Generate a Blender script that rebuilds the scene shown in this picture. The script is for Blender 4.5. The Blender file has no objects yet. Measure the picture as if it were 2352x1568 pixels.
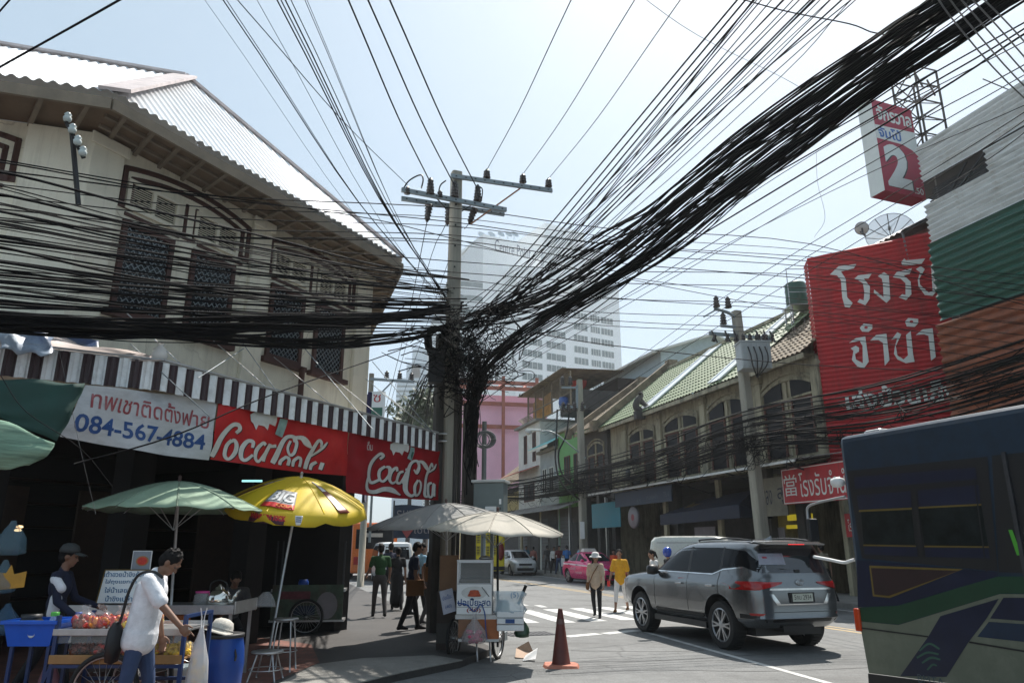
import bpy, math, random
import numpy as np
from mathutils import Vector, Matrix
C=bpy.context.scene; COL=C.collection
R=math.radians; PI=math.pi
rnd=random.Random(7)
# ---------------- camera, sky, sun, exposure
F=1664.0; H=1.68; PT=math.atan(472/1664); cp,sp=math.cos(PT),math.sin(PT)
cd=bpy.data.cameras.new('camera'); cam=bpy.data.objects.new('camera',cd); COL.objects.link(cam)
cam.location=(0,0,H); cam.rotation_euler=(PI/2+PT,0,0); cd.lens=F/2352*36; cd.sensor_width=36; cd.clip_end=3000; cd.clip_start=.05
C.camera=cam; HAZE=.0005
SUN_AZ,SUN_EL=R(26),R(57)
wd=bpy.data.worlds.new('World'); C.world=wd; wd.use_nodes=True; nt=wd.node_tree
sk=nt.nodes.new('ShaderNodeTexSky'); sk.sky_type='NISHITA'; sk.sun_disc=False; sk.sun_elevation=SUN_EL; sk.sun_rotation=SUN_AZ
sk.air_density=.85; sk.dust_density=1.8; sk.ozone_density=.4
bg=nt.nodes['Background']; smx=nt.nodes.new('ShaderNodeMix'); smx.data_type='RGBA'; smx.inputs[0].default_value=.62; smx.inputs[7].default_value=(3.5,4.55,5.2,1)   # thin overcast over the clear sky
nt.links.new(sk.outputs[0],smx.inputs[6]); nt.links.new(smx.outputs[2],bg.inputs[0]); bg.inputs[1].default_value=.10
sd=bpy.data.lights.new('sun','SUN'); so=bpy.data.objects.new('sun',sd); COL.objects.link(so)
sd.energy=4.5; sd.angle=R(.53); sd.color=(1,.95,.88)
so.rotation_euler=Vector((-math.sin(SUN_AZ)*math.cos(SUN_EL),-math.cos(SUN_AZ)*math.cos(SUN_EL),-math.sin(SUN_EL))).to_track_quat('-Z','Y').to_euler()
C.view_settings.view_transform='Standard'; C.view_settings.look='None'; C.view_settings.exposure=.74; C.view_settings.gamma=1
try:
    C.cycles.use_denoising=True; C.cycles.denoiser='OPENIMAGEDENOISE'; C.cycles.max_bounces=6; C.cycles.diffuse_bounces=3; C.cycles.transparent_max_bounces=8
except Exception: pass
# ---------------- geometry helpers (photo coordinates on a 2352-wide grid -> points in the place)
def ray(u,v):
    x=(u-1176)/F; y=(784-v)/F
    return (x,cp-y*sp,sp+y*cp)
def at(u,v,Y):
    d=ray(u,v); t=Y/d[1]; return Vector((d[0]*t,Y,H+d[2]*t))
def ath(u,v,z=0.0):
    d=ray(u,v); t=(z-H)/d[2]; return Vector((d[0]*t,d[1]*t,z))
class Fr:
    def __init__(s,ox,oy,az):
        a=R(az); s.o=(ox,oy); s.dx=(math.sin(a),math.cos(a)); s.dy=(-math.cos(a),math.sin(a)); s.rz=math.atan2(s.dx[1],s.dx[0])
    def w(s,x,y,z=0): return Vector((s.o[0]+s.dx[0]*x+s.dy[0]*y, s.o[1]+s.dx[1]*x+s.dy[1]*y, z))
    def pl(s,u,v,y=0.0):
        d=ray(u,v); n=s.dy; ox,oy=s.o[0]+n[0]*y,s.o[1]+n[1]*y
        t=(ox*n[0]+oy*n[1])/(d[0]*n[0]+d[1]*n[1]); X,Y=d[0]*t,d[1]*t
        return ((X-ox)*s.dx[0]+(Y-oy)*s.dx[1], H+d[2]*t)
    def loc(s,X,Y):
        X-=s.o[0];Y-=s.o[1]; return (X*s.dx[0]+Y*s.dx[1],X*s.dy[0]+Y*s.dy[1])
# ---------------- materials
MT={}
def mat(name,col,rough=.65,metal=0,ns=4,na=.18,bump=0,bs=None,stain=None,sa=.5,ss=1.2,spec=.5,coat=0,stretch=None):
    if name in MT: return MT[name]
    m=bpy.data.materials.new(name); m.use_nodes=True; t=m.node_tree; N=t.nodes; L=t.links; b=N['Principled BSDF']
    b.inputs['Roughness'].default_value=rough; b.inputs['Metallic'].default_value=metal
    b.inputs['Specular IOR Level'].default_value=spec
    if coat: b.inputs['Coat Weight'].default_value=coat; b.inputs['Coat Roughness'].default_value=.05
    tc=N.new('ShaderNodeTexCoord'); src=tc.outputs['Object']
    if stretch:
        mp=N.new('ShaderNodeMapping'); mp.inputs['Scale'].default_value=stretch; L.new(src,mp.inputs[0]); src=mp.outputs[0]
    nz=N.new('ShaderNodeTexNoise'); nz.inputs['Scale'].default_value=ns; nz.inputs['Detail'].default_value=6; nz.inputs['Roughness'].default_value=.65; L.new(src,nz.inputs['Vector'])
    mx=N.new('ShaderNodeMix'); mx.data_type='RGBA'
    mx.inputs[6].default_value=tuple(max(0,c*(1-na)) for c in col)+(1,); mx.inputs[7].default_value=tuple(min(1,c*(1+na)) for c in col)+(1,)
    rp=N.new('ShaderNodeMapRange'); rp.inputs[1].default_value=.3; rp.inputs[2].default_value=.7; L.new(nz.outputs[0],rp.inputs[0]); L.new(rp.outputs[0],mx.inputs[0])
    out=mx.outputs[2]
    if stain:
        n2=N.new('ShaderNodeTexNoise'); n2.inputs['Scale'].default_value=ss; n2.inputs['Detail'].default_value=8; n2.inputs['Roughness'].default_value=.7; L.new(src,n2.inputs['Vector'])
        r2=N.new('ShaderNodeMapRange'); r2.inputs[1].default_value=.48; r2.inputs[2].default_value=.72; r2.inputs[4].default_value=sa; L.new(n2.outputs[0],r2.inputs[0])
        m2=N.new('ShaderNodeMix'); m2.data_type='RGBA'; L.new(r2.outputs[0],m2.inputs[0]); L.new(out,m2.inputs[6]); m2.inputs[7].default_value=tuple(stain)+(1,); out=m2.outputs[2]
    L.new(out,b.inputs['Base Color'])
    if rough>.08 and metal<.9:
        rr=N.new('ShaderNodeMapRange'); rr.inputs[3].default_value=max(.02,rough-.1); rr.inputs[4].default_value=min(1,rough+.1); L.new(nz.outputs[0],rr.inputs[0]); L.new(rr.outputs[0],b.inputs['Roughness'])
    if bump:
        nb=N.new('ShaderNodeTexNoise'); nb.inputs['Scale'].default_value=bs or ns*6; nb.inputs['Detail'].default_value=5; L.new(src,nb.inputs['Vector'])
        bp=N.new('ShaderNodeBump'); bp.inputs['Strength'].default_value=bump; bp.inputs['Distance'].default_value=.02; L.new(nb.outputs[0],bp.inputs['Height']); L.new(bp.outputs[0],b.inputs['Normal'])
    MT[name]=m; return m
def glow(name,col,s):
    m=bpy.data.materials.new(name); m.use_nodes=True; b=m.node_tree.nodes['Principled BSDF']
    b.inputs['Base Color'].default_value=tuple(col)+(1,); b.inputs['Emission Color'].default_value=tuple(col)+(1,); b.inputs['Emission Strength'].default_value=s
    MT[name]=m; return m
def clear(name,col,alpha,rough=.1):
    m=bpy.data.materials.new(name); m.use_nodes=True; t=m.node_tree; b=t.nodes['Principled BSDF']
    b.inputs['Base Color'].default_value=tuple(col)+(1,); b.inputs['Roughness'].default_value=rough; b.inputs['Alpha'].default_value=alpha
    MT[name]=m; return m
# ---------------- mesh builder
_font=None
def textmesh(s,off=0,res=3):
    cu=bpy.data.curves.new('t','FONT'); cu.body=s; cu.size=1; cu.resolution_u=res; cu.offset=off; cu.fill_mode='FRONT'
    o=bpy.data.objects.new('t',cu); COL.objects.link(o)
    bpy.context.view_layer.update()
    me=bpy.data.meshes.new_from_object(o.evaluated_get(bpy.context.evaluated_depsgraph_get()))
    v=[tuple(p.co[:2]) for p in me.vertices]; f=[tuple(p.vertices) for p in me.polygons]
    bpy.data.objects.remove(o); bpy.data.curves.remove(cu); bpy.data.meshes.remove(me)
    return v,f
def crom(P,n):
    P=[np.array(p,float) for p in P]; 
    if len(P)<2: return P
    if len(P)==2: return [P[0]+(P[1]-P[0])*i/n for i in range(n+1)]
    Q=[2*P[0]-P[1]]+P+[2*P[-1]-P[-2]]; out=[]
    for i in range(1,len(Q)-2):
        a,b,c,d=Q[i-1:i+3]
        for k in range(n):
            t=k/n; out.append(.5*((2*b)+(c-a)*t+(2*a-5*b+4*c-d)*t*t+(3*b-a-3*c+d)*t**3))
    out.append(P[-1]); return out
class MB:
    def __init__(s): s.v=[];s.f=[];s.m=[];s.s=[]
    def add(s,V,Fs,mi=0,sm=False,M=None):
        b=len(s.v)
        if M is not None: V=[tuple(M@Vector(p)) for p in V]
        s.v+= [tuple(map(float,p)) for p in V]
        for f in Fs: s.f.append(tuple(b+i for i in f)); s.m.append(mi); s.s.append(sm)
        return s
    def box(s,cx,cy,cz,sx,sy,sz,mi=0,M=None,rz=0):
        x,y,z=sx/2,sy/2,sz/2
        V=[(-x,-y,-z),(x,-y,-z),(x,y,-z),(-x,y,-z),(-x,-y,z),(x,-y,z),(x,y,z),(-x,y,z)]
        T=Matrix.Translation((cx,cy,cz))@Matrix.Rotation(rz,4,'Z')
        if M is not None: T=M@T
        return s.add(V,[(0,3,2,1),(4,5,6,7),(0,1,5,4),(1,2,6,5),(2,3,7,6),(3,0,4,7)],mi,False,T)
    def b2(s,x0,x1,y0,y1,z0,z1,mi=0,M=None): return s.box((x0+x1)/2,(y0+y1)/2,(z0+z1)/2,abs(x1-x0),abs(y1-y0),abs(z1-z0),mi,M)
    def bar(s,p,q,w,h=None,mi=0,up=(0,0,1)):
        h=h or w; p=Vector(p);q=Vector(q); d=(q-p); L=d.length
        if L<1e-6: return s
        d/=L; u=Vector(up)
        if abs(d.dot(u))>.98: u=Vector((1,0,0))
        x=d.cross(u).normalized(); z=x.cross(d)
        M=Matrix((x,d,z)).transposed().to_4x4(); M.translation=(p+q)/2
        return s.box(0,0,0,w,L,h,mi,M)
    def tube(s,P,r,n=6,mi=0,sm=True,cap=True):
        P=[Vector(p) for p in P]; k=len(P); rr=r if isinstance(r,(list,tuple)) else [r]*k
        V=[];Fs=[]; ref=None
        for i,p in enumerate(P):
            d=(P[min(i+1,k-1)]-P[max(i-1,0)]); d=d.normalized() if d.length>1e-9 else Vector((0,0,1))
            if ref is None: ref=Vector((0,0,1)) if abs(d.z)<.9 else Vector((1,0,0))
            x=d.cross(ref); x=x.normalized() if x.length>1e-6 else Vector((1,0,0)); y=x.cross(d).normalized(); ref=y
            for j in range(n):
                a=2*PI*j/n; V.append(p+(x*math.cos(a)+y*math.sin(a))*rr[i])
        for i in range(k-1):
            for j in range(n): Fs.append((i*n+j,i*n+(j+1)%n,(i+1)*n+(j+1)%n,(i+1)*n+j))
        if cap: Fs+= [tuple(range(n)),tuple((k-1)*n+j for j in reversed(range(n)))]
        return s.add(V,Fs,mi,sm)
    def lathe(s,prof,n=16,mi=0,o=(0,0,0),M=None,sm=True,cap=False):
        V=[];Fs=[];k=len(prof)
        for r,z in prof:
            for j in range(n): a=2*PI*j/n; V.append((o[0]+r*math.cos(a),o[1]+r*math.sin(a),o[2]+z))
        for i in range(k-1):
            for j in range(n): Fs.append((i*n+j,i*n+(j+1)%n,(i+1)*n+(j+1)%n,(i+1)*n+j))
        if cap: Fs+=[tuple(reversed(range(n))),tuple((k-1)*n+j for j in range(n))]
        return s.add(V,Fs,mi,sm,M)
    def grid(s,fn,nu,nv,mi=0,sm=True):
        V=[fn(i/nu,j/nv) for i in range(nu+1) for j in range(nv+1)]
        Fs=[(i*(nv+1)+j,(i+1)*(nv+1)+j,(i+1)*(nv+1)+j+1,i*(nv+1)+j+1) for i in range(nu) for j in range(nv)]
        return s.add(V,Fs,mi,sm)
    def prism(s,poly,y0,y1,mi=0,M=None):  # polygon in (x,z), extruded along y
        n=len(poly); V=[(x,y0,z) for x,z in poly]+[(x,y1,z) for x,z in poly]
        A=sum(poly[i][0]*poly[(i+1)%n][1]-poly[(i+1)%n][0]*poly[i][1] for i in range(n))
        Fs=[tuple(range(n)),tuple(reversed(range(n,2*n)))]+[(i,i+n,(i+1)%n+n,(i+1)%n) for i in range(n)]
        if A<0: Fs=[tuple(reversed(f)) for f in Fs]
        return s.add(V,Fs,mi,False,M)
    def text(s,t,x0,z0,w,h,y=0,mi=0,off=0,M=None,slant=0,fn=None,keep=False):
        v,f=textmesh(t,off)
        if not v: return s
        xs=[p[0] for p in v]; zs=[p[1] for p in v]; a,b=min(xs),min(zs); sx=w/max(1e-6,max(xs)-a); sz=h/max(1e-6,max(zs)-b)
        if keep: sx=sz=min(sx,sz)
        V=[]
        for p in v:
            X,Z=(p[0]-a)*sx,(p[1]-b)*sz; X+=slant*Z
            V.append(fn(x0+X,z0+Z) if fn else (x0+X,y,z0+Z))
        return s.add(V,f,mi,False,M)
    def build(s,name,mats,parent=None,loc=(0,0,0),rz=0,bevel=0,sharp=None,bseg=2):
        me=bpy.data.meshes.new(name); me.from_pydata(s.v,[],s.f)
        for m in (mats if isinstance(mats,(list,tuple)) else [mats]): me.materials.append(m)
        me.polygons.foreach_set('material_index',s.m); me.polygons.foreach_set('use_smooth',s.s); me.update()
        if sharp: me.set_sharp_from_angle(angle=R(sharp))
        o=bpy.data.objects.new(name,me); COL.objects.link(o); o.location=loc; o.rotation_euler=(0,0,rz)
        if parent: o.parent=parent
        if bevel:
            b=o.modifiers.new('b','BEVEL'); b.width=bevel; b.segments=bseg; b.limit_method='ANGLE'; b.angle_limit=R(50)
        return o
def tag(o,label=None,cat=None,group=None,kind=None):
    for k,v in (('label',label),('category',cat),('group',group),('kind',kind)):
        if v: o[k]=v
    return o
def thing(name,label,cat,loc=(0,0,0),rz=0,group=None):
    o=bpy.data.objects.new(name,None); COL.objects.link(o); o.location=loc; o.rotation_euler=(0,0,rz); o.empty_display_size=.2
    return tag(o,label,cat,group)
def copy_tree(o,parent=None):
    c=o.copy(); COL.objects.link(c); c.parent=parent
    for ch in list(o.children): copy_tree(ch,c)
    return c
def bake(o):   # apply the modifiers
    bpy.context.view_layer.update()
    me=bpy.data.meshes.new_from_object(o.evaluated_get(bpy.context.evaluated_depsgraph_get())); old=o.data; o.modifiers.clear(); o.data=me
    bpy.data.meshes.remove(old); return o
def corr(mb,poly,e0,e1,pitch,amp,mi=0,sub=6,thick=0,sq=False,alt=None):
    """corrugated sheet over a flat convex outline; ribs run at right angles to the edge e0-e1"""
    e0,e1=Vector(e0),Vector(e1); s=(e1-e0).normalized(); P=[Vector(p) for p in poly]
    n=Vector((0,0,0))
    for i in range(len(P)): n+= (P[i]-P[0]).cross(P[(i+1)%len(P)]-P[0])
    n.normalize()
    if n.z<-1e-3: n=-n
    t=n.cross(s).normalized(); Q=[((p-e0).dot(s),(p-e0).dot(t)) for p in P]
    a,b=min(q[0] for q in Q),max(q[0] for q in Q); N=max(2,int((b-a)/pitch*sub)); prev=None
    for i in range(N+1):
        x=a+(b-a)*min(max(i/N,1e-5),1-1e-5); ts=[]
        for j in range(len(Q)):
            p,q=Q[j],Q[(j+1)%len(Q)]
            if (p[0]-x)*(q[0]-x)<=0 and abs(p[0]-q[0])>1e-9: ts.append(p[1]+(q[1]-p[1])*(x-p[0])/(q[0]-p[0]))
        if len(ts)<2: prev=None; continue
        ph=(x-a)/pitch; w=math.cos(2*PI*ph); 
        if sq: w=max(-1,min(1,w*2.2))
        lo,hi=min(ts),max(ts); A=e0+s*x+t*lo+n*(amp*w); B=e0+s*x+t*hi+n*(amp*w)
        if prev:
            m=mi if alt is None else (alt[0] if (ph%2)<1 else alt[1])
            mb.add([prev[0],A,B,prev[1]],[(0,1,2,3)],m,not sq)
        prev=(A,B)
def stroke(mb,fn,P,mi,n=6,close=False):   # calligraphic stroke: (u,v,width) points, smoothed, laid on a surface by fn(u,v)
    S=crom(P,n); V=[];Fs=[]
    for i,p in enumerate(S):
        d=S[min(i+1,len(S)-1)][:2]-S[max(i-1,0)][:2]; L=np.hypot(*d) or 1; nx,ny=-d[1]/L,d[0]/L; w=p[2]/2
        mb.k=getattr(mb,'k',0)+1; V+= [fn(p[0]+nx*w,p[1]+ny*w,mb.k),fn(p[0]-nx*w,p[1]-ny*w,mb.k)]
    for i in range(len(S)-1): Fs.append((2*i,2*i+1,2*i+3,2*i+2))
    mb.add(V,Fs,mi)
# ================= materials
mat('asphalt',(.165,.168,.165),.85,ns=.7,na=.16,bump=.5,bs=60,stain=(.11,.112,.11),sa=.6,ss=.35)
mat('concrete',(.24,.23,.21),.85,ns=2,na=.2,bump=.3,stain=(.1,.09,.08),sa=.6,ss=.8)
mat('shadepave',(.052,.048,.045),.8,ns=2,na=.25,bump=.3,stain=(.025,.024,.024),sa=.7,ss=.7)  # left pavement: shade put into the dark base colour, random stains over it
mat('whitepaint',(.55,.55,.53),.7,ns=6,na=.12,stain=(.16,.16,.155),sa=.85,ss=3)
mat('yellowpaint',(.42,.3,.14),.7,ns=6,na=.12,stain=(.16,.15,.13),sa=.9,ss=2.5)
mat('plaster',(.83,.77,.62),.8,ns=1.5,na=.1,bump=.1,stain=(.48,.42,.32),sa=.55,ss=.9,stretch=(1.6,1.6,.5))
mat('plaster_trim',(.80,.74,.60),.8,ns=3,na=.1,stain=(.5,.43,.33),sa=.5,ss=1.5)
mat('maroon',(.07,.027,.02),.6,ns=5,na=.2,stain=(.04,.02,.015))
mat('soffit',(.18,.125,.08),.8,ns=2,na=.2,stain=(.12,.07,.04),sa=.6)
mat('roofwhite',(.78,.79,.8),.38,ns=1.5,na=.05,stain=(.55,.5,.48),sa=.4,ss=.9)
mat('ridgepink',(.6,.52,.5),.6,ns=4,na=.2)
mat('darkpane',(.012,.016,.022),.12,ns=3,na=.4,stain=(.06,.07,.07),sa=.7,ss=1.5)
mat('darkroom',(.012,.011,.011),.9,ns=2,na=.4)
mat('darkwood',(.035,.022,.016),.7,ns=6,na=.3)
mat('stripewhite',(.78,.8,.8),.5,ns=5,na=.08,stain=(.3,.28,.25),sa=.6,ss=4)
mat('stripebrown',(.032,.013,.015),.5,ns=5,na=.15)
mat('steel',(.45,.45,.45),.35,.8,ns=8,na=.15)
mat('darksteel',(.05,.05,.055),.5,.4,ns=8,na=.3)
mat('galv',(.22,.25,.26),.5,.5,ns=6,na=.15)
mat('black',(.008,.008,.009),.5,ns=8,na=.2)
mat('cablemat',(.006,.006,.007),.8,ns=2,na=.3,spec=.12)
mat('porcelain',(.03,.022,.02),.25,ns=8,na=.2)
mat('white',(.72,.72,.71),.5,ns=4,na=.06)
mat('polecon',(.30,.28,.23),.85,ns=3,na=.12,bump=.2,stain=(.16,.14,.11),sa=.5,stretch=(1,1,.2))
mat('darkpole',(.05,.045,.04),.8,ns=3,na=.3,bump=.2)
mat('red',(.42,.012,.015),.5,ns=3,na=.12,stain=(.22,.004,.008),sa=.6,ss=2)
mat('blue',(.01,.06,.32),.4,ns=4,na=.15)
mat('greycloth',(.30,.29,.27),.9,ns=6,na=.15,bump=.2)
def streak(m,col,amt,sc=(7,7,.35),lo=.52):
    t=m.node_tree; b=t.nodes['Principled BSDF']; src=b.inputs['Base Color'].links[0].from_socket; tc=t.nodes.new('ShaderNodeTexCoord'); mp=t.nodes.new('ShaderNodeMapping'); mp.inputs['Scale'].default_value=sc
    n=t.nodes.new('ShaderNodeTexNoise'); n.inputs['Scale'].default_value=1; n.inputs['Detail'].default_value=7; n.inputs['Roughness'].default_value=.7
    r=t.nodes.new('ShaderNodeMapRange'); r.inputs[1].default_value=lo; r.inputs[2].default_value=lo+.22; r.inputs[4].default_value=amt
    x=t.nodes.new('ShaderNodeMix'); x.data_type='RGBA'; x.inputs[7].default_value=tuple(col)+(1,)
    t.links.new(tc.outputs['Object'],mp.inputs[0]); t.links.new(mp.outputs[0],n.inputs['Vector']); t.links.new(n.outputs[0],r.inputs[0]); t.links.new(src,x.inputs[6]); t.links.new(r.outputs[0],x.inputs[0]); t.links.new(x.outputs[2],b.inputs['Base Color'])
def cracks(m,col,sc=.55,w=.012):
    t=m.node_tree; b=t.nodes['Principled BSDF']; src=b.inputs['Base Color'].links[0].from_socket; tc=t.nodes.new('ShaderNodeTexCoord'); nz=t.nodes.new('ShaderNodeTexNoise'); nz.inputs['Scale'].default_value=1.6; nz.inputs['Detail'].default_value=5
    va=t.nodes.new('ShaderNodeVectorMath'); va.operation='MULTIPLY_ADD'; va.inputs[1].default_value=(.5,.5,.5); t.links.new(nz.outputs['Color'],va.inputs[0]); t.links.new(tc.outputs['Object'],va.inputs[2]); t.links.new(tc.outputs['Object'],nz.inputs['Vector'])
    v=t.nodes.new('ShaderNodeTexVoronoi'); v.feature='DISTANCE_TO_EDGE'; v.inputs['Scale'].default_value=sc; t.links.new(va.outputs[0],v.inputs['Vector'])
    r=t.nodes.new('ShaderNodeMapRange'); r.inputs[1].default_value=0; r.inputs[2].default_value=w; r.inputs[3].default_value=.75; r.inputs[4].default_value=0; t.links.new(v.outputs['Distance'],r.inputs[0])
    n2=t.nodes.new('ShaderNodeTexNoise'); n2.inputs['Scale'].default_value=.45; r2=t.nodes.new('ShaderNodeMapRange'); r2.inputs[1].default_value=.47; r2.inputs[2].default_value=.56; t.links.new(tc.outputs['Object'],n2.inputs['Vector']); t.links.new(n2.outputs[0],r2.inputs[0])
    mu=t.nodes.new('ShaderNodeMath'); mu.operation='MULTIPLY'; t.links.new(r.outputs[0],mu.inputs[0]); t.links.new(r2.outputs[0],mu.inputs[1])
    x=t.nodes.new('ShaderNodeMix'); x.data_type='RGBA'; x.inputs[7].default_value=tuple(col)+(1,); t.links.new(src,x.inputs[6]); t.links.new(mu.outputs[0],x.inputs[0]); t.links.new(x.outputs[2],b.inputs['Base Color'])
cracks(MT['asphalt'],(.05,.05,.05)); streak(MT['asphalt'],(.09,.088,.085),.75,(.16,.55,1),.50); streak(MT['asphalt'],(.215,.215,.21),.5,(.9,.12,1),.55)
streak(MT['plaster'],(.36,.31,.23),.42); streak(MT['plaster_trim'],(.36,.30,.22),.5); streak(MT['roofwhite'],(.50,.44,.38),.45,(1.2,1.2,1.2),.56); streak(MT['polecon'],(.12,.11,.09),.6,(14,14,.6)); cracks(MT['plaster'],(.4,.34,.26),.8,.008)
def brickmat(name,c1,c2,mo,sc,rough=.85,w=.5,h=.25,ms=.02):
    m=bpy.data.materials.new(name); m.use_nodes=True; t=m.node_tree; b=t.nodes['Principled BSDF']; b.inputs['Roughness'].default_value=rough
    tc=t.nodes.new('ShaderNodeTexCoord'); br=t.nodes.new('ShaderNodeTexBrick'); nz=t.nodes.new('ShaderNodeTexNoise'); nz.inputs['Scale'].default_value=2.2; nz.inputs['Detail'].default_value=6
    t.links.new(tc.outputs['Object'],br.inputs['Vector']); t.links.new(tc.outputs['Object'],nz.inputs['Vector'])
    br.inputs['Color1'].default_value=c1+(1,); br.inputs['Color2'].default_value=c2+(1,); br.inputs['Mortar'].default_value=mo+(1,)
    br.inputs['Scale'].default_value=sc; br.inputs['Brick Width'].default_value=w; br.inputs['Row Height'].default_value=h; br.inputs['Mortar Size'].default_value=ms
    mx=t.nodes.new('ShaderNodeMix'); mx.data_type='RGBA'; mx.blend_type='MULTIPLY'; mx.inputs[0].default_value=.7
    rp=t.nodes.new('ShaderNodeValToRGB'); rp.color_ramp.elements[0].position=.35; rp.color_ramp.elements[0].color=(.45,.43,.42,1); rp.color_ramp.elements[1].position=.65
    t.links.new(nz.outputs[0],rp.inputs[0]); t.links.new(br.outputs[0],mx.inputs[6]); t.links.new(rp.outputs[0],mx.inputs[7]); t.links.new(mx.outputs[2],b.inputs['Base Color']); MT[name]=m; return m
def speckle(m,scale,amt):
    t=m.node_tree; b=t.nodes['Principled BSDF']; src=b.inputs['Base Color'].links[0].from_socket; tc=t.nodes.new('ShaderNodeTexCoord'); n=t.nodes.new('ShaderNodeTexNoise'); n.inputs['Scale'].default_value=scale; n.inputs['Detail'].default_value=3; n.inputs['Roughness'].default_value=.8
    r=t.nodes.new('ShaderNodeMapRange'); r.inputs[1].default_value=.3; r.inputs[2].default_value=.7; r.inputs[3].default_value=1-amt; r.inputs[4].default_value=1+amt
    x=t.nodes.new('ShaderNodeMix'); x.data_type='RGBA'; x.blend_type='MULTIPLY'; x.inputs[0].default_value=1; t.links.new(tc.outputs['Object'],n.inputs['Vector']); t.links.new(n.outputs[0],r.inputs[0]); t.links.new(src,x.inputs[6]); t.links.new(r.outputs[0],x.inputs[7]); t.links.new(x.outputs[2],b.inputs['Base Color'])
speckle(M['asphalt'] if 0 else MT['asphalt'],38,.30); speckle(MT['asphalt'],3.1,.16); speckle(MT['concrete'],45,.2); speckle(MT['shadepave'],40,.3)
brickmat('redtiles',(.24,.10,.075),(.19,.085,.065),(.12,.09,.08),2.2,w=.5,h=.5)
M=MT
# ================= ground, pavements, markings
def struct(name,mb,mats,**k): return tag(mb.build(name,mats,**k),kind='structure')
g=MB(); g.add([(-700,-60,0),(700,-60,0),(700,1400,0),(-700,1400,0)],[(0,1,2,3)]); struct('ground',g,M['asphalt'])
def slab(poly,z0,z1,name,m,bev=0.02):
    b=MB(); n=len(poly); b.add([(x,y,z0) for x,y in poly]+[(x,y,z1) for x,y in poly],[tuple(range(n,2*n))]+[(i,(i+1)%n,(i+1)%n+n,i+n) for i in range(n)]); return struct(name,b,m)
dS=(-.309,.951); Kc=(-.3,12.75)
slab([(-22,1.5),(-2.55,1.5),(-2.5,6.5),(-2.2,9.0),(-1.5,10.3),(-.75,11.4),Kc,(Kc[0]+dS[0]*60,Kc[1]+dS[1]*60),(-40,70)],-.02,.1,'pavement',M['shadepave'])
slab([(-2.9,7.5),(-2.45,7.5),(-2.15,9.05),(-1.45,10.35),(-.72,11.42),(-1.2,11.9),(-2.2,11.6),(-2.75,11.0)],.09,.1045,'paved_path',M['concrete'])  # sunlit part of the same pavement, painted as a lighter concrete patch
slab([(-21.5,2),(-3.2,2),(-3.05,8.5),(-2.75,11.2),(-3.4,13.2),(-7,16),(-21,14)],.09,.105,'paved_path',M['redtiles'])
RF=Fr(5.8,41.6,162.9)
slab([tuple(RF.w(a,b)[:2]) for a,b in [(-70,-2.3),(34,-2.3),(34,1),(-70,1)]],-.02,.15,'pavement',M['concrete'])
mk=MB(); d=Vector((.2756,-.961,0)); p=Vector((.961,.2756,0)); A=Vector((.1,21.3,.004))
for k in range(-1,9):
    a=A+p*(.8*k)+Vector((.0,.12*k,0)); L=3.6 if k>=0 else 3.3
    N=12
    for i in range(N):
        a0=a+d*(L*i/N); a1=a+d*(L*(i+1)/N); j=lambda: rnd.uniform(-.015,.015)
        mk.add([a0+p*j(),a0+p*(.42+j()),a1+p*(.42+j()),a1+p*j()],[(3,2,1,0)])
for (q0,q1) in [((1310,1463),(1385,1456)),((1400,1456),(1475,1448))]:
    a,b=ath(*q0),ath(*q1); e=(b-a).normalized(); n=Vector((-e.y,e.x,0))*.26
    mk.add([a+Vector((0,0,.004)),b+Vector((0,0,.004)),b+n+Vector((0,0,.004)),a+n+Vector((0,0,.004))],[(0,1,2,3)])
z4=Vector((0,0,.004))
def line(mb,a,b,w,mi=0,z=z4):
    a,b=Vector(a),Vector(b); e=(b-a).normalized(); n=Vector((-e.y,e.x,0))*w/2; mb.add([a-n+z,b-n+z,b+n+z,a+n+z],[(0,1,2,3)],mi)
line(mk,(2.75,16,0),(4.6,7.8,0),.11)
line(mk,(.2,23.7,0),(.42,23.0,0),.22); line(mk,(.75,23.2,0),(.95,22.4,0),.2)
line(mk,(-6.5,60,0),(7.5,14.5,0),.13,1); line(mk,(-6.2,60,0),(7.8,14.5,0),.1,1)
line(mk,tuple(RF.w(-60,-2.75)),tuple(RF.w(30,-2.75)),.12)
struct('road_marking',mk,[M['whitepaint'],M['yellowpaint']])
# tar repairs and tyre marks on the road
tr=MB()
mat('tar',(.075,.075,.075),.75,ns=5,na=.3)
for P in [[(.5,10.8),(2.0,11.2),(3.6,11.1),(6,11.6)],[(.3,11.9),(2.2,12.1),(4.5,12.9)],[(1.0,13.2),(2.6,13.1),(3.6,13.4)],[(.2,17.2),(1.4,16.6),(2.4,16.5)],[(0.3,28),(2.5,25),(4,24)],[(-.5,33),(1.5,30)]]:
    Q=crom([(x,y) for x,y in P],8)
    for a,b in zip(Q[:-1],Q[1:]): line(tr,(a[0],a[1],0),(b[0],b[1],0),rnd.uniform(.02,.05),0,Vector((0,0,.003)))
struct('road_surface_marks',tr,M['tar'])
b=MB(); b.box(0,0,.004,.95,.62,.012,0,rz=0)
for i in range(9): b.box(-.4+.1*i,0,.012,.03,.5,.008,1)
tag(b.build('drain_grate',[M['darksteel'],M['tar']],loc=tuple(ath(1215,1455)),rz=.3),'flat iron drain grate in the road between cart and crosswalk','drain grate')
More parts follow.
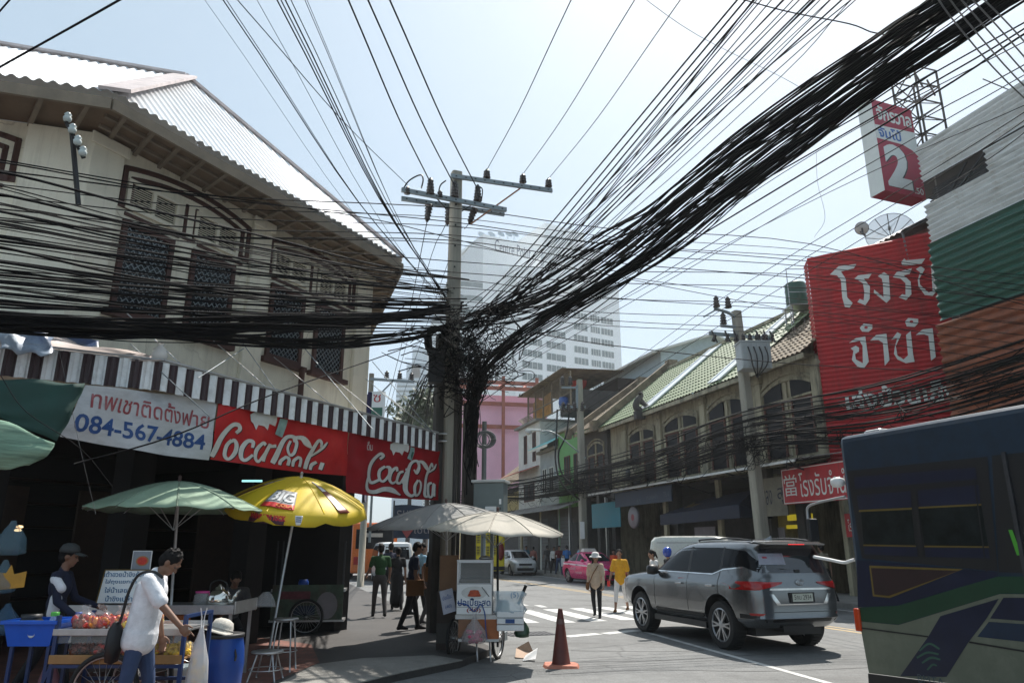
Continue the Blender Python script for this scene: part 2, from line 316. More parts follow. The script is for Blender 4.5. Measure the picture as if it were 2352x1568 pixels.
# ================= old cream shophouse on the corner
E0=ath(260,225,7.7); E1=ath(925,605,7.7)
LF=Fr(E0[0]-.892*.95,E0[1]+.452*.95,26.5)
sfo=(E0[0]-.292*.95,E0[1]+.956*.95)
SF=Fr(sfo[0],sfo[1],73)
def isect(f,g): # frame f local x where facade lines f and g cross
    den=f.dx[0]*g.dy[0]+f.dx[1]*g.dy[1]; return ((g.o[0]-f.o[0])*g.dy[0]+(g.o[1]-f.o[1])*g.dy[1])/den
xc=isect(LF,SF); cw=LF.w(xc,0); sx1=SF.loc(cw[0],cw[1])[0]
shop=thing('shophouse','old two storey cream corner shophouse with maroon trim under a white metal roof','building',tuple(LF.w(0,0)),LF.rz)
SM=Matrix.Rotation(SF.rz-LF.rz,4,'Z'); off=LF.loc(*SF.o); SM=Matrix.Translation((off[0],off[1],0))@SM   # side facade -> shop local
WX=7.07
w=MB(); w.b2(xc,WX,0,.3,3.55,7.64,0)
w.b2(sx1-9,sx1-.01,0.002,.3,3.55,7.63,0,SM)
w.b2(WX-.3,WX-.002,.302,9,3.55,7.64,0)
w.b2(WX-.02,WX+.004,-.05,.302,3.55,4.3,0)
w.build('wall',M['plaster'],shop)
for a,c in [(xc-.06,.86),(3.53,3.97),(6.58,7.1)]:
    pl=MB(); pl.b2(a,c,-.09,.0-.001,3.6,7.6); pl.b2(a-.05,c+.05,-.13,-.092,7.42,7.6)
    if a>6: pl.b2(6.53,7.16,-.14,-.095,4.05,4.42); pl.b2(6.5,7.2,-.17,-.142,4.2,4.32)
    pl.build('pilaster',M['plaster_trim'],shop,bevel=.015)
pl=MB(); pl.b2(sx1-.85,sx1+.05,-.09,-.001,3.6,7.6,0,SM); pl.build('pilaster',M['plaster_trim'],shop,bevel=.015)
def archpts(x0,x1,zb,zs,rise,n=14):
    P=[(x0,zb),(x0,zs)]
    for i in range(1,n): t=i/n; P.append((x0+(x1-x0)*t,zs+rise*4*t*(1-t)))
    return P+[(x1,zs),(x1,zb)]
def strip(mb,P,w,y0,y1,T=None,mi=0):
    for a,b in zip(P[:-1],P[1:]):
        p,q=Vector((a[0],(y0+y1)/2,a[1])),Vector((b[0],(y0+y1)/2,b[1])); d=(q-p).normalized()*w*.35
        if T is not None: p,q,d=T@p,T@q,(T.to_3x3()@d)
        mb.bar(p-d,q+d,abs(y1-y0),w,mi,up=(0,0,1) if abs((q-p).normalized().z)<.9 else (1,0,0))
def bay(T,x0,x1,wins,lab):
    m=MB(); I=Matrix.Identity(4) if T is None else T
    strip(m,archpts(x0,x1,6.72,7.33,.18),.075,-.035,.0,I); strip(m,archpts(x0+.14,x1-.14,6.74,7.2,.17),.07,-.03,.002,I)
    c=(x0+x1)/2
    strip(m,[(c-.1,7.2),(c-.1,6.62),(c+.1,6.62),(c+.1,7.2)],.05,-.03,.003,I)
    strip(m,[(x0+.1,6.60),(c-.2,6.60)],.05,-.03,.003,I); strip(m,[(c+.2,6.60),(x1-.1,6.60)],.05,-.03,.003,I)
    strip(m,[(x0-.02,6.72),(x0+.18,6.72)],.09,-.03,.004,I); strip(m,[(x1-.18,6.72),(x1+.02,6.72)],.09,-.03,.004,I)
    m.build('arch_moulding',M['maroon'],shop)
    for x in wins:
        lo=MB(); lo.b2(x-.47,x+.47,-.05,-.001,6.68,6.74,0,I); 
        for a in (-.47,-.03,.41): lo.b2(x+a,x+a+.06,-.05,-.001,6.741,7.12,0,I)
        lo.b2(x-.47,x+.47,-.052,-.003,7.121,7.18,0,I)
        for k in range(10):
            for a in (-.4,.04):
                q=I@Matrix.Translation((x+a+.18,-.02,6.76+.036*k))@Matrix.Rotation(R(40),4,'X'); lo.box(0,0,0,.365,.045,.006,0,q)
        lo.b2(x-.41,x+.41,-.004,-.002,6.742,7.12,1,I)
        lo.build('louvre',[M['plaster_trim'],M['darkroom']],shop)
        f=MB()
        for a,c_ in ((x-.46,x-.38),(x+.38,x+.46)): f.b2(a,c_,-.06,-.002,5.05,6.5,0,I)
        f.b2(x-.379,x+.379,-.06,-.002,6.41,6.499,0,I); f.b2(x-.379,x+.379,-.06,-.002,5.05,5.13,0,I)
        fo=f.build('window',M['maroon'],shop)
        pn=MB(); pn.b2(x-.379,x+.379,-.012,-.003,5.131,6.41,0,I); pn.build('pane',M['darkpane'],fo)
        gr=MB()
        for k in range(-7,13):
            for sg in (1,-1):
                z0=5.13+.11*k; x0_,x1_=x-.378,x+.378; zz0,zz1=(z0,z0+.756) if sg>0 else (z0+.756,z0)
                P0,P1=[x0_,zz0],[x1_,zz1]
                # clip to the pane
                ts=sorted([(5.13-zz0)/(zz1-zz0),(6.41-zz0)/(zz1-zz0)]); t0,t1=max(0,ts[0]),min(1,ts[1])
                if t1-t0<.03: continue
                a=Vector((x0_+(x1_-x0_)*t0,-.03-.004*sg,zz0+(zz1-zz0)*t0)); c2=Vector((x0_+(x1_-x0_)*t1,-.03-.004*sg,zz0+(zz1-zz0)*t1))
                gr.bar(I@a,I@c2,.008,.012)
        gr.build('grille',M['galv'],fo)
        sl=MB(); sl.b2(x-.56,x+.56,-.13,-.001,4.95,5.045,0,I); sl.build('sill',M['maroon'],fo)
bay(None,.95,3.46,(1.48,2.76),'a'); bay(None,4.03,6.52,(4.57,5.82),'b')
bay(SM,sx1-3.5,sx1-.95,(sx1-2.95,sx1-1.7),'c')
# long soffit with rafters, fascia
Ev=[Vector(LF.loc(*E0[:2])+(7.7,)),Vector(LF.loc(*E1[:2])+(7.7,))]
def L3(P): return Vector(LF.loc(P[0],P[1])+(P[2],))
EL=E0+Vector((-math.sin(R(73)),-math.cos(R(73)),0))*9; E2=E1+Vector((-.309,.951,0))*9
PK=at(425,188,12.5); RL=PK+Vector((-math.sin(R(73)),-math.cos(R(73)),0))*8; R2=PK+Vector((-.309,.951,0))*7
sf=MB(); wl=[(sx1-9,0,1),(sx1,0,1)]
cl=lambda x,y,z,T=None: (T@Vector((x,y,z))) if T is not None else Vector((x,y,z))
e0,e1,eL,e2=L3(E0),L3(E1),L3(EL),L3(E2)
for v_ in (e0,e1,eL,e2): v_.z=7.62
c0=Vector((xc,.05,7.66)); c1=Vector((WX,.05,7.66)); cL=SM@Vector((sx1-9,.05,7.66)); d3=LF.loc(E2[0]-1.3,E2[1]-.4); c2_=Vector((d3[0],d3[1],7.66))
sf.add([eL,e0,c0,cL],[(0,1,2,3)]); sf.add([e0,e1,c1,c0],[(0,1,2,3)]); sf.add([e1,e2,c2_,c1],[(0,1,2,3)])
def rafters(a,b,c,d,n):
    for i in range(n):
        t=(i+.5)/n; sf.bar(a.lerp(b,t)-Vector((0,0,.035)),d.lerp(c,t)-Vector((0,0,.035)),.06,.07,1)
rafters(e0,e1,c1,c0,15); rafters(eL,e0,c0,cL,16); rafters(e1,e2,c2_,c1,16)
for a,b in ((eL,e0),(e0,e1),(e1,e2)):
    i0=Vector((0,0,-.02)); sf.bar(a.lerp(b,.001)+i0,b.lerp(a,.001)+i0,.05,.17,1)
m_=lambda a,b,c,d,t: (a.lerp(d,t),b.lerp(c,t))
for t in (.35,.68):
    a,b=m_(e0,e1,c1,c0,t); sf.bar(a-Vector((0,0,.02)),b-Vector((0,0,.02)),.05,.06,1)
sf.build('soffit',[M['soffit'],mat('fascia',(.23,.185,.135),.8,ns=3,na=.2)],shop)
rf=MB()
up=Vector((0,0,.1)); q=lambda P: L3(P)+up
for poly,a,b in [([E0,E1,PK],E0,E1),([EL,E0,PK,RL],EL,E0),([E1,E2,R2,PK],E1,E2)]:
    corr(rf,[q(p) for p in poly],q(a),q(b),.165,.022,0,6)
bk=q(E2)+Vector((-6,6,0)); rf.add([q(RL),q(PK),q(R2),bk],[(0,1,2,3)])
def cap(a,b,w=.16):
    a,b=q(a),q(b); rf.bar(a+Vector((0,0,.04)),b+Vector((0,0,.04)),w,.05,1)
cap(E0,PK,.42); cap(E1,PK); cap(PK,RL); 
rf.build('roof',[M['roofwhite'],M['ridgepink']],shop)
# ground floor: shop hall, posts, slab, coloured near black to deepen its shade
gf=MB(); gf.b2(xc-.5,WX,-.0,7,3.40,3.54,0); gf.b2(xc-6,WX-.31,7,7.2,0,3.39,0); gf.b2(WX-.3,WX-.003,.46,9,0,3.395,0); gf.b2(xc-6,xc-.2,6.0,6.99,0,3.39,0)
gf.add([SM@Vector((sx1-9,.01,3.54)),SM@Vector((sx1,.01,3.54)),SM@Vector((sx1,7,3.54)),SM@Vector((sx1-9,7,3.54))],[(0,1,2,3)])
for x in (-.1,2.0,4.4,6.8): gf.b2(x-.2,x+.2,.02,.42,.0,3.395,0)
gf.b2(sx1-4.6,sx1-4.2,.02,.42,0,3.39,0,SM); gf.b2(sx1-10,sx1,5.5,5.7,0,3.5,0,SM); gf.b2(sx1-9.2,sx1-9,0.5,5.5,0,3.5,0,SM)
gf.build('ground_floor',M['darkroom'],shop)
sh=MB()   # half-closed folding shutters and shelves deep in the hall
for x in (0.35,2.5,5.0): sh.b2(x,x+1.3,2.2,2.26,.1,2.6,0)
for i in range(7): sh.b2(.3,6.4,3.4,3.8,.4+.4*i,.44+.4*i,0)
sh.build('shelving',M['darkwood'],shop)
dp=MB(); dp.tube([(4.97,-.16,5.0),(4.97,-.16,4.0)],.055,8); dp.box(5.12,-.18,4.35,.22,.05,.05); dp.build('drain_pipe',M['maroon'],shop)
bp=MB(); bp.tube([(WX+.14,-.02,4.9),(WX+.14,-.02,3.6)],.07,8); bp.tube([(WX+.3,.05,5.0),(WX+.3,.05,2.6)],.05,8); bp.build('downpipe',mat('pipeblue',(.008,.012,.09),.5),shop)
# iron bracket with insulators on the side wall near the corner
br=MB(); a,b=at(150,275,8.05),at(192,362,8.15); br.bar(a,b,.05,.05); a2,b2_=at(165,300,8.1),at(180,470,8.3); br.bar(a2,b2_,.045,.045)
br.bar(at(180,330,8.1),SF.w(*([SF.pl(178,330)[0]]+[0]),SF.pl(178,330)[1]),.04,.04)
for (u,v) in ((155,272),(166,298),(178,325),(190,350)):
    c=at(u,v,8.02); br.lathe([(.02,-.05),(.045,-.03),(.05,.01),(.03,.03),(.045,.05),(.02,.08)],10,1,tuple(c))
tag(br.build('wire_bracket',[M['black'],mat('paleporc',(.45,.5,.48),.3)]),'black iron bracket with pale insulators on the cream corner pillar','bracket')
# ================= striped metal awning, banners, tarpaulins
A1,A2,A3=ath(0,790,3.9),ath(375,832,3.9),ath(1006,996,3.9)
A0=A1+(A1-A2)*1.4; AH=.36
aw=thing('awning','long corrugated awning with maroon and white striped edge on the cream building','awning',tuple(A2))
va=MB(); T=lambda P: Vector(P)-A2
dn=Vector((0,0,-AH))
for a,b in ((A0,A2),(A2,A3)):
    a_,b_=T(a),T(b); corr(va,[a_,b_,b_+dn,a_+dn],a_,b_,.128,.014,0,8,sq=True,alt=(0,1))
va.build('valance',[M['stripewhite'],M['stripebrown']],aw)
ar=MB(); az_=math.atan2(A3[0]-A2[0],A3[1]-A2[1]); AF=Fr(A2[0],A2[1],math.degrees(az_)); AL=(A3-A2).length
back=lambda P,D,h: T(P)+Vector((AF.dy[0]*D,AF.dy[1]*D,h))
sd_=Fr(A1[0],A1[1],math.degrees(math.atan2(A2[0]-A1[0],A2[1]-A1[1]))); bs=lambda P,D,h: T(P)+Vector((sd_.dy[0]*D,sd_.dy[1]*D,h))
for z in (.012,):
    ar.add([T(A2)+Vector((0,0,z)),T(A3)+Vector((0,0,z)),back(A3,1.75,.33),back(A2,2.0,.33)],[(0,1,2,3)])
    ar.add([T(A0)+Vector((0,0,z)),T(A2)+Vector((0,0,z)),back(A2,2.0,.33),bs(A0,2.0,.33)],[(0,1,2,3)])
ar.bar(T(A2)+Vector((0,0,.03)),T(A3)+Vector((0,0,.03)),.04,.02,0); ar.bar(T(A0)+Vector((0,0,.03)),T(A2)+Vector((0,0,.03)),.04,.02,0)
o=ar.build('awning_roof',mat('awnroof',(.4,.4,.4),.6,stain=(.2,.15,.12)),aw); so_=o.modifiers.new('s','SOLIDIFY'); so_.thickness=.012
fr=MB()
for t in (.05,.28,.5,.72,.97):
    p0=T(A2.lerp(A3,t)); fr.bar(p0+Vector((0,0,-.03)),back(A2.lerp(A3,t),1.7,.26),.04,.04)
    q1=A2.lerp(A3,t); fr.bar(p0,Vector((p0[0]+AF.dy[0]*1.4,p0[1]+AF.dy[1]*1.4,1.0)),.012,.012)
fr.build('stay_rod',M['steel'],aw)
def wav(x,z,s=1): return .02*s*math.sin(x*3.1+z*2)+.012*s*math.sin(x*7.3-z*5+1)+.008*s*math.sin(z*11+x*4)
def banner(name,label,cat,quad,m,paint,yo=.06,amp=1,group=None,mats=()):
    """quad: TL,TR,BR,BL in photo coordinates, hung on the awning plane; paint(mb,fn) adds the print"""
    Q=[AF.pl(u,v,yo) for u,v in quad]; O=Q[0]
    o=Fr(*AF.w(O[0],yo)[:2],math.degrees(az_))
    def sur(x,z,k=0): return (x-O[0],wav(x,z,amp)-k,z)
    b=MB()
    def gfn(i,j):
        a=[Q[0][n]+(Q[1][n]-Q[0][n])*i for n in (0,1)]; c=[Q[3][n]+(Q[2][n]-Q[3][n])*i for n in (0,1)]
        x,z=a[0]+(c[0]-a[0])*j,a[1]+(c[1]-a[1])*j; z-=.03*math.sin(PI*i)*j
        return sur(x,z)
    b.grid(gfn,40,16,0)
    def fn(u,v,k=0):
        x,z=AF.pl(u,v,yo); return sur(x,z,.004+k*1.5e-5)
    paint(b,fn,lambda x,z,k=0.004: sur(x,z,k))
    ob=b.build(name,[m]+list(mats),loc=tuple(o.w(0,0,0)),rz=o.rz); return tag(ob,label,cat,group)
c4=lambda x,y: ((500+x/3.137)*.9408,(900+y/3.137)*.9408)
K4=.9408/3.137
mat('bannerwhite',(.50,.51,.52),.45,ns=3,na=.1,stain=(.3,.3,.31),sa=.7,ss=2.5,stretch=(1,1,2.5))
mat('bannerred',(.44,.013,.015),.4,ns=2.5,na=.2,stain=(.62,.045,.025),sa=.6,ss=1.7)
mat('bannerreddark',(.30,.008,.014),.4,ns=2.5,na=.15,stain=(.2,.004,.01),sa=.6,ss=1.7)
mat('logowhite',(.58,.57,.53),.55,ns=6,na=.1,stain=(.42,.38,.3),sa=.7,ss=4)
mat('inkblue',(.015,.06,.20),.5,ns=6,na=.25); mat('inkred',(.28,.05,.06),.6,ns=6,na=.25,stain=(.45,.3,.3),sa=.6,ss=5)
mat('inkblack',(.015,.015,.015),.5); mat('bottleglass',(.25,.38,.36),.4,ns=5,na=.3)
def tx(b,s,fl,u0,v0,u1,v1,yo=.06,mi=1,off=.0,k=.004):
    x0,z0=AF.pl(u0,v1,yo); z1=AF.pl(u0,v0,yo)[1]; x1=AF.pl(u1,(v0+v1)/2,yo)[0]; b.text(s,x0,z0,x1-x0,z1-z0,mi=mi,off=off,fn=lambda x,z: fl(x,z,k))
def p_phone(b,fn,fl):
    x0,z0=AF.pl(165,958,.06); x1,z1=AF.pl(475,1035,.06)
    def skew(x,z,k=.004): return fl(x,z-.0*(x-x0),k)
    tx(b,'084-567-4884',fl,165,946,476,990,mi=1,off=.02)
    tx(b,'ทพเชาติดตั้งฟาย',fl,203,886,488,936,mi=2,off=.01)
banner('shop_banner','dirty white vinyl banner with a blue phone number and faded red Thai words','banner',[(196,884),(496,916),(483,1056),(140,1002)],M['bannerwhite'],p_phone,mats=[M['inkblue'],M['inkred']],amp=1.5)
BIG=[[(232,492,30),(258,462,34),(240,430,34),(190,437,40),(125,520,46),(80,610,50),(55,672,44)],
[(205,545,30),(165,590,34),(150,660,32),(178,690,26),(225,640,34),(240,580,34),(222,545,28),(200,560,24)],
[(348,605,26),(352,562,30),(315,555,34),(275,610,38),(262,678,34),(290,700,28),(350,660,24)],
[(450,585,28),(425,570,30),(380,620,36),(370,685,32),(400,708,26),(455,640,28),(490,575,34),(455,650,38),(440,708,34)],
[(490,595,26),(548,590,30)],
[(700,560,26),(690,520,30),(640,525,34),(580,600,44),(535,690,50),(518,722,44)],
[(690,520,28),(710,570,26),(685,640,28),(650,660,24),(640,610,22),(670,550,20)],
[(700,525,26),(745,530,40),(780,570,50),(818,605,14)],
[(620,672,24),(580,705,30),(572,735,26)],[(612,672,24),(640,690,28),(630,740,30)],
[(715,676,24),(675,705,30),(668,748,26)],[(705,676,24),(735,690,28),(725,750,30)],
[(885,600,18),(885,565,24),(858,553,28),(820,640,36),(785,720,42),(772,765,36)],[(800,680,16),(860,640,20),(900,600,24),(928,562,10)],
[(862,712,24),(825,735,30),(812,772,24)],[(900,718,30),(880,772,30)]]
SML=[[(1345,690,24),(1370,665,26),(1345,650,26),(1300,690,30),(1265,760,34),(1255,830,34),(1280,870,28),(1340,850,22)],
[(1265,790,18),(1240,860,24),(1250,925,30),(1300,942,34),(1370,920,40),(1440,930,44),(1498,965,10)],
[(1385,745,22),(1350,780,26),(1345,840,24),(1370,860,20),(1410,815,24),(1412,760,24),(1390,748,20)],
[(1462,785,20),(1452,757,22),(1422,790,26),(1415,850,24),(1440,875,20),(1475,850,16)],
[(1510,785,20),(1478,800,24),(1470,862,22),(1498,870,20),(1535,790,24),(1516,860,26),(1535,888,14)],
[(1525,770,20),(1556,772,22)],
[(1615,790,20),(1635,745,22),(1620,705,22),(1580,720,26),(1545,790,34),(1530,880,36),(1537,945,32),(1570,972,26),(1602,950,18)],
[(1625,710,18),(1637,760,18),(1612,800,20),(1596,770,14)],[(1625,710,20),(1660,715,28),(1690,750,36),(1718,785,10)],
[(1615,850,20),(1590,900,24),(1600,966,22),(1630,950,22),(1640,880,22),(1620,852,18)],
[(1752,752,16),(1740,727,20),(1708,800,26),(1684,900,30),(1678,965,26),(1700,982,16)],[(1715,795,12),(1758,765,18),(1780,728,8)],
[(1745,870,20),(1715,890,24),(1705,966,22),(1730,976,18),(1760,880,24),(1748,976,24)]]
def logo(S,dx,dy):
    def p(b,fn,fl):
        f2=lambda u,v,k=0: fn(*c4(u,v),k)
        for st in S:   # dark drop shadow printed behind the script
            stroke(b,f2,[(u+9,v+7,w*.72) for u,v,w in st],2,5)
        b.k=getattr(b,'k',0)+40
        for st in S: stroke(b,f2,[(u,v,w*.86) for u,v,w in st],1,6)
        b.k+=10
        sp_=[(345,350),(400,320),(470,318),(500,345),(548,345),(552,400),(540,440),(490,420),(470,470),(445,440),(400,430),(375,470),(362,420),(345,400)]
        bo=[(575,378),(640,390),(634,440),(606,525),(538,500),(560,450)]
        gl=[(600,430),(630,436),(604,515),(578,505)]
        for i,(poly,mi) in enumerate(((sp_,1),(bo,3),(gl,4))):
            V=[f2(x*dx[0]+dx[1],y*dy[0]+dy[1],b.k+20+30*i) for x,y in poly]; b.add(V,[tuple(range(len(V)))],mi)
    return p
LM=[M['logowhite'],M['inkblack'],M['bottleglass'],mat('inkgreen',(.02,.12,.08),.5)]
banner('drink_banner','large bright red drinks banner with white script lettering, bottom edge stained','banner',[(499,917),(797,986),(795,1092),(486,1054)],M['bannerred'],logo(BIG,(1,0),(1,0)),mats=LM,amp=1.4)
def p2_(b,fn,fl):
    logo(SML,(.62,1205),(.72,325))(b,fn,fl); b.text('ดื่ม',AF.pl(*c4(1245,620),.06)[0],AF.pl(*c4(1245,620),.06)[1],.14,.16,mi=1,fn=lambda x,z: fl(x,z,.006))
banner('drink_banner','smaller dark red drinks banner with white script lettering next to the utility pole','banner',[(800,986),(1012,1036),(1008,1148),(792,1130)],M['bannerreddark'],p2_,mats=LM,amp=1.2)
# far left green canvas with pale patched lower part
def sheet(name,rows,m,label,cat,th=.01,sub=6,amp=.03,**k):
    """rows of (u,v,Y) points -> draped cloth"""
    b=MB(); G=[[at(*p) for p in crom(r,sub)] for r in rows]
    nr=len(G); G2=[]
    for i in range(len(G[0])): G2.append([Vector(p) for p in crom([tuple(G[r][i]) for r in range(nr)],sub)])
    c=G2[0][0].copy(); nu,nv=len(G2)-1,len(G2[0])-1
    b.grid(lambda i,j: tuple(G2[round(i*nu)][round(j*nv)]-c+Vector((0,amp*math.sin(9*i+7*j)*math.cos(5*j-3*i),amp*.5*math.sin(13*i-4*j)))),nu,nv)
    o=b.build(name,m,loc=tuple(c)); s=o.modifiers.new('s','SOLIDIFY'); s.thickness=th
    return tag(o,label,cat,**k)
mat('greencanvas',(.012,.05,.04),.8,ns=3,na=.2); mat('palegreen',(.20,.33,.24),.85,ns=3,na=.3,bump=.4,bs=18,stain=(.03,.09,.07),sa=.9,ss=2.2,stretch=(.5,.5,9))
sheet('canvas_sheet',[[(-120,868,6.9),(50,872,7.2),(196,882,7.6)],[(-120,915,6.8),(20,935,7.1),(165,945,7.5)],[(-120,945,6.7),(0,962,7.05),(128,1015,7.4)]],M['greencanvas'],'dark green canvas sheet hanging under the striped awning at the left','canvas sheet')
sheet('canvas_sheet',[[(-120,948,6.68),(0,965,7.0),(126,1018,7.35)],[(-120,1010,6.7),(0,1030,7.0),(112,1040,7.3)],[(-120,1080,6.9),(0,1078,7.1),(66,1068,7.25)]],M['palegreen'],'pale patched green cloth sagging below the dark green canvas','canvas sheet',amp=.018)
# plastic sheeting lying on the awning
sheet('plastic_sheet',[[(-60,778,7.7),(90,800,8.1),(220,818,8.5),(372,828,8.75)],[(-60,760,7.9),(90,778,8.3),(220,800,8.7),(360,822,8.9)],[(-60,745,8.1),(90,762,8.5),(200,790,8.9),(345,818,9.0)]],mat('pinkplastic',(.5,.42,.38),.5,ns=4,na=.2,stain=(.3,.3,.35)),'crumpled pinkish plastic sheet lying on top of the striped awning','plastic sheet',amp=.05)
sheet('rolled_banner',[[(0,800,7.75),(60,812,8.0),(120,815,8.1)],[(0,755,7.85),(60,760,8.1),(120,775,8.2)],[(0,738,8.1),(60,745,8.3),(118,752,8.4)]],mat('bluevinyl',(.35,.42,.5),.4,ns=3,na=.3,stain=(.02,.06,.2),sa=.8,ss=2),'crumpled pale blue vinyl sheet lying on the awning at the far left','vinyl sheet',amp=.06)
sheet('sign_board',[[(130,770,8.9),(175,778,8.95),(226,786,9.0)],[(138,795,8.75),(180,800,8.8),(228,808,8.85)]],mat('signby',(.02,.05,.14),.4,stain=(.28,.26,.03),sa=.9,ss=1.4),'blue and yellow board lying on the awning against the cream wall','sign board',th=.03,amp=0)
pb=MB(); pb.lathe([(.005,-.1),(.08,-.1),(.1,-.02),(.075,.06),(.03,.1),(.05,.13)],10,0)
o=pb.build('plastic_bag',clear('bagclear',(.75,.72,.68),.75,.25),loc=tuple(at(367,812,8.85)))
tag(o,'clear knotted plastic bag tied on the awning edge near its corner','plastic bag')
# ================= right side of the street (frame RF: x towards the camera along the facades, y into the houses)
mat('oldwall',(.36,.32,.22),.85,ns=2,na=.2,bump=.15,stain=(.07,.06,.05),sa=.95,ss=1.2,stretch=(1.3,1.3,.5))
mat('olddark',(.06,.055,.05),.85,ns=2,na=.3,stain=(.02,.02,.02))
mat('greentile',(.21,.265,.14),.6,ns=3,na=.18,stain=(.13,.17,.1),sa=.6,ss=1.5)
mat('browntile',(.27,.21,.14),.8,ns=3,na=.35,stain=(.09,.075,.06),sa=.7,ss=2)
mat('skysheet',(.62,.66,.68),.4,ns=2,na=.1,stain=(.4,.4,.38))
mat('firewall',(.20,.16,.11),.9,ns=2,na=.3,stain=(.045,.035,.03),sa=.8,ss=1.5,bump=.2)
mat('oldframe',(.12,.045,.03),.7,ns=5,na=.25)
mat('glassdark',(.010,.010,.012),.4,ns=2,na=.5,spec=.08)
mat('sheetgrey',(.66,.67,.66),.4,.1,ns=3,na=.15,stain=(.36,.35,.32),sa=.8,ss=1.3,stretch=(.5,.5,4))
mat('sheetgreen',(.012,.085,.055),.4,ns=3,na=.2,stain=(.02,.05,.04),sa=.7,ss=1.5)
mat('sheetrust',(.26,.075,.03),.6,ns=3,na=.35,stain=(.08,.03,.02),sa=.8,ss=1.4)
mat('signred',(.45,.008,.014),.5,ns=2,na=.14,stain=(.20,.01,.012),sa=.8,ss=1.6,stretch=(1.5,1.5,.35))
mat('signwhite',(.66,.66,.62),.5,ns=4,na=.06)
streak(M['oldwall'],(.05,.045,.038),.85,(5,5,.5),.49); streak(M['signred'],(.16,.03,.02),.6,(8,8,.25),.54); streak(M['sheetgrey'],(.30,.22,.15),.6,(5,5,.3),.56); streak(M['sheetgreen'],(.05,.10,.08),.5,(5,5,.3)); streak(M['greentile'],(.12,.13,.08),.6,(1.5,3,3),.52)
def rthing(name,label,cat,x,y=0,z=0,group=None): return thing(name,label,cat,tuple(RF.w(x,y,z)),RF.rz,group)
def winpair(par,xc_,wd,z0,z1,za,arched=True,fr_='oldframe',y=0):
    """a bay: two tall windows under one arch with two fan lights"""
    for s in (-1,1):
        x=xc_+s*wd*.27
        f=MB(); hw=wd*.17
        f.b2(x-hw-.07,x-hw,y-.07,y-.001,z0,z1); f.b2(x+hw,x+hw+.07,y-.07,y-.001,z0,z1); f.b2(x-hw,x+hw,y-.07,y-.002,z1-.07,z1-.001); f.b2(x-hw,x+hw,y-.06,y-.002,(z0+z1)/2-.03,(z0+z1)/2+.03)
        fo=f.build('window',M[fr_],par); p=MB(); p.b2(x-hw+.001,x+hw-.001,y-.02,y-.003,z0,z1-.071); p.build('pane',M['glassdark'],fo)
        if arched:
            t=MB(); P=[(x-hw-.03,z1+.12),(x+hw+.03,z1+.12)]
            n=8; top=[]
            for i in range(n+1):
                xx=x+hw+.03-(2*hw+.06)*i/n; u=(xx-xc_)/(wd*.5); top.append((xx,za-(za-z1-.3)*.75*u*u))
            t.prism(P+top,y-.05,y-.004); t.build('fanlight',M['glassdark'],par)
    if arched:
        a=MB(); n=14
        for w0,dz in ((.12,.06),(.07,.26)):
            pts=[(xc_-wd*.5,z1-.05)]+[(xc_+wd*(-.5+i/n),za+dz-(za-z1-.3)*.8*(2*i/n-1)**2) for i in range(n+1)]+[(xc_+wd*.5,z1-.05)]
            strip(a,pts,w0,y-.09,y)
        a.b2(xc_-.06,xc_+.06,y-.08,y-.001,z0,za-.03); a.b2(xc_-wd*.5,xc_+wd*.5,y-.12,y-.002,z1+.01,z1+.09)
        a.build('arch_moulding',M['oldwall'],par,bevel=.01)
def roofpart(par,x0,x1,ze,zr,yr,m,ye=-.75,extra=None,pitch=.26):
    r=MB(); e=[Vector((x0,ye,ze)),Vector((x1,ye,ze)),Vector((x1,yr,zr)),Vector((x0,yr,zr))]
    sl=(e[3]-e[0]); rows=14
    for i in range(rows):   # overlapping courses of tiles
        a0,a1=e[0]+sl*(i/rows),e[1]+sl*(i/rows); b0,b1=e[0]+sl*((i+1.08)/rows),e[1]+sl*((i+1.08)/rows); h=Vector((0,0,.05)); 
        corr(r,[a0+h,a1+h,b1,b0],a0+h,a1+h,pitch,.03,0,5)
    r.add([e[3],e[2],Vector((x1,2*yr-ye,ze)),Vector((x0,2*yr-ye,ze))],[(0,1,2,3)])
    r.b2(x0,x1,ye+.02,ye+.08,ze-.2,ze-.02,1); r.b2(x0,x1,yr-.15,yr+.15,zr-.02,zr+.14,1)
    r.add([Vector((x0,ye+.08,ze-.06)),Vector((x1,ye+.08,ze-.06)),Vector((x1,.0,ze+.0)),Vector((x0,.0,ze+.0))],[(0,1,2,3)],1)
    if extra: extra(r,e)
    r.build('roof',[M[m],M['oldwall'],M['skysheet'],M['firewall']],par)
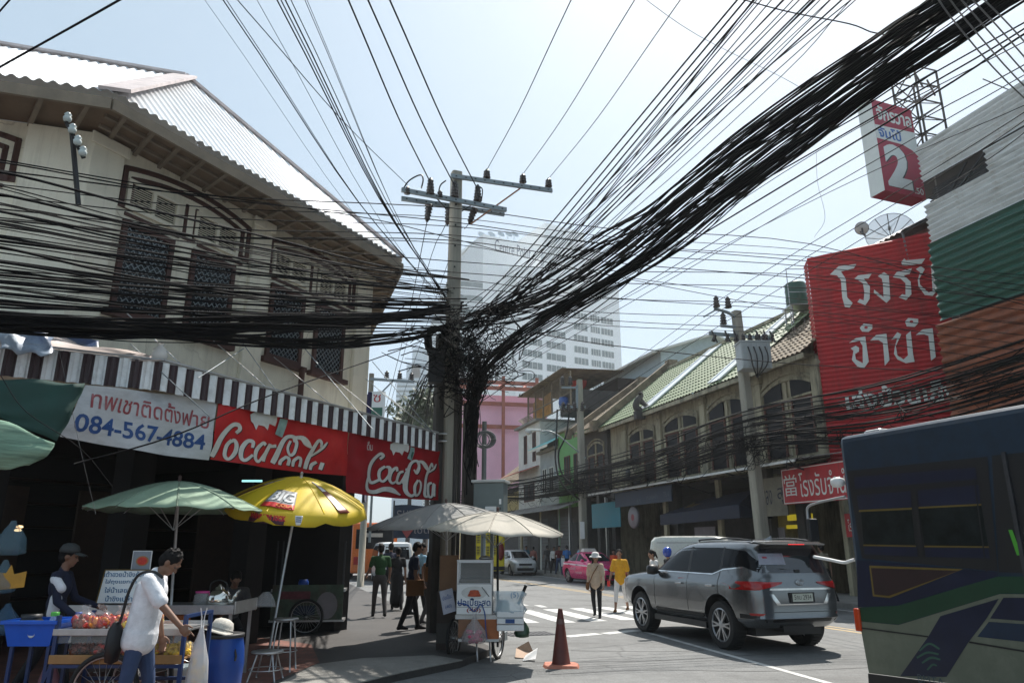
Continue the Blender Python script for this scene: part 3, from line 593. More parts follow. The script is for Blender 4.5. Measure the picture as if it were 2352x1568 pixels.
def house(name,label,x0,x1,ze,zr,yr,roof,wall='oldwall',bays=(),z0=4.62,extra=None,group=None,piers=(),deep=8):
    t=rthing(name,label,'building',x0,group=group); w=MB(); L=x1-x0
    w.b2(0,L,0,.25,z0,ze-.02); w.b2(0,.2,.251,deep,0,ze-.03); w.b2(L-.2,L,.251,deep,0,ze-.03); w.b2(.2,L-.2,deep-.2,deep,0,ze-.03)
    w.add([(0,.1,ze-.05),(0,yr,zr-.1),(0,2*yr,ze-.05)],[(0,1,2)]); w.add([(L,.1,ze-.05),(L,yr,zr-.1),(L,2*yr,ze-.05)],[(0,1,2)])
    w.build('wall',M[wall],t)
    for x in piers:
        p=MB(); p.b2(x-.2,x+.2,-.14,-.001,z0,ze-.03); p.b2(x-.27,x+.27,-.2,-.002,ze-.4,ze-.2); p.build('pilaster',M[wall],t,bevel=.02)
    for xc_,wd,a,b_,c_ in bays: winpair(t,xc_,wd,a,b_,c_)
    roofpart(t,-.02,L+.02,ze,zr,yr,roof,extra=extra)
    g=MB(); g.b2(.2,L-.2,3.2,3.4,0,z0-.2); g.b2(.2,L-.2,.26,3.4,z0-.2,z0-.05)
    g.b2(-.15,.3,-.05,.25,0,z0-.002); g.b2(L/2-.2,L/2+.2,-.02,.3,.0,z0-.002)
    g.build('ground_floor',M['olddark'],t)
    return t
def ex_green(r,e):
    # white skylight sheets and a row of rib covers on the green slope
    sl=e[3]-e[0]
    for a,w in ((5.15,1.0),(11.6,.8)):
        h=Vector((0,-.05,.1)); p=[Vector((e[0].x+a,e[0].y,e[0].z))+h+sl*.03,Vector((e[0].x+a+w,e[0].y,e[0].z))+h+sl*.03]; p+= [p[1]+sl*.93,p[0]+sl*.93]
        r.add(p,[(0,1,2,3)],2)
        for q_ in (0,1): r.bar(p[q_],p[3-q_],.16,.07,2)
h1=house('shophouse','long two storey cream shophouse with pale green tiled roof and arched windows',-.3,13.55,8.27,12.1,4,'greentile',bays=[(3.9,2.9,4.9,7.0,7.62),(7.95,3.1,4.9,7.0,7.68),(11.9,3.1,4.9,6.95,7.72)],piers=(2.0,5.95,10.05,13.35),extra=ex_green)
h2=house('shophouse','cream shophouse with weathered brown tile roof between green roof and red sign',13.6,17.45,8.3,11.7,4,'browntile',bays=[(1.9,3.0,4.9,6.95,7.7)],piers=(.25,3.6))
h3=house('shophouse','dark shophouse with brown tile roof and rail balcony left of the green roof',-4.3,-.45,8.5,11.9,4,'browntile',wall='olddark',bays=[(1.9,2.4,5.0,7.0,7.7)],piers=(3.6,))
def wedge(x,ze,zr,yr,par=None):
    f=MB(); 
    f.add([(-.18,-1.0,ze-.1),(.18,-1.0,ze-.1),(.18,-1.0,ze+.38),(-.18,-1.0,ze+.38),(-.18,yr,zr),(.18,yr,zr),(.18,yr,zr+.5),(-.18,yr,zr+.5)],[(0,1,2,3),(7,6,5,4),(0,4,5,1),(1,5,6,2),(2,6,7,3),(3,7,4,0)])
    f.box(0,yr+.25,zr+.25,.5,.6,.7); f.box(0,-1.05,ze+.1,.5,.3,.6); return f
wedge(0,8.3,12.1,4).build('firewall',M['firewall'],h1,loc=(0,0,0)); wedge(0,8.4,11.9,4).build('firewall',M['firewall'],h3,loc=(0,0,0))
dr=MB(); dr.tube(crom([(5.3,-.7,8.3),(5.25,-.95,8.6),(5.3,-.85,8.95),(5.2,-.6,9.2),(5.35,-.75,9.35)],4),[.2,.2,.2,.19,.18,.18,.17,.17,.16,.16,.15,.14,.14,.12,.12,.1,.06],8); dr.box(5.3,-.8,8.15,.35,.5,.4); dr.tube([(5.3,-.7,8.9),(5.55,-.5,8.6),(5.9,-.5,8.5)],[.16,.12,.06],6)
dr.build('roof_finial',M['olddark'],h1)
ac=MB(); ac.b2(3.2,4.4,-.75,-.2,5.0,5.75); ac.lathe([(.26,0),(.26,.02),(.05,.03)],16,1,M=Matrix.Translation((3.65,-.76,5.38))@Matrix.Rotation(R(90),4,'X'))
tag(ac.build('air_conditioner',[M['oldwall'],M['black']],loc=tuple(RF.w(-.3,0)),rz=RF.rz),'grey outdoor air conditioner unit under an arched window of the green roofed house','air conditioner')
# corrugated shop awning along the right row
a=MB(); corr(a,[(0,-2.0,4.45),(17.2,-2.0,4.45),(17.2,-.01,4.75),(0,-.01,4.75)],(0,-2,4.45),(17.2,-2,4.45),.3,.02,0,4); a.b2(0,17.2,-2.03,-2.0,4.36,4.44,1)
o=rthing('shop_awning','long rusty sheet awning over the shops below the green roof','awning',.9); a.build('sheet',[mat('awnrust',(.3,.28,.26),.6,ns=3,na=.3,stain=(.13,.09,.07),sa=.8),M['sheetgrey']],o)
b=MB()
for x in (1,5,9,13,16.5): b.bar((x,-1.95,4.4),(x,-.05,3.9),.05,.05); b.bar((x,-1.95,4.4),(x,-.02,4.68),.05,.05)
b.build('bracket',M['darksteel'],o)
# furniture of the awning edge: junk and signs under it
def board(name,label,cat,x0,x1,z0,z1,y,m,texts=(),mats=(),th=.06,frame=None,tilt=0,group=None):
    b=MB(); L,Hh=x1-x0,z1-z0; b.b2(0,L,0,th,0,Hh)
    if frame is not None:
        for q in ((0.02,L-.02,.02,.05),(0.02,L-.02,Hh-.05,Hh-.02),(.02,.05,.051,Hh-.051),(L-.05,L-.02,.051,Hh-.051)): b.b2(q[0],q[1],-.006,-.001,q[2],q[3],frame)
    for s,fx,fz,fw,fh,mi in texts: b.text(s,fx*L,fz*Hh,fw*L,fh*Hh,y=-.006,mi=mi)
    o=b.build(name,[m]+list(mats),loc=tuple(RF.w(x0,y,z0)),rz=RF.rz); o.rotation_euler.x=tilt
    return tag(o,label,cat,group)
mat('navy',(.004,.008,.024),.7,ns=2,na=.25); mat('goldink',(.16,.11,.05),.6); mat('cyanvinyl',(.004,.165,.22),.5,ns=3,na=.12); mat('bluedeep',(.004,.017,.042),.6,ns=3,na=.3)
board('shop_sign','red pawnshop board with white Chinese and Thai lettering and white border','sign',16.2,19.6,3.1,4.3,-1.15,M['signred'],[('當',.03,.22,.2,.6,1),('โรงรับจำนำ',.265,.17,.7,.66,1)],[M['signwhite']],frame=1)
board('shop_sign','small red board under the awning beside the pawnshop doorway','sign',17.6,18.4,2.0,2.75,.1,M['signred'],[('โรงรับ',.15,.25,.7,.5,1)],[M['signwhite']])
board('shop_sign','beige board with blue Thai letters partly behind the transformer pole','sign',14.6,16.15,2.75,4.1,-1.0,mat('beige',(.17,.15,.11),.7,ns=3,na=.2,stain=(.1,.08,.05)),[('เพลง',.05,.3,.45,.38,1),('สุ',.7,.3,.22,.42,1)],[M['navy']])
board('hanging_sheet','bright cyan vinyl sheet hanging under the awning above the taxi','vinyl sheet',-1.05,2.7,2.7,4.02,-1.0,M['cyanvinyl'],th=.03)
board('shop_sign','dim deep blue board with pale letters left of the jewellery awning','sign',3.4,9.2,3.62,4.35,-1.6,M['bluedeep'],[('A.M.',.42,.15,.08,.25,1),('ทองคำ',.6,.25,.18,.3,1),('TEL 4',.88,.3,.08,.3,1)],[mat('dimink',(.06,.09,.11),.7)])
cv=MB(); P=[(0,-.05,3.7),(5.6,-.05,3.7)]
cv.add([(0.9,0,3.72),(4.2,0,3.82),(5.2,-1.4,3.2),(-.9,-1.4,3.05)],[(0,1,2,3)]); cv.add([(-.9,-1.4,3.05),(5.2,-1.4,3.2),(5.2,-1.4,2.72),(-.9,-1.4,2.62)],[(0,1,2,3)]); cv.add([(5.2,-1.4,3.2),(4.2,0,3.82),(5.2,0,2.72),(5.2,-1.4,2.72)],[(0,1,2,3)])
n_=Vector((0,-1.4,-.66)); 
def cvf(x,z): 
    t=(3.78-z)/.68; return (x,-1.4*t-.012,3.76-.66*t+.006)
cv.text('金華行',2.9,3.3,1.2,.3,mi=1,fn=cvf); cv.text('ห้างทอง แอลเอฟ',.4,3.32,1.9,.26,mi=1,fn=cvf); cv.text('L.F. JEWELRY',1.0,2.85,2.2,.17,y=-1.408,mi=1)
o=cv.build('shop_canopy',[M['navy'],M['goldink']],loc=tuple(RF.w(9.0,-.2)),rz=RF.rz); s_=o.modifiers.new('s','SOLIDIFY'); s_.thickness=.02
tag(o,'dark navy cloth canopy with gold shop lettering over a jewellery shop','shop canopy')
rs=MB(); rs.lathe([(0,0),(.5,0),(.52,.04),(.52,.1),(.5,.14),(0,.14)],28,0,M=Matrix.Rotation(R(90),4,'X')); rs.lathe([(.16,.145),(.0,.15)],20,1,M=Matrix.Rotation(R(90),4,'X'))
rs.bar((0,-.07,.5),(0,-.07,1.1),.04,.04,2)
tag(rs.build('round_sign',[mat('dimwhite',(.2,.18,.19),.6),mat('dimred',(.2,.02,.03),.6),M['darksteel']],loc=tuple(RF.w(5.0,-1.3,3.08)),rz=RF.rz),'round white hanging sign with a small red centre under the awning','sign')
# posts and shutters of the shops
for x,l in ((-6.0,'thin grey steel post holding the awning over the cyan sheet'),(-.4,'thin steel post at the left edge of the cyan sheet'),(6.4,'pale square shop post below the round sign'),(11.0,'pale square shop post below the jewellery canopy'),(-16,'pale shop post near the bank front'),(-21,'thin pale shop post farthest down the right pavement')):
    p=MB(); w_=.12 if 'thin' in l else .28; p.b2(-w_/2,w_/2,-.15,.0,.15,4.4); p.b2(-w_*.7,w_*.7,-.18,.03,.15,.4)
    tag(p.build('shop_post',M['oldwall'] if 'pale' in l else M['steel'],loc=tuple(RF.w(x,-.3)),rz=RF.rz),l,'post')
for x0,x1,z0,z1,m_n,l in ((7.9,9.6,2.0,2.55,'dimwhite','pale shop window poster left of the jewellery doorway'),(13.2,14.3,.9,2.4,'dimwhite','pale notice panel beside the pawnshop doorway')):
    board('shop_notice',l,'notice',x0,x1,z0,z1,.2,M[m_n],th=.03)
yl=MB(); yl.b2(0,1.3,0,.12,0,.22); yl.b2(-.1,1.5,0,.1,-.3,-.16)
tag(yl.build('shop_light',glow('shopyellow',(.45,.36,.02),.35),loc=tuple(RF.w(14.0,.6,2.65)),rz=RF.rz),'two yellow strips shining inside the jewellery shop','shop light')
# ================= corrugated clad building at the right edge
cb=rthing('clad_building','tall building clad in grey, green and rusty corrugated sheets at the right edge','building',22.6)
def hs(name,x0,x1,z0,z1,m,par,pitch=.2,amp=.035,y=0,holes=None,skew=0):
    b=MB(); 
    corr(b,[(x0,y,z0),(x1,y,z0+skew),(x1,y,z1+skew),(x0,y,z1)],(x0,y,z0),(x0,y,z1),pitch,amp,0,6); return b.build(name,M[m],par)
hs('cladding',.12,12,12.3,13.5,'sheetgrey',cb,.17,.05); hs('cladding',2.2,12,11.55,12.28,'sheetgrey',cb,.17,.05); hs('cladding',.08,12,10.35,11.6,'sheetgrey',cb,.17,.05,y=-.02)
hs('cladding',0.0,12,7.95,10.33,'sheetgreen',cb,.24,.05,y=-.05); hs('cladding',-.2,12,4.2,7.9,'sheetrust',cb,.26,.05,y=-.02)
b=MB(); b.b2(.3,12,.35,9,0,13.35); b.b2(0.1,12,-.03,.34,0,4.15); 
b.build('wall',M['olddark'],cb)
b=MB()
for i in range(6): b.b2(.25,2.15,.02+.05*i,.05+.05*i,11.62+.1*i,11.66+.1*i)
b.bar((1.3,.0,11.6),(2.2,.0,12.2),.05,.05); b.bar((.9,.05,11.6),(1.6,.05,12.25),.05,.05)
for z in (13.55,): b.bar((.1,.1,z),(12,.1,z),.07,.07)
b.build('slat',M['black'],cb)
# steel lattice behind it
lt=MB(); 
def lattice(mb,p,w,h,n):
    c=[Vector(p)+Vector((a*w/2,b_*w/2,0)) for a,b_ in ((-1,-1),(1,-1),(1,1),(-1,1))]
    for q_ in c: mb.bar(q_,q_+Vector((0,0,h)),.05,.05)
    for i in range(n):
        z0,z1=Vector((0,0,h*i/n)),Vector((0,0,h*(i+1)/n))
        for j in range(4):
            mb.bar(c[j]+z1,c[(j+1)%4]+z1,.035,.035); mb.bar(c[j]+z0,c[(j+1)%4]+z1,.03,.03)
pT=at(2125,330,21.5); lattice(lt,(0,0,0),.95,3.2,5)
for k in range(3): lt.bar((-.9+.5*k,-.4,3.2-.2*k),(.2+.5*k,.3,3.4-.25*k),.05,.05)
tag(lt.build('lattice_mast',M['olddark'],loc=(pT.x,pT.y,pT.z-.6),rz=.3),'dark steel lattice frame beside the red and white price sign','lattice frame')
# price sign on the roof
c_4=lambda x,y: ((2000+x/3.136)*.9408,(150+y/3.136)*.9408)
o_=at(*c_4(503,985),20.5); PS=Fr(o_.x,o_.y,69); z0=o_.z; z1=PS.pl(*c_4(405,290))[1]; w_=PS.pl(*c_4(820,1060))[0]
pb=MB(); pb.b2(0,w_,0,.55,0,z1-z0,0)
hz=z1-z0; pb.add([(0.0,-.004,hz*.565),(w_*.62,-.004,hz*.56),(w_*.85,-.004,hz*.52),(w_,-.004,hz*.46),(w_,-.004,hz*.735),(0,-.004,hz*.715)],[(0,1,2,3,4,5)],1)
pb.b2(-.006,-.001,.0,.55,0,hz,1)
pb.text('จักรวาล',.08*w_,.78*hz,.86*w_,.17*hz,y=-.008,mi=1,off=.03); pb.text('จัมโบ้',.06*w_,.585*hz,.56*w_,.125*hz,y=-.008,mi=2,off=.03)
pb.text('2',.14*w_,.055*hz,.60*w_,.47*hz,y=-.0055,mi=3,off=.05); pb.text('2',.11*w_,.06*hz,.60*w_,.47*hz,y=-.009,mi=1,off=.05); pb.text('.50',.74*w_,.035*hz,.22*w_,.07*hz,y=-.008,mi=1,off=.02)
tag(pb.build('price_sign',[mat('signcrimson',(.34,.006,.035),.5,ns=2,na=.1),M['signwhite'],mat('signblue',(.02,.1,.35),.5),M['black']],loc=(o_.x,o_.y,z0),rz=PS.rz),'tall red and white box sign reading 2.50 high beside the clad building','sign')
# ================= big red corrugated sign
Lp=RF.w(17.45,-.05); RS=Fr(Lp.x,Lp.y,123)
zt=RS.pl(1862,592)[1]; sgn=thing('wall_sign','large red corrugated wall sign with white Thai brush lettering','sign',tuple(Lp),RS.rz)
b=MB(); corr(b,[(0,0,4.4),(4.2,0,4.4),(4.2,0,zt+.1),(0,0,zt)],(0,0,4.4),(0,0,zt),.16,.025,0,6); corr(b,[(0,.001,4.4),(-.25,.7,4.4),(-.25,.7,zt-.05),(0,.001,zt)],(0,0,4.4),(0,0,zt),.16,.02,0,6); b.build('panel',M['signred'],sgn)
GL=[[(330,445),(385,392),(497,378),(482,405),(400,425),(430,470),(440,590),(475,625),(455,655),(425,650),(408,590),(400,480),(375,450)],
[(487,470),(510,450),(595,440),(575,470),(545,470),(585,520),(583,600),(555,640),(505,620),(520,600),(545,610),(550,560),(540,500),(500,475)],
[(635,455),(675,430),(705,450),(715,600),(690,625),(610,560),(612,540),(635,560),(672,590),(668,500),(660,470)],
[(785,365),(805,342),(815,355),(937,343),(915,375),(820,388),(790,385)],
[(732,462),(755,430),(852,405),(838,440),(800,450),(845,490),(850,570),(815,607),(770,590),(790,570),(812,575),(812,500),(780,470)],
[(878,410),(910,392),(935,410),(900,470),(905,510),(960,560),(985,550),(975,395),(1000,375),(1018,540),(985,580),(935,575),(895,520),(890,480),(905,430)],
[(452,880),(495,850),(555,840),(578,1000),(545,1042),(505,1030),(470,990),(480,930),(462,915),(495,898),(515,910),(515,935),(490,950),(495,985),(540,1010),(538,900),(520,868)],
[(520,785),(545,757),(600,765),(600,790),(575,810),(535,808)],
[(587,865),(625,830),(690,822),(710,990),(680,1025),(668,880),(640,862)],
[(722,860),(760,812),(785,825),(750,900),(760,960),(800,985),(828,960),(815,830),(845,805),(860,950),(870,1000),(840,1005),(815,1010),(760,985),(738,950),(745,900),(760,850)],
[(808,745),(830,722),(893,728),(893,755),(870,778),(820,775)],
[(878,830),(920,795),(985,787),(1005,970),(975,993),(958,835),(930,825)]]
b=MB(); c_3=lambda x,y: ((1900+x/2.613)*.9408,(500+y/2.613)*.9408)
for g_ in GL:
    P=[RS.pl(*c_3(*p),-.045) for p in g_]; b.prism(P,-.06,-.035,0)
for cxy in ((560,782),(850,745)):
    P=[RS.pl(*c_3(cxy[0]+12*math.cos(t),cxy[1]+9*math.sin(t)),-.062) for t in (0,.8,1.6,2.4,3.2,4,4.8,5.6)]; b.prism(P,-.064,-.061,1)
x0,z0_=RS.pl(*c_3(435,1300),-.045); x1,z1_=RS.pl(*c_3(1140,1135),-.045); b.text('เล่งบ้วนเส็ง',x0,z0_-.05,x1-x0,.72,y=-.045,mi=0,off=.03)
b.build('lettering',[M['signwhite'],M['signred']],sgn)
# concrete building above and behind the red sign
kb=rthing('rooftop_house','weathered concrete rooftop house behind the red wall sign','building',17.6,3.5)
k=MB(); k.b2(-.4,6,0,8,0,12.7,0); k.b2(-.6,6.3,-.35,8,12.7,12.85,1); k.b2(1.2,6,-.6,5,14.4,14.55,1); k.b2(2.6,5.8,0,5,12.85,14.4,0); k.b2(4.4,4.9,-.01,.0,13.0,13.9,2)
k.build('wall',[M['concrete'],M['olddark'],M['darkroom']],kb)
k=MB(); corr(k,[(-1.6,-1.6,12.2),(2.4,-1.6,12.2),(2.4,1,13.6),(-1.6,1,13.6)],(-1.6,-1.6,12.2),(2.4,-1.6,12.2),.25,.03); 
for x in (-1.5,.4,2.3): k.bar((x,-1.5,12.15),(x,-1.4,10.6),.06,.06); k.bar((x,-1.55,12.15),(x,.9,13.5),.06,.06)
for z in (10.8,11.3): k.bar((-1.5,-1.5,z),(.2,-1.5,z),.04,.04)
k.build('lean_to',mat('tinold',(.2,.2,.2),.6,.3,ns=2,na=.3),kb)
def dish(name,label,u,v,Y,r,m,tiltx,rz,wire=False):
    p=at(u,v,Y); b=MB(); n=24; prof=[(r*i/6,.34*r*(i/6)**2) for i in range(7)]
    T=Matrix.Rotation(rz,4,'Z')@Matrix.Rotation(tiltx,4,'X')
    b.lathe(prof,n,0,M=T); b.lathe([(r,.34*r-.01),(r+.02,.34*r),(r,.34*r+.01)],n,1,M=T)
    for j in range(12 if wire else 0):
        a_=2*PI*j/12; b.tube([T@Vector((r*t*math.cos(a_),r*t*math.sin(a_),.34*r*t*t-.015)) for t in (0,.5,1)],.018,4,1)
    for j in range(3): a_=2*PI*j/3; b.tube([T@Vector((r*.8*math.cos(a_),r*.8*math.sin(a_),.22*r)),T@Vector((0,0,r*.8))],.012,4,1)
    b.lathe([(.07,-.1),(.07,.1)],8,1,o=(0,0,0),M=T@Matrix.Translation((0,0,r*.8)))
    b.tube([(0,0,0),(0,.0,-r*1.0)],.04,6,1); b.bar((-.2,-.2,-r),(.2,.2,-r),.06,.06,1)
    o=b.build(name,[m,M['darksteel']],loc=tuple(p)); return tag(o,label,'satellite dish')
dish('satellite_dish','large see-through mesh satellite dish on the rooftop above the red sign',2046,545,29,.98,clear('meshdish',(.35,.42,.45),.45,.6),R(38),R(150),True)
dish('satellite_dish','small solid grey satellite dish left of the big mesh dish',1980,524,29,.27,mat('dishgrey',(.4,.38,.36),.6),R(70),R(160))
wt=MB(); wt.lathe([(0,0),(.42,0),(.45,.05),(.45,1.0),(.4,1.08),(.12,1.15),(0,1.15)],18,0); wt.lathe([(.47,.3),(.47,.34)],18,0); wt.lathe([(.47,.7),(.47,.74)],18,0)
for a_,b_ in ((-.4,-.4),(.4,-.4),(.4,.4),(-.4,.4)): wt.bar((a_,b_,0),(a_,b_,-1.6),.05,.05,1)
wt.b2(-.5,.5,-.5,.5,-.07,-.005,1)
for a_ in (-.55,.55): wt.bar((a_,-.55,-1.6),(a_,-.55,1.6),.03,.03,1)
wt.bar((-.55,-.55,.5),(.55,-.55,.5),.03,.03,1); wt.bar((-.55,-.55,1.55),(.55,-.55,1.55),.03,.03,1)
pw=at(1832,705,30); tag(wt.build('water_tank',[mat('tankgreen',(.015,.07,.045),.5,ns=3,na=.2),M['steel']],loc=tuple(pw)),'dark green water tank on a steel stand left of the red sign','water tank')
# ================= houses farther down the right side
def block(name,label,x0,x1,z1,m,depth=8,z0=0,y=0,wins=(),roofm=None,cat='building',over=.35,fm='oldframe'):
    t=rthing(name,label,cat,x0,y); w=MB(); L=x1-x0; w.b2(0,L,0,depth,z0,z1); w.build('wall',m,t)
    r=MB(); r.b2(-over*.3,L+over*.3,-over,depth+over*.3,z1+.002,z1+.18); r.build('roof',roofm or M['concrete'],t)
    for wx,wz,ww,wh in wins:
        f=MB(); f.b2(wx,wx+ww,-.06,-.001,wz,wz+.06); f.b2(wx,wx+ww,-.06,-.001,wz+wh-.06,wz+wh)
        for a_ in (0,ww/2-.03,ww-.06): f.b2(wx+a_,wx+a_+.06,-.058,-.002,wz+.061,wz+wh-.061)
        fo=f.build('window',M[fm],t); p=MB(); p.b2(wx+.061,wx+ww-.061,-.03,-.003,wz+.061,wz+wh-.061); p.build('pane',M['glassdark'],fo)
    return t
mat('limegreen',(.13,.33,.11),.7,ns=2,na=.12,stain=(.1,.25,.09)); mat('paintwhite',(.62,.62,.58),.8,ns=2,na=.1,stain=(.36,.34,.3),sa=.6,ss=.7); mat('greyboard',(.34,.37,.37),.8,ns=2,na=.12,stain=(.22,.23,.22)); mat('cyanroof',(.28,.62,.60),.5,ns=3,na=.1); mat('bluegrey',(.40,.47,.49),.8,ns=2,na=.08,stain=(.3,.33,.33)); mat('rustred',(.30,.085,.05),.7,ns=4,na=.2); mat('orangecloth',(.5,.25,.07),.8,ns=4,na=.3)
t=block('shophouse','bright lime green house front with a rail balcony behind the street pole',-8.9,-4.4,9.15,M['limegreen'],wins=[(1.2,5.6,1.0,1.9),(2.9,5.6,1.0,1.9)])
b=MB(); b.b2(.4,4.4,-1.2,-.01,4.95,5.08)
for i in range(20): b.bar((.45+i*.2,-1.15,5.08),(.45+i*.2,-1.15,6.0),.03,.03)
b.bar((.4,-1.15,6.02),(4.4,-1.15,6.02),.06,.06); b.build('balcony',M['olddark'],t)
t=block('shophouse','grey board house with a pale turquoise sheet roof',-12.6,-8.95,8.2,M['greyboard'],wins=[(.5,5.4,.9,1.7),(1.9,5.4,.9,1.7)],fm='paintwhite')
b=MB(); corr(b,[(-.2,-.9,8.5),(3.9,-.9,8.5),(3.6,3,10.4),(.2,3,10.4)],(-.2,-.9,8.5),(3.9,-.9,8.5),.2,.03); b.b2(-.2,3.9,-.9,-.85,8.3,8.48,1); b.build('eave_sheet',[M['cyanroof'],M['paintwhite']],t)
t=block('town_house','tall narrow white town house with slit windows down the street',-17.9,-12.65,10.75,M['paintwhite'],wins=[(1.5,7.9,.7,2.2),(3.6,7.9,.7,2.2),(1.5,5.0,2.4,1.3)])
b=MB(); corr(b,[(-.6,-1.3,7.0),(5,-1.3,7.0),(5,-.01,7.5),(-.6,-.01,7.5)],(-.6,-1.3,7),(5,-1.3,7),.3,.03); b.build('awning_sheet',M['rustred'],t)
# dark shop fronts, shutters and boards at street level of the far houses
for nm,x0,x1 in (('town_house',-17.9,-12.65),('shophouse',-12.6,-8.95),('shophouse',-8.9,-4.4)):
    par=[o for o in COL.objects if o.get('category')=='building' and o.parent is None and (Vector(o.location)-RF.w(x0,0)).length<.01][0]
    L=x1-x0; b=MB(); b.b2(.25,L-.25,-.06,-.004,.15,4.15); 
    for i in range(14): b.b2(.3,L*.45,-.075,-.061,.3+.24*i,.48+.24*i,1)
    b.b2(L*.55,L-.4,-.075,-.061,.2,3.2,2); b.build('shop_front',[M['olddark'],M['darksteel'],M['glassdark']],par)
    b=MB(); corr(b,[(-.1,-1.9,3.9),(L+.1,-1.9,3.9),(L+.1,-.08,4.5),(-.1,-.08,4.5)],(-.1,-1.9,3.9),(L+.1,-1.9,3.9),.3,.03,0,4); b.build('street_awning',M['awnrust'],par)
board('shop_sign','dark navy bank sign board with pale letters far down the right pavement','sign',-15.6,-12.9,3.0,3.75,-1.5,M['navy'],[('ธนาคาร',.2,.25,.65,.5,1)],[M['dimink']])
board('shop_sign','dim blue sign strip under the awning before the white town house','sign',-12.2,-9.4,2.7,3.35,-1.4,M['bluedeep'],[('ห้างทอง',.15,.25,.7,.5,1)],[M['dimink']])
# rooftop shed with caged balcony
t=rthing('rooftop_shed','wooden caged rooftop shed with orange cloth above the white town house','rooftop shed',-16.3,.3,10.95)
b=MB(); b.b2(0,8.2,4,6,0,2.4,0); b.b2(5.6,9,.6,3.99,-.2,1.2,1)
b.build('wall',[M['darkwood'],M['olddark']],t)
b=MB()
for x in (0,1.8,3.6,5.5,7.3,9.2): b.bar((x,0,0),(x,0,2.4),.1,.1)
for i in range(46): b.bar((.2*i,.02,.9),(.2*i,.02,2.35),.025,.025)
for z in (.05,.9,2.35): b.bar((0,0,z),(9.2,0,z),.07,.07)
corr(b,[(-.8,-.7,2.42),(9.4,-.7,2.5),(9.4,4,2.62),(-.8,4,2.55)],(-.8,-.7,2.42),(9.4,-.7,2.5),.3,.03)
b.build('cage',M['firewall'],t)
b=MB(); b.grid(lambda i,j:(.2+4.6*i,.35+.12*math.sin(i*17),.1+1.7*j+.2*math.sin(i*9)),20,6); b.build('cloth',M['orangecloth'],t)
b=MB()
for i in range(12): b.bar((-.2+.24*i,-.15,0),(-.7+.24*i,-.6,.5),.05,.05)
b.build('roof_spike',M['oldwall'],t)
p=MB(); p.lathe([(0,0),(.3,.02),(.36,.3),(.3,.66),(0,.7)],16); tag(p.build('water_drum',mat('drumblue',(.02,.07,.25),.5),loc=tuple(RF.w(-8.2,.2,11.0)),rz=RF.rz),'small blue drum on the rooftop shed balcony','drum')
dish('satellite_dish','round red satellite dish above the rooftop shed',1328,877,52,.62,mat('dishred',(.55,.02,.01),.5,ns=3,na=.1),R(75),R(170))
# blue-grey gabled house behind the firewall
gb=rthing('gable_house','pale blue grey gabled house rising behind the brown tile roofs','building',-14.2,6)
b=MB(); b.b2(0,9.5,0,8,0,14.6); b.add([(0,0,14.6),(0,8,14.6),(0,4,16.0)],[(0,1,2)]); b.add([(9.5,0,14.6),(9.5,8,14.6),(9.5,4,16.0)],[(0,1,2)]); b.build('wall',M['bluegrey'],gb)
b=MB(); b.add([(-.5,-.9,14.4),(10,-.9,14.4),(10,4,16.1),(-.5,4,16.1),(10,8.6,14.4),(-.5,8.6,14.4)],[(0,1,2,3),(3,2,4,5)]); o=b.build('roof',M['paintwhite'],gb); s_=o.modifiers.new('s','SOLIDIFY'); s_.thickness=.15
for x in (1.9,2.7,3.5):
    b=MB(); b.b2(x,x+.6,-.05,-.001,12.9,13.8); b.b2(x-.06,x+.66,-.07,-.052,12.82,12.89,1); b.build('window',[M['glassdark'],M['paintwhite']],gb)
# tan tiled house, yellow front, pink building with red steel frame
t=rthing('tile_house','low house with tan clay tile roof at the far end of the street','building',-28,1.0)
b=MB(); b.b2(0,9.5,0,8,0,6.6); b.build('wall',M['olddark'],t); roofpart(t,-.3,9.6,6.7,10.3,4,'browntile',ye=-1.0,pitch=.34)
b=MB(); b.b2(3.5,9.3,-.05,-.001,4.7,6.2); b.build('shutter',mat('ochre',(.42,.33,.14),.8,ns=3,na=.2),t)
o_=at(1070,905,78); PB=Fr(o_.x,o_.y,78)
t=thing('pink_building','plain pink building inside a rust red steel frame behind the tiled house','building',(o_.x,o_.y,0),PB.rz)
zz=lambda v,y=0: PB.pl(1150,v,y)[1]
b=MB(); b.b2(-1,9.5,1.2,12,0,zz(908,1.2)); b.build('wall',mat('pink',(.80,.45,.56),.8,ns=1,na=.05),t)
b=MB()
for u in (1157,1235): x=PB.pl(u,950)[0]; b.b2(x-.16,x+.16,0.1,.4,0,zz(873)+.5)
for v in (876,889,925,978): b.b2(-1,9,.41,.7,zz(v)-.2,zz(v)+.2)
for x in (1.5,3.6,6.5): b.bar((x,.5,zz(890)),(x+1.2,4,zz(876)+.6),.2,.25)
b.build('steel_frame',M['rustred'],t)
# ================= hotel tower, hazy towers, trees behind
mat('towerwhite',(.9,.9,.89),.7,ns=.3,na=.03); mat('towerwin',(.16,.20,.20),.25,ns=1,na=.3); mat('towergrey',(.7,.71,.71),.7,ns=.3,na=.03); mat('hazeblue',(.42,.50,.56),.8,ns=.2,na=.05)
cz=lambda x,y: ((1080+x/3.92)*.9408,(500+y/3.92)*.9408)
c_=at(*cz(390,420),255); TF=Fr(c_.x,c_.y,59)
tw=thing('hotel_tower','tall white hotel tower with a curved roof sign fading in the haze','tower',(c_.x,c_.y,0),TF.rz)
tx=lambda x,y,d=0: TF.pl(*cz(x,y),d)
xA=tx(940,430)[0]; zA=tx(600,330)[1]
b=MB()
b.b2(0,xA,0,24,0,zA,0)                       # upper slab with the name
zl=tx(590,640,-5)[1]; xr=tx(1690,900,-5)[0]; xl=tx(700,640,-5)[0]
b.b2(xl,xr,-5,34,0,tx(1500,760,-5)[1],0)
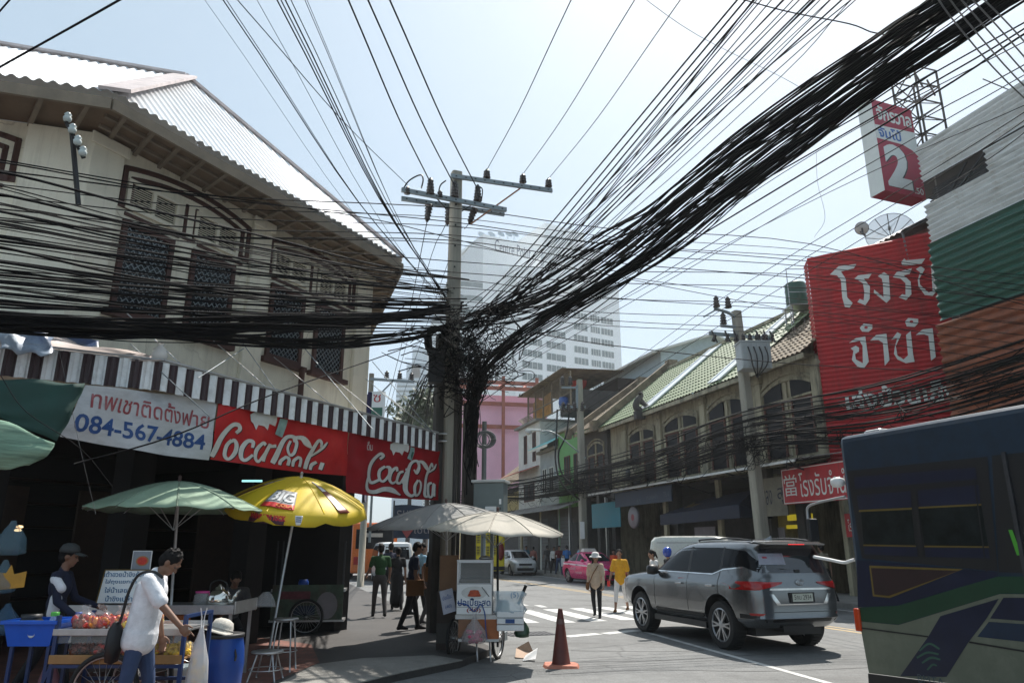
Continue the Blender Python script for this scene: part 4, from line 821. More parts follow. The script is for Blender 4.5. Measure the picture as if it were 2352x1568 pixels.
zB=tx(1000,330,7)[1]; xB0=tx(945,330,7)[0]; xB1=tx(1480,400,7)[0]
b.b2(xB0,xB1,5,30,0,zB,1); b.b2(xB0+2,xB1-7,7,29,zB,tx(1150,215,7)[1],0)
n=10   # rounded end wall
for i in range(n):
    a0,a1=PI/2*i/n,PI/2*(i+1)/n; r=15
    p0,p1=(-r*math.sin(a0)*1.0,r*(1-math.cos(a0))),(-r*math.sin(a1)*1.0,r*(1-math.cos(a1)))
    h0,h1=zA-4.4*i**1.25*.5,zA-4.4*(i+1)**1.25*.5
    b.add([(p0[0],p0[1],0),(p1[0],p1[1],0),(p1[0],p1[1],h1),(p0[0],p0[1],h0)],[(0,1,2,3)],1); b.add([(p0[0],p0[1],h0),(p1[0],p1[1],h1),(0,24,h1)],[(0,1,2)],1)
b.prism([(xl-3,zl+2),(xA+13,tx(1200,650,-5)[1]+2.5),(xA+13,tx(1200,650,-5)[1]-5),(xl+7,zl-12),(xl,zl-5)],-7,-5.05,0)
b.build('wall',[M['towerwhite'],M['towergrey']],tw)
nw=0
for rx0,rx1 in ((760,950),(990,1172),(1253,1382),(1412,1500),(1512,1625)):
    for k in range(0,8):
        y0=1040+107*k-(0 if rx0>1200 else 50)
        if rx0<1200 and k<2: continue
        xx0=tx(rx0,1050,-5)[0]; xx1=tx(rx1,1050,-5)[0]; zz_=tx(1420,1062+107*k,-5)[1]
        w=MB(); w.b2(xx0,xx1,-5.12,-5.005,zz_-2.1,zz_+.4)
        for q_ in range(4): x_=xx0+(xx1-xx0)*q_/4; w.b2(x_-.06,x_+.06,-5.2,-5.121,zz_-2.1,zz_+.4,1)
        w.build('window',[M['towerwin'],M['towerwhite']],tw); nw+=1
lt=MB()
x0,z0=tx(500,455); x1,z1=tx(845,455); lt.text('Centre Point',x0,tx(500,420)[1]-1.0,x1-x0,4.9,y=-.06,mi=0)
lt.build('lettering',mat('towerink',(.10,.12,.17),.6),tw)
for i,(x,w_) in enumerate(((405,60),(500,70),(590,70),(665,50),(725,80))):
    d=MB(); p=tx(x,270); d.lathe([(0,0),(1.2,.3),(1.6,.8)],14,0,M=Matrix.Rotation(R(60),4,'X')); d.bar((0,0,0),(0,.5,-3.6),.3); 
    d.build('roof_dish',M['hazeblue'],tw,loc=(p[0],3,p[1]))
for i,(x,y,w_,h_) in enumerate(((236,590,34,60),(297,525,26,50),(345,478,14,40))):
    # oval windows of the rounded end
    pass
b=MB()
for k in range(7):
    z=zA-22-5.4*k
    for i in range(6): 
        a0,a1=PI/2*i/n,PI/2*(i+1)/n; r=15.1
        b.add([(-r*math.sin(a0),r*(1-math.cos(a0))-.06,z),(-r*math.sin(a1),r*(1-math.cos(a1))-.06,z-.0),(-r*math.sin(a1),r*(1-math.cos(a1))-.06,z+2.0),(-r*math.sin(a0),r*(1-math.cos(a0))-.06,z+2.0)],[(0,1,2,3)])
b.build('window_band',M['towerwin'],tw)
def farblock(label,u0,u1,vt,Y,d,steps=()):
    p=at(u0,vt,Y); q_=at(u1,vt,Y); t=thing('tower_block',label,'tower',(p.x,Y,0)); L=q_.x-p.x; b=MB(); b.b2(0,L,0,d,0,p.z)
    for a_,c0,vt2 in steps: b.b2(L*a_,L*c0,.5,d-.5,p.z-.5,at(u0,vt2,Y).z)
    for k in range(16): b.b2(-.05,L+.05,-.12,-.01,p.z-3-k*3.4,p.z-1.6-k*3.4,1)
    b.build('wall',[M['hazeblue'],M['towerwin']],t)
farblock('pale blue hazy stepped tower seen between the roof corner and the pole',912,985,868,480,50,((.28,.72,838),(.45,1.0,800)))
def leaftree(name,label,u,v,Y,r,h0,n,cat='tree',seed=1):
    p=at(u,v,Y); rr=random.Random(seed); t=thing(name,label,cat,(p.x,p.y,0)); b=MB(); b.tube([(0,0,0),(.1,0,p.z*.5),(0,.1,p.z)],[.25,.2,.08],7)
    for k in range(6): a_=k*1.05; b.tube([(0,0,p.z*.6),(r*.5*math.cos(a_),r*.5*math.sin(a_),p.z*.85),(r*.9*math.cos(a_),r*.9*math.sin(a_),p.z+rr.uniform(-.5,1))],[.1,.06,.02],5)
    b.build('trunk',M['darkwood'],t); c=MB()
    cl=[Vector((rr.gauss(0,r*.55),rr.gauss(0,r*.55),p.z+rr.gauss(0,r*.4))) for k in range(40)]
    for i in range(n):
        q_=cl[rr.randrange(40)]+Vector((rr.gauss(0,.45),rr.gauss(0,.45),rr.gauss(0,.35))); s=rr.uniform(.14,.3); a_=Vector((rr.gauss(0,1),rr.gauss(0,1),rr.gauss(0,1))).normalized(); b_=a_.orthogonal().normalized()
        c.add([q_-a_*s,q_+b_*s*.5,q_+a_*s,q_-b_*s*.5],[(0,1,2,3)])
    c.build('crown',mat('leafgreen',(.06,.085,.035),.6,ns=6,na=.4),t)
leaftree('tree','leafy tree behind the utility pole beyond the striped awning',985,955,62,2.2,5,2600,seed=3)
leaftree('tree','small leafy tree by the far street in front of the hazy tower',945,985,75,1.6,5,1600,seed=5)
# ================= street poles
def insul(mb,o,d=(0,0,1),s=1,mi=2,n=4):
    d=Vector(d).normalized(); T=Matrix.Translation(o)@d.to_track_quat('Z','Y').to_matrix().to_4x4(); prof=[(.015,0)]
    for i in range(n): z=.06*i; prof+= [(.075-.006*i,z+.01),(.08-.006*i,z+.03),(.04,z+.05)]
    prof+= [(.02,.06*n+.03)]; mb.lathe([(r_*s,z_*s) for r_,z_ in prof],12,mi,M=T)
def channel(mb,p,q_,h=.1,mi=1,holes=True):
    p,q_=Vector(p),Vector(q_); mb.bar(p,q_,.06,h,mi)
    if holes:
        n=int((q_-p).length/.22)
        for i in range(n): c=p.lerp(q_,(i+.5)/n); d=(q_-p).normalized(); mb.bar(c-d*.02,c+d*.02,.066,.03,4)
PX,PY=-1.28,15.0; PF=Fr(PX,PY,66); w3=lambda u,v,y=0: PF.w(PF.pl(u,v,y)[0],y,PF.pl(u,v,y)[1])-Vector((PX,PY,0))
up_=thing('utility_pole','tall concrete utility pole with steel crossarms carrying the tangle of cables','utility pole',(PX,PY,0))
b=MB(); 
def sqpole(mb,h,w0,w1,mi=0,lean=(0,0),rz=0):
    V=[];c=.28
    for z,w in ((0,w0),(h,w1)):
        for a_,b_ in ((-1,-1+c),(-1+c,-1),(1-c,-1),(1,-1+c),(1,1-c),(1-c,1),(-1+c,1),(-1,1-c)):
            x,y=a_*w/2,b_*w/2; V.append((x*math.cos(rz)-y*math.sin(rz)+lean[0]*z/h,x*math.sin(rz)+y*math.cos(rz)+lean[1]*z/h,z))
    mb.add(V,[(i,(i+1)%8,8+(i+1)%8,8+i) for i in range(8)]+[tuple(range(8,16))],mi)
sqpole(b,9.97,.33,.23,rz=.4); b.build('post',M['polecon'],up_)
b=MB()
for k in range(11): b.box(.02,-.135,4.6+.5*k,.035,.03,.035)
b.build('step_bolt',M['black'],up_)
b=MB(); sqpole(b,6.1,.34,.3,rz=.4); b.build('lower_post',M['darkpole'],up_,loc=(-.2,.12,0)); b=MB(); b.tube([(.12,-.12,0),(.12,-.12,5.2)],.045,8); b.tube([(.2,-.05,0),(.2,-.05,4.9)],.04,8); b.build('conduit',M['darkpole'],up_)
b=MB(); 
for z in (3.75,3.9): b.lathe([(.19,0),(.205,.01),(.205,.03),(.19,.04)],10,0,o=(-.12,.02,z))
b.build('strap',M['steel'],up_)
MM=[M['polecon'],M['galv'],M['porcelain'],mat('rustbrace',(.30,.13,.06),.6,ns=5,na=.2),M['black']]
b=MB(); channel(b,w3(922,436,-.18),w3(1163,482,-.18)); b.build('crossarm',MM,up_); b=MB(); channel(b,w3(922,456,.18),w3(1158,492,.18)); b.build('crossarm',MM,up_)
b=MB(); channel(b,w3(1036,404,-.18),w3(1268,438,-.18)); b.build('crossarm',MM,up_); b=MB(); b.bar(w3(1082,514),w3(1196,432,-.12),.05,.03,3); b.build('brace',MM,up_)
b=MB(); b.bar(w3(1000,452),w3(1030,486),.03,.02,4); b.bar(w3(1085,470),w3(1050,492),.03,.02,4); b.build('brace',MM,up_)
INS={}
for i,(u,v,s) in enumerate(((988,448,1.6),(1044,455,1.6),(1097,463,1.6),(1118,410,1.15),(1201,420,1.15),(1260,430,1.15),(935,446,.9),(1010,455,.9))):
    b=MB(); p=w3(u,v,-.18); insul(b,p,(0,0,1),s*.8 if s>1.5 else s,n=5 if s>1.5 else 3); b.build('insulator',MM,up_); INS[i]=p+Vector((PX,PY,.3 if s>1.5 else .22))
for u,v,u2,v2 in ((986,470,981,500),(1032,478,1028,505),(1090,478,1078,510)):
    b=MB(); p,q_=w3(u,v,.18),w3(u2,v2,.18); q_=p+(q_-p).normalized()*.38+Vector((0,.05,0)); insul(b,p,q_-p,1.25,n=5); b.build('strain_insulator',MM,up_)
b=MB(); b.tube(crom([w3(925,440,-.18)+Vector((0,0,.05)),w3(940,415,-.2),w3(965,402,-.2),w3(972,412,-.25),w3(968,432,-.3)],5),.018,5,4); b.tube(crom([w3(1010,450,-.18),w3(1008,440,-.2),w3(1012,425,-.2),w3(1024,415,-.2)],5),.016,5,4); b.tube(crom([w3(1099,450,-.2),w3(1098,430,-.22),w3(1108,435,-.25),w3(1106,462,-.2)],5),.014,5,4)
b.build('jumper_wire',MM,up_)
b=MB(); b.b2(-.16,.16,-.12,.12,0,.62); b.b2(-.2,.2,-.14,.14,.621,.68); p=w3(1002,880,-.15); b.build('junction_box',M['black'],up_,loc=tuple(p))
b=MB(); b.lathe([(.05,-.22),(.08,-.15),(.06,.1),(.02,.2)],8); b.build('splice_box',M['black'],up_,loc=tuple(w3(985,780,-.1)))
# second darker post beside it
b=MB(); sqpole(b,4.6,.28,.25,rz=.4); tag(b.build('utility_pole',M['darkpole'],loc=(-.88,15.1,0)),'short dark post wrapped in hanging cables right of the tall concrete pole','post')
# grey control cabinet on a post, lamp post with coils
t=thing('control_cabinet','grey metal traffic control cabinet with pale lid raised behind the cream umbrella','cabinet',(-.42,14.6,0),R(-12))
b=MB(); b.b2(-.3,.3,-.2,.2,2.08,2.9); b.build('box',mat('cabgrey',(.13,.16,.16),.5,.1,ns=4,na=.08),t,bevel=.012); b=MB(); b.b2(-.34,.34,-.25,.25,2.901,2.95); b.build('lid',mat('cablid',(.4,.42,.42),.4),t,bevel=.01)
b=MB(); b.b2(-.03,.03,.1,.16,0,2.079); b.b2(-.3,.3,-.2,.2,0,.15); b.build('stand',M['galv'],t); b=MB(); b.b2(-.06,.16,-.207,-.2005,2.3,2.44); b.b2(-.03,.12,-.209,-.2075,2.355,2.365,1); b.build('notice',[M['white'],M['darksteel']],t)
b=MB(); b.b2(.22,.26,-.22,-.2005,2.48,2.58); b.b2(.235,.25,-.22,-.2005,2.38,2.42,1); b.build('handle',[M['white'],M['black']],t)
t=thing('lamp_post','thin grey steel post with coils of cable near its top','post',(-.62,16.2,0))
b=MB(); b.tube([(0,0,0),(0,0,4.4)],.055,10); b.build('post',M['galv'],t)
b=MB()
for k in range(7): r_=.17+.02*(k%3); b.tube([(r_*math.cos(a_)+.02*k-.05,-.07-.012*k,3.98+r_*.9*math.sin(a_)) for a_ in np.linspace(0,2*PI,18)],.014,5)
b.build('cable_coil',mat('greycable',(.16,.17,.17),.5),t)
# transformer pole on the right pavement
TX,TY=8.6,25.6; t=thing('utility_pole','concrete transformer pole with crossarms and fuses in front of the green roofed shophouses','utility pole',(TX,TY,0)); tp=lambda u,v,Y=25.5: at(u,v,Y)-Vector((TX,TY,0))
b=MB(); sqpole(b,10.1,.42,.3,lean=(-.27,0),rz=.3); b.build('post',M['polecon'],t)
b=MB(); b.tube(crom([tp(1697,760),tp(1692,735),tp(1680,722),tp(1655,712),tp(1640,710)],4),.06,6,1); b.bar(tp(1616,728),tp(1650,708),.05,.05,1); b.build('bracket_arm',MM,t)
b=MB(); channel(b,tp(1628,765),tp(1772,778),.13,holes=False); b.build('crossarm',MM,t); b=MB(); channel(b,tp(1655,748),tp(1700,752),.1,holes=False); b.build('crossarm',MM,t)
for u,v in ((1646,706),(1673,708),(1662,745)):
    b=MB(); insul(b,tp(u,v),(0,0,1),1.7,n=4); b.build('insulator',MM,t)
for u in (1634,1664,1684,1735,1752,1766):
    b=MB(); p=tp(u,768); b.bar(p+Vector((0,-.1,.1)),p+Vector((.15,-.15,-.35)),.06,.06,2); insul(b,p+Vector((.02,-.1,-.3)),(.3,-.1,1),1.1,n=4); b.build('fuse',MM,t)
b=MB(); p=tp(1733,850,25.1); b.b2(-.52,.52,-.35,.3,0,.95); b.b2(-.56,.56,-.39,.34,.951,1.0); 
for k in range(6): b.b2(-.5+.18*k,-.45+.18*k,-.4,-.351,.05,.9)
b.build('transformer',mat('transgrey',(.36,.38,.38),.5,ns=4,na=.1,stain=(.22,.2,.18)),t,loc=tuple(p))
for k in range(4):
    b=MB(); insul(b,p+Vector((-.36+.24*k,-.2,1.0)),(0,0,1),1.1,n=4); b.build('bushing',MM,t)
b=MB()
for k in range(4): b.tube(crom([p+Vector((-.3+.2*k,-.42,.75)),p+Vector((-.25+.2*k,-.5,.4)),p+Vector((-.2+.16*k,-.45,.05)),p+Vector((0,-.2,-.3))],4),.025,5,4)
b.build('lead_wire',MM,t)
# second street pole farther left with a lamp arm
t=thing('utility_pole','street pole with crossarm and curved lamp arm in front of the lime green house','utility pole',(3.9,41,0)); tp=lambda u,v,Y=40.9: at(u,v,Y)-Vector((3.9,41,0))
b=MB(); sqpole(b,11,.42,.3,rz=.3); b.build('post',M['polecon'],t)
b=MB(); channel(b,tp(1284,934),tp(1345,934),.14,holes=False); b.build('crossarm',MM,t); b=MB(); b.bar(tp(1290,890),tp(1325,890),.12,.12,1); b.bar(tp(1325,885),tp(1325,935),.12,.12,1); b.bar(tp(1295,935),tp(1330,935),.1,.1,1); b.build('bracket_arm',MM,t)
for u,v in ((1294,944),(1306,946),(1320,944),(1338,944),(1292,884),(1310,884)):
    b=MB(); insul(b,tp(u,v),(0,0,1),2.0,n=4); b.build('insulator',MM,t)
b=MB(); b.tube(crom([tp(1345,1052),tp(1310,1022),tp(1280,998),tp(1262,990),tp(1245,990)],5),.045,6,1); b.build('lamp_arm',MM,t)
b=MB(); q_=tp(1222,990); b.add([(q_.x-.42,q_.y-.12,q_.z),(q_.x+.55,q_.y-.1,q_.z+.02),(q_.x+.55,q_.y+.1,q_.z+.02),(q_.x-.42,q_.y+.12,q_.z),(q_.x-.3,q_.y-.08,q_.z+.16),(q_.x+.5,q_.y-.06,q_.z+.12),(q_.x+.5,q_.y+.06,q_.z+.12),(q_.x-.3,q_.y+.08,q_.z+.16)],[(0,3,2,1),(4,5,6,7),(0,1,5,4),(1,2,6,5),(2,3,7,6),(3,0,4,7)]); b.lathe([(.0,-.22),(.18,-.12),(.2,.0)],10,1,o=(q_.x-.2,q_.y,q_.z)); b.build('lamp_head',[M['paintwhite'],mat('lampglass',(.5,.5,.48),.2)],t,bevel=.02)
b=MB(); b.tube(crom([tp(1280,940),tp(1278,1000),tp(1276,1060),tp(1290,1110),tp(1335,1150)],5),.05,5,4); b.tube(crom([tp(1308,946),tp(1300,1000),tp(1283,1040),tp(1292,1090),tp(1335,1125)],5),.05,5,4); b.build('drop_cable',MM,t)
b=MB(); b.b2(-.12,.12,-.3,-.26,0,.9); b.build('plate',M['white'],t,loc=tuple(tp(1337,1237)*1.0))
# low wooden pole behind the awning
p=at(853,872,34); t=thing('utility_pole','thin wooden pole with a three insulator crossarm behind the cream building','utility pole',(p.x,p.y,0)); b=MB(); b.tube([(0,0,0),(0,0,p.z+.3)],[.16,.12],8); b.build('post',M['polecon'],t)
tp=lambda u,v: at(u,v,33.9)-Vector((p.x,p.y,0))
b=MB(); channel(b,tp(850,870),tp(952,877),.13,holes=False); b.bar(tp(905,872),tp(853,925),.06,.06,1); b.build('crossarm',MM,t)
for u,v in ((888,868),(918,870),(945,872)):
    b=MB(); insul(b,tp(u,v),(0,0,1),1.7,n=3); b.build('insulator',MM,t)
p=at(845,960,33); b=MB(); b.b2(0,.75,0,.06,0,1.25); b.text('ซ',.2,.75,.35,.35,y=-.006,mi=1); b.b2(.1,.65,-.004,-.001,.1,.5,2); b.b2(.3,.4,.061,.12,-5.5,1,3)
tag(b.build('street_sign',[M['white'],M['red'],M['inkgreen'] if 'inkgreen' in M else M['red'],M['galv']],loc=tuple(p)),'small white street sign with red mark beside the blue downpipe','sign')
# ================= vehicles
def paint(name,col,metal=0.0,rough=.28): return mat(name,col,rough,metal,ns=30,na=.03,coat=.6,stain=tuple(c*.75 for c in col),sa=.25,ss=1.2)
mat('rubber',(.012,.012,.012),.75,ns=6,na=.3); mat('alloy',(.42,.42,.43),.3,.8,ns=5,na=.1); mat('carglass',(.006,.007,.009),.1,ns=2,na=.3,spec=.14); mat('taillight',(.35,.008,.008),.15,ns=9,na=.3,coat=.5); mat('chrome',(.7,.7,.7),.12,.9); mat('plastic',(.018,.018,.019),.5,ns=8,na=.2); mat('headlight',(.6,.62,.63),.08,ns=9,na=.2,coat=.6)
class Body:
    def __init__(s,lev): s.L=np.array(lev,float)
    def p(s,z):
        L=s.L; return [np.interp(z,L[:,0],L[:,i]) for i in range(1,5)]
    def side(s,x,z,sg=1):
        xr,xf,w,n=s.p(z); c,a=(xr+xf)/2,(xf-xr)/2; t=min(1,abs((x-c)/a)); return sg*w*(1-t**n)**(1/n)
    def end(s,y,z,sg):
        xr,xf,w,n=s.p(z); c,a=(xr+xf)/2,(xf-xr)/2; t=min(1,abs(y/w)); return c+sg*a*(1-t**n)**(1/n)
    def shell(s,N=72):
        b=MB(); V=[];Fs=[]
        for z,xr,xf,w,n in s.L:
            c,a=(xr+xf)/2,(xf-xr)/2
            for j in range(N):
                t=2*PI*(j+.5)/N; co,si=math.cos(t),math.sin(t); f=lambda q: math.copysign(abs(q)**(2/n),q); V.append((c+a*f(co),w*f(si),z))
        k=len(s.L)
        for i in range(k-1):
            for j in range(N): Fs.append((i*N+j,i*N+(j+1)%N,(i+1)*N+(j+1)%N,(i+1)*N+j))
        Fs+=[tuple(reversed(range(N))),tuple((k-1)*N+j for j in range(N))]
        b.add(V,Fs,0,True); return b
    def make(s,par,mats,arches,sharp=32,name='body'):
        o=s.shell().build(name,mats,par); 
        c=MB()
        for x,r in arches: c.lathe([(r,-2),(r,2)],28,1,M=Matrix.Translation((x,0,r*.93))@Matrix.Rotation(PI/2,4,'X'),cap=True)
        if arches:
            co=c.build('cutter',mats,par); md=o.modifiers.new('b','BOOLEAN'); md.object=co; md.operation='DIFFERENCE'; md.solver='EXACT'
            bake(o); bpy.data.objects.remove(co)
        o.data.set_sharp_from_angle(angle=R(sharp)); return o
    def cols(s,b,C,off=.005,mi=0,sg=1,nx=5,nz=4):   # panel on the flank from columns (x,zlo,zhi)
        xs=[c[0] for c in C]
        G=[]
        for i in range(len(C)-1):
            for k in range(nx+(i==len(C)-2)):
                t=k/nx; G.append([C[i][q]+(C[i+1][q]-C[i][q])*t for q in range(3)])
        V=[(x,s.side(x,lo+(hi-lo)*j/nz,sg)+sg*off,lo+(hi-lo)*j/nz) for x,lo,hi in G for j in range(nz+1)]
        n=nz+1; b.add(V,[(i*n+j,(i+1)*n+j,(i+1)*n+j+1,i*n+j+1) for i in range(len(G)-1) for j in range(nz)],mi,True); return b
    def rows(s,b,Rw,off=.005,mi=0,sg=-1,ny=10,nz=4):  # panel on the front (+1) or rear (-1) from rows (z,y0,y1)
        G=[]
        for i in range(len(Rw)-1):
            for k in range(nz+(i==len(Rw)-2)):
                t=k/nz; G.append([Rw[i][q]+(Rw[i+1][q]-Rw[i][q])*t for q in range(3)])
        V=[(s.end(y0+(y1-y0)*j/ny,z,sg)+sg*off,y0+(y1-y0)*j/ny,z) for z,y0,y1 in G for j in range(ny+1)]
        n=ny+1; b.add(V,[(i*n+j,i*n+j+1,(i+1)*n+j+1,(i+1)*n+j) for i in range(len(G)-1) for j in range(ny)],mi,True); return b
def wheel(par,x,y,r,w=.24,spokes=6,rim=.7):
    sg=1 if y>0 else -1; T=Matrix.Translation((x,y,r))@Matrix.Rotation(-sg*PI/2,4,'X')   # local z points outward
    b=MB(); q=r*rim; b.lathe([(q*.96,-w/2),(r*.93,-w/2),(r,-w*.36),(r*1.0,w*.36),(r*.94,w/2),(q*1.02,w/2),(q*.98,w*.35),(q*.6,w*.2),(.0,w*.18)],36,0,M=T)
    for k in range(36):
        a=2*PI*k/36; b.box(r*1.0*math.cos(a),r*1.0*math.sin(a),0,.012,.02,w*.7,0,T@Matrix.Identity(4))
    o=b.build('wheel',M['rubber'],par,sharp=40)
    b=MB(); b.lathe([(q*.99,w*.3),(q*1.0,w*.47),(q*.93,w*.5),(q*.9,w*.42)],36,0,M=T)
    for k in range(spokes):
        for d in (-.16,.16):
            a=2*PI*k/spokes+d; a2=2*PI*k/spokes+d*.35; b.bar(T@Vector((.05*math.cos(a2),.05*math.sin(a2),w*.42)),T@Vector((q*.95*math.cos(a),q*.95*math.sin(a),w*.44)),.026,.03,0,up=(T.to_3x3()@Vector((0,0,1))))
    b.lathe([(.07,w*.3),(.075,w*.44),(.04,w*.48),(0,w*.48)],16,0,M=T); b.build('rim',M['alloy'],o,sharp=40); return o
def seam(B,b,x0,z0,x1,z1,sg,w=.012,mi=0,off=.003):
    if abs(x1-x0)<1e-6: B.cols(b,[(x0-w/2,z0,z1),(x0+w/2,z0,z1)],off,mi,sg,1,8)
    else: B.cols(b,[(x0,z0,z0+w),(x1,z1,z1+w)],off,mi,sg,12,1)
# ---- grey sport utility vehicle
SV=thing('parked_car','large silver grey sport utility vehicle seen from its rear left corner','car',(4.48,13.64,0),R(108.5))
PAINT=paint('suvpaint',(.19,.195,.20),.8,.22)
B=Body([(.40,-.80,3.6,.84,8),(.50,-.96,3.78,.92,7),(.56,-1.0,3.84,.945,7),(.60,-.985,3.86,.95,7),(.80,-1.0,3.9,.965,7),(.92,-.99,3.89,.958,7),(1.04,-.985,3.84,.962,7),(1.10,-.975,3.72,.95,7),(1.16,-.96,3.25,.925,6.5),(1.21,-.955,2.72,.90,6),(1.235,-.95,2.52,.888,6),(1.30,-.93,2.38,.872,6),(1.50,-.85,2.0,.82,6),(1.64,-.78,1.72,.775,6),(1.72,-.74,1.5,.735,5.5),(1.765,-.70,1.25,.67,5),(1.795,-.6,1.0,.55,4.5),(1.805,-.4,.7,.35,4)])
B.make(SV,[PAINT,M['plastic']],[(0,.47),(2.85,.47)])
b=MB(); b.b2(-.6,3.4,-.66,.66,.26,.41); b.b2(-.85,-.6,-.3,.3,.34,.48); b.b2(.5,2.35,-.9,.9,.30,.4); b.build('underbody',M['plastic'],SV)
for x in (0,2.85):
    for y in (.80,-.80): wheel(SV,x,y,.395,.27)
for sg in (1,-1):
    b=MB(); B.cols(b,[(2.30,1.245,1.26),(1.9,1.24,1.50),(1.55,1.235,1.64),(1.02,1.23,1.675)],.004,0,sg); b.build('side_window',M['carglass'],SV)
    b=MB(); B.cols(b,[(.94,1.23,1.675),(.2,1.24,1.675),(-.02,1.30,1.67)],.004,0,sg); b.build('side_window',M['carglass'],SV)
    b=MB(); B.cols(b,[(-.07,1.325,1.665),(-.6,1.37,1.62),(-.86,1.28,1.42)],.004,0,sg); b.build('side_window',M['carglass'],SV)
    b=MB(); B.cols(b,[(1.02,1.23,1.69),(.94,1.23,1.69)],.005,0,sg); B.cols(b,[(-.02,1.3,1.68),(-.07,1.32,1.68)],.005,0,sg); b.build('pillar',M['plastic'],SV)
    b=MB(); B.cols(b,[(2.3,1.225,1.24),(.2,1.215,1.232),(-.1,1.30,1.318),(-.6,1.34,1.36)],.008,0,sg,8,1); b.build('window_trim',M['chrome'],SV)
    b=MB(); seam(B,b,.98,.5,.98,1.23,sg); seam(B,b,-.02,.9,-.02,1.28,sg); seam(B,b,2.2,.52,2.2,1.2,sg); seam(B,b,2.2,.52,.4,.52,sg); b.build('door_seam',M['black'],SV)
    b=MB(); B.cols(b,[(2.2,.47,.545),(.5,.47,.545)],.012,0,sg); b.build('sill_trim',M['plastic'],SV)
    for x in (1.12,.1):
        b=MB(); b.bar((x,B.side(x,1.03,sg)+sg*.03,1.035),(x+.2,B.side(x+.2,1.03,sg)+sg*.03,1.03),.022,.03); b.build('door_handle',M['chrome'],SV,bevel=.006)
    b=MB(); y=B.side(2.05,1.2,sg); b.lathe([(.0,-.11),(.085,-.09),(.1,0),(.085,.09),(0,.11)],14,0,M=Matrix.Translation((2.08,y+sg*.15,1.25))@Matrix.Rotation(R(90),4,'X')@Matrix.Diagonal((.9,1.0,1.1,1))); b.bar((2.1,y-.02*sg,1.2),(2.08,y+sg*.08,1.22),.06,.04); b.build('wing_mirror',M['plastic'],SV)
    # tail lamp wraps round the corner
    b=MB(); B.cols(b,[(-.50,1.105,1.13),(-.72,1.05,1.135),(-.93,1.0,1.135)],.012,0,sg,6,4); B.rows(b,[(1.0,sg*.80,sg*.945),(1.06,sg*.52,sg*.945),(1.10,sg*.36,sg*.945),(1.128,sg*.34,sg*.945)],.012,0,-1); b.build('tail_lamp',M['taillight'],SV)
    b=MB(); B.rows(b,[(.605,sg*.74,sg*.86),(.64,sg*.70,sg*.87)],.01,0,-1); b.build('fog_lamp',M['taillight'],SV)
    b=MB(); b.tube(crom([(1.0,sg*.60,1.79),(.9,sg*.61,1.815),(0,sg*.61,1.83),(-.6,sg*.585,1.79)],5),.018,6); b.build('roof_rail',M['plastic'],SV)
    b=MB(); B.cols(b,[(3.55,.98,1.05),(3.75,.95,1.03),(3.86,.95,1.0)],.008,0,sg); b.build('headlight',M['headlight'],SV)
    b=MB(); B.cols(b,[(-.55,.55,.62),(-.9,.55,.62)],.004,0,sg); b.build('bumper_seam',M['black'],SV)
b=MB(); B.rows(b,[(1.27,-.80,.80),(1.45,-.77,.77),(1.66,-.70,.70)],.006,0,-1); o=b.build('rear_window',mat('rearglass',(.02,.02,.026),.04,ns=3,na=.4,spec=.9),SV)
b=MB(); B.rows(b,[(1.40,.18,.66),(1.58,.17,.62)],.011,0,-1); B.rows(b,[(1.50,.5,.58),(1.53,.5,.58)],.013,1,-1); b.build('window_sticker',[mat('stickerpale',(.3,.3,.36),.3),mat('stickerred',(.4,.05,.07),.4)],o)
b=MB(); b.tube([(-.92,.0,1.30),(-.915,.3,1.33),(-.90,.5,1.31)],.014,5); b.b2(-.95,-.9,-.05,.05,1.27,1.32); b.build('wiper',M['plastic'],SV)
b=MB(); b.add([(-.72,-.66,1.775),(-.72,.66,1.775),(-.99,.60,1.735),(-.99,-.60,1.735),(-.70,-.68,1.735),(-.70,.68,1.735),(-.98,.6,1.715),(-.98,-.6,1.715)],[(0,1,2,3),(7,6,5,4),(3,2,6,7),(0,3,7,4),(1,5,6,2)]); o=b.build('spoiler',PAINT,SV,bevel=.008); b=MB(); b.b2(-1.0,-.991,-.16,.16,1.72,1.732); b.build('brake_lamp',glow('brakeglow',(.6,.01,.01),1.0),o)
b=MB(); b.add([(-.35,-.02,1.8),(-.15,-.03,1.8),(-.15,.03,1.8),(-.35,.02,1.8),(-.36,0,1.88)],[(0,1,4),(1,2,4),(2,3,4),(3,0,4)]); b.build('antenna',PAINT,SV)
b=MB(); B.rows(b,[(1.0,-.62,.62),(1.03,-.6,.6)],.022,0,-1); b.build('chrome_strip',M['chrome'],SV)
b=MB(); b.lathe([(.055,0),(.065,.008),(.055,.016)],18,0,M=Matrix.Translation((-.985,0,1.12))@Matrix.Rotation(-PI/2,4,'Y')@Matrix.Diagonal((.8,1.2,1,1))); b.lathe([(.022,0.002),(.028,.01),(.022,.016)],14,0,M=Matrix.Translation((-.985,0,1.12))@Matrix.Rotation(-PI/2,4,'Y')@Matrix.Diagonal((1.6,1.2,1,1))); b.build('badge',M['chrome'],SV)
b=MB(); b.b2(-1.022,-.99,-.24,.24,.80,.96,0); b.b2(-1.027,-1.0221,-.2,.2,.82,.945,1); b.text('5กม 2934',-.17,.85,.34,.075,mi=0,fn=lambda x,z:(-1.029,-x,z)); o=b.build('number_plate',[M['black'],mat('platewhite',(.5,.52,.45),.5)],SV)
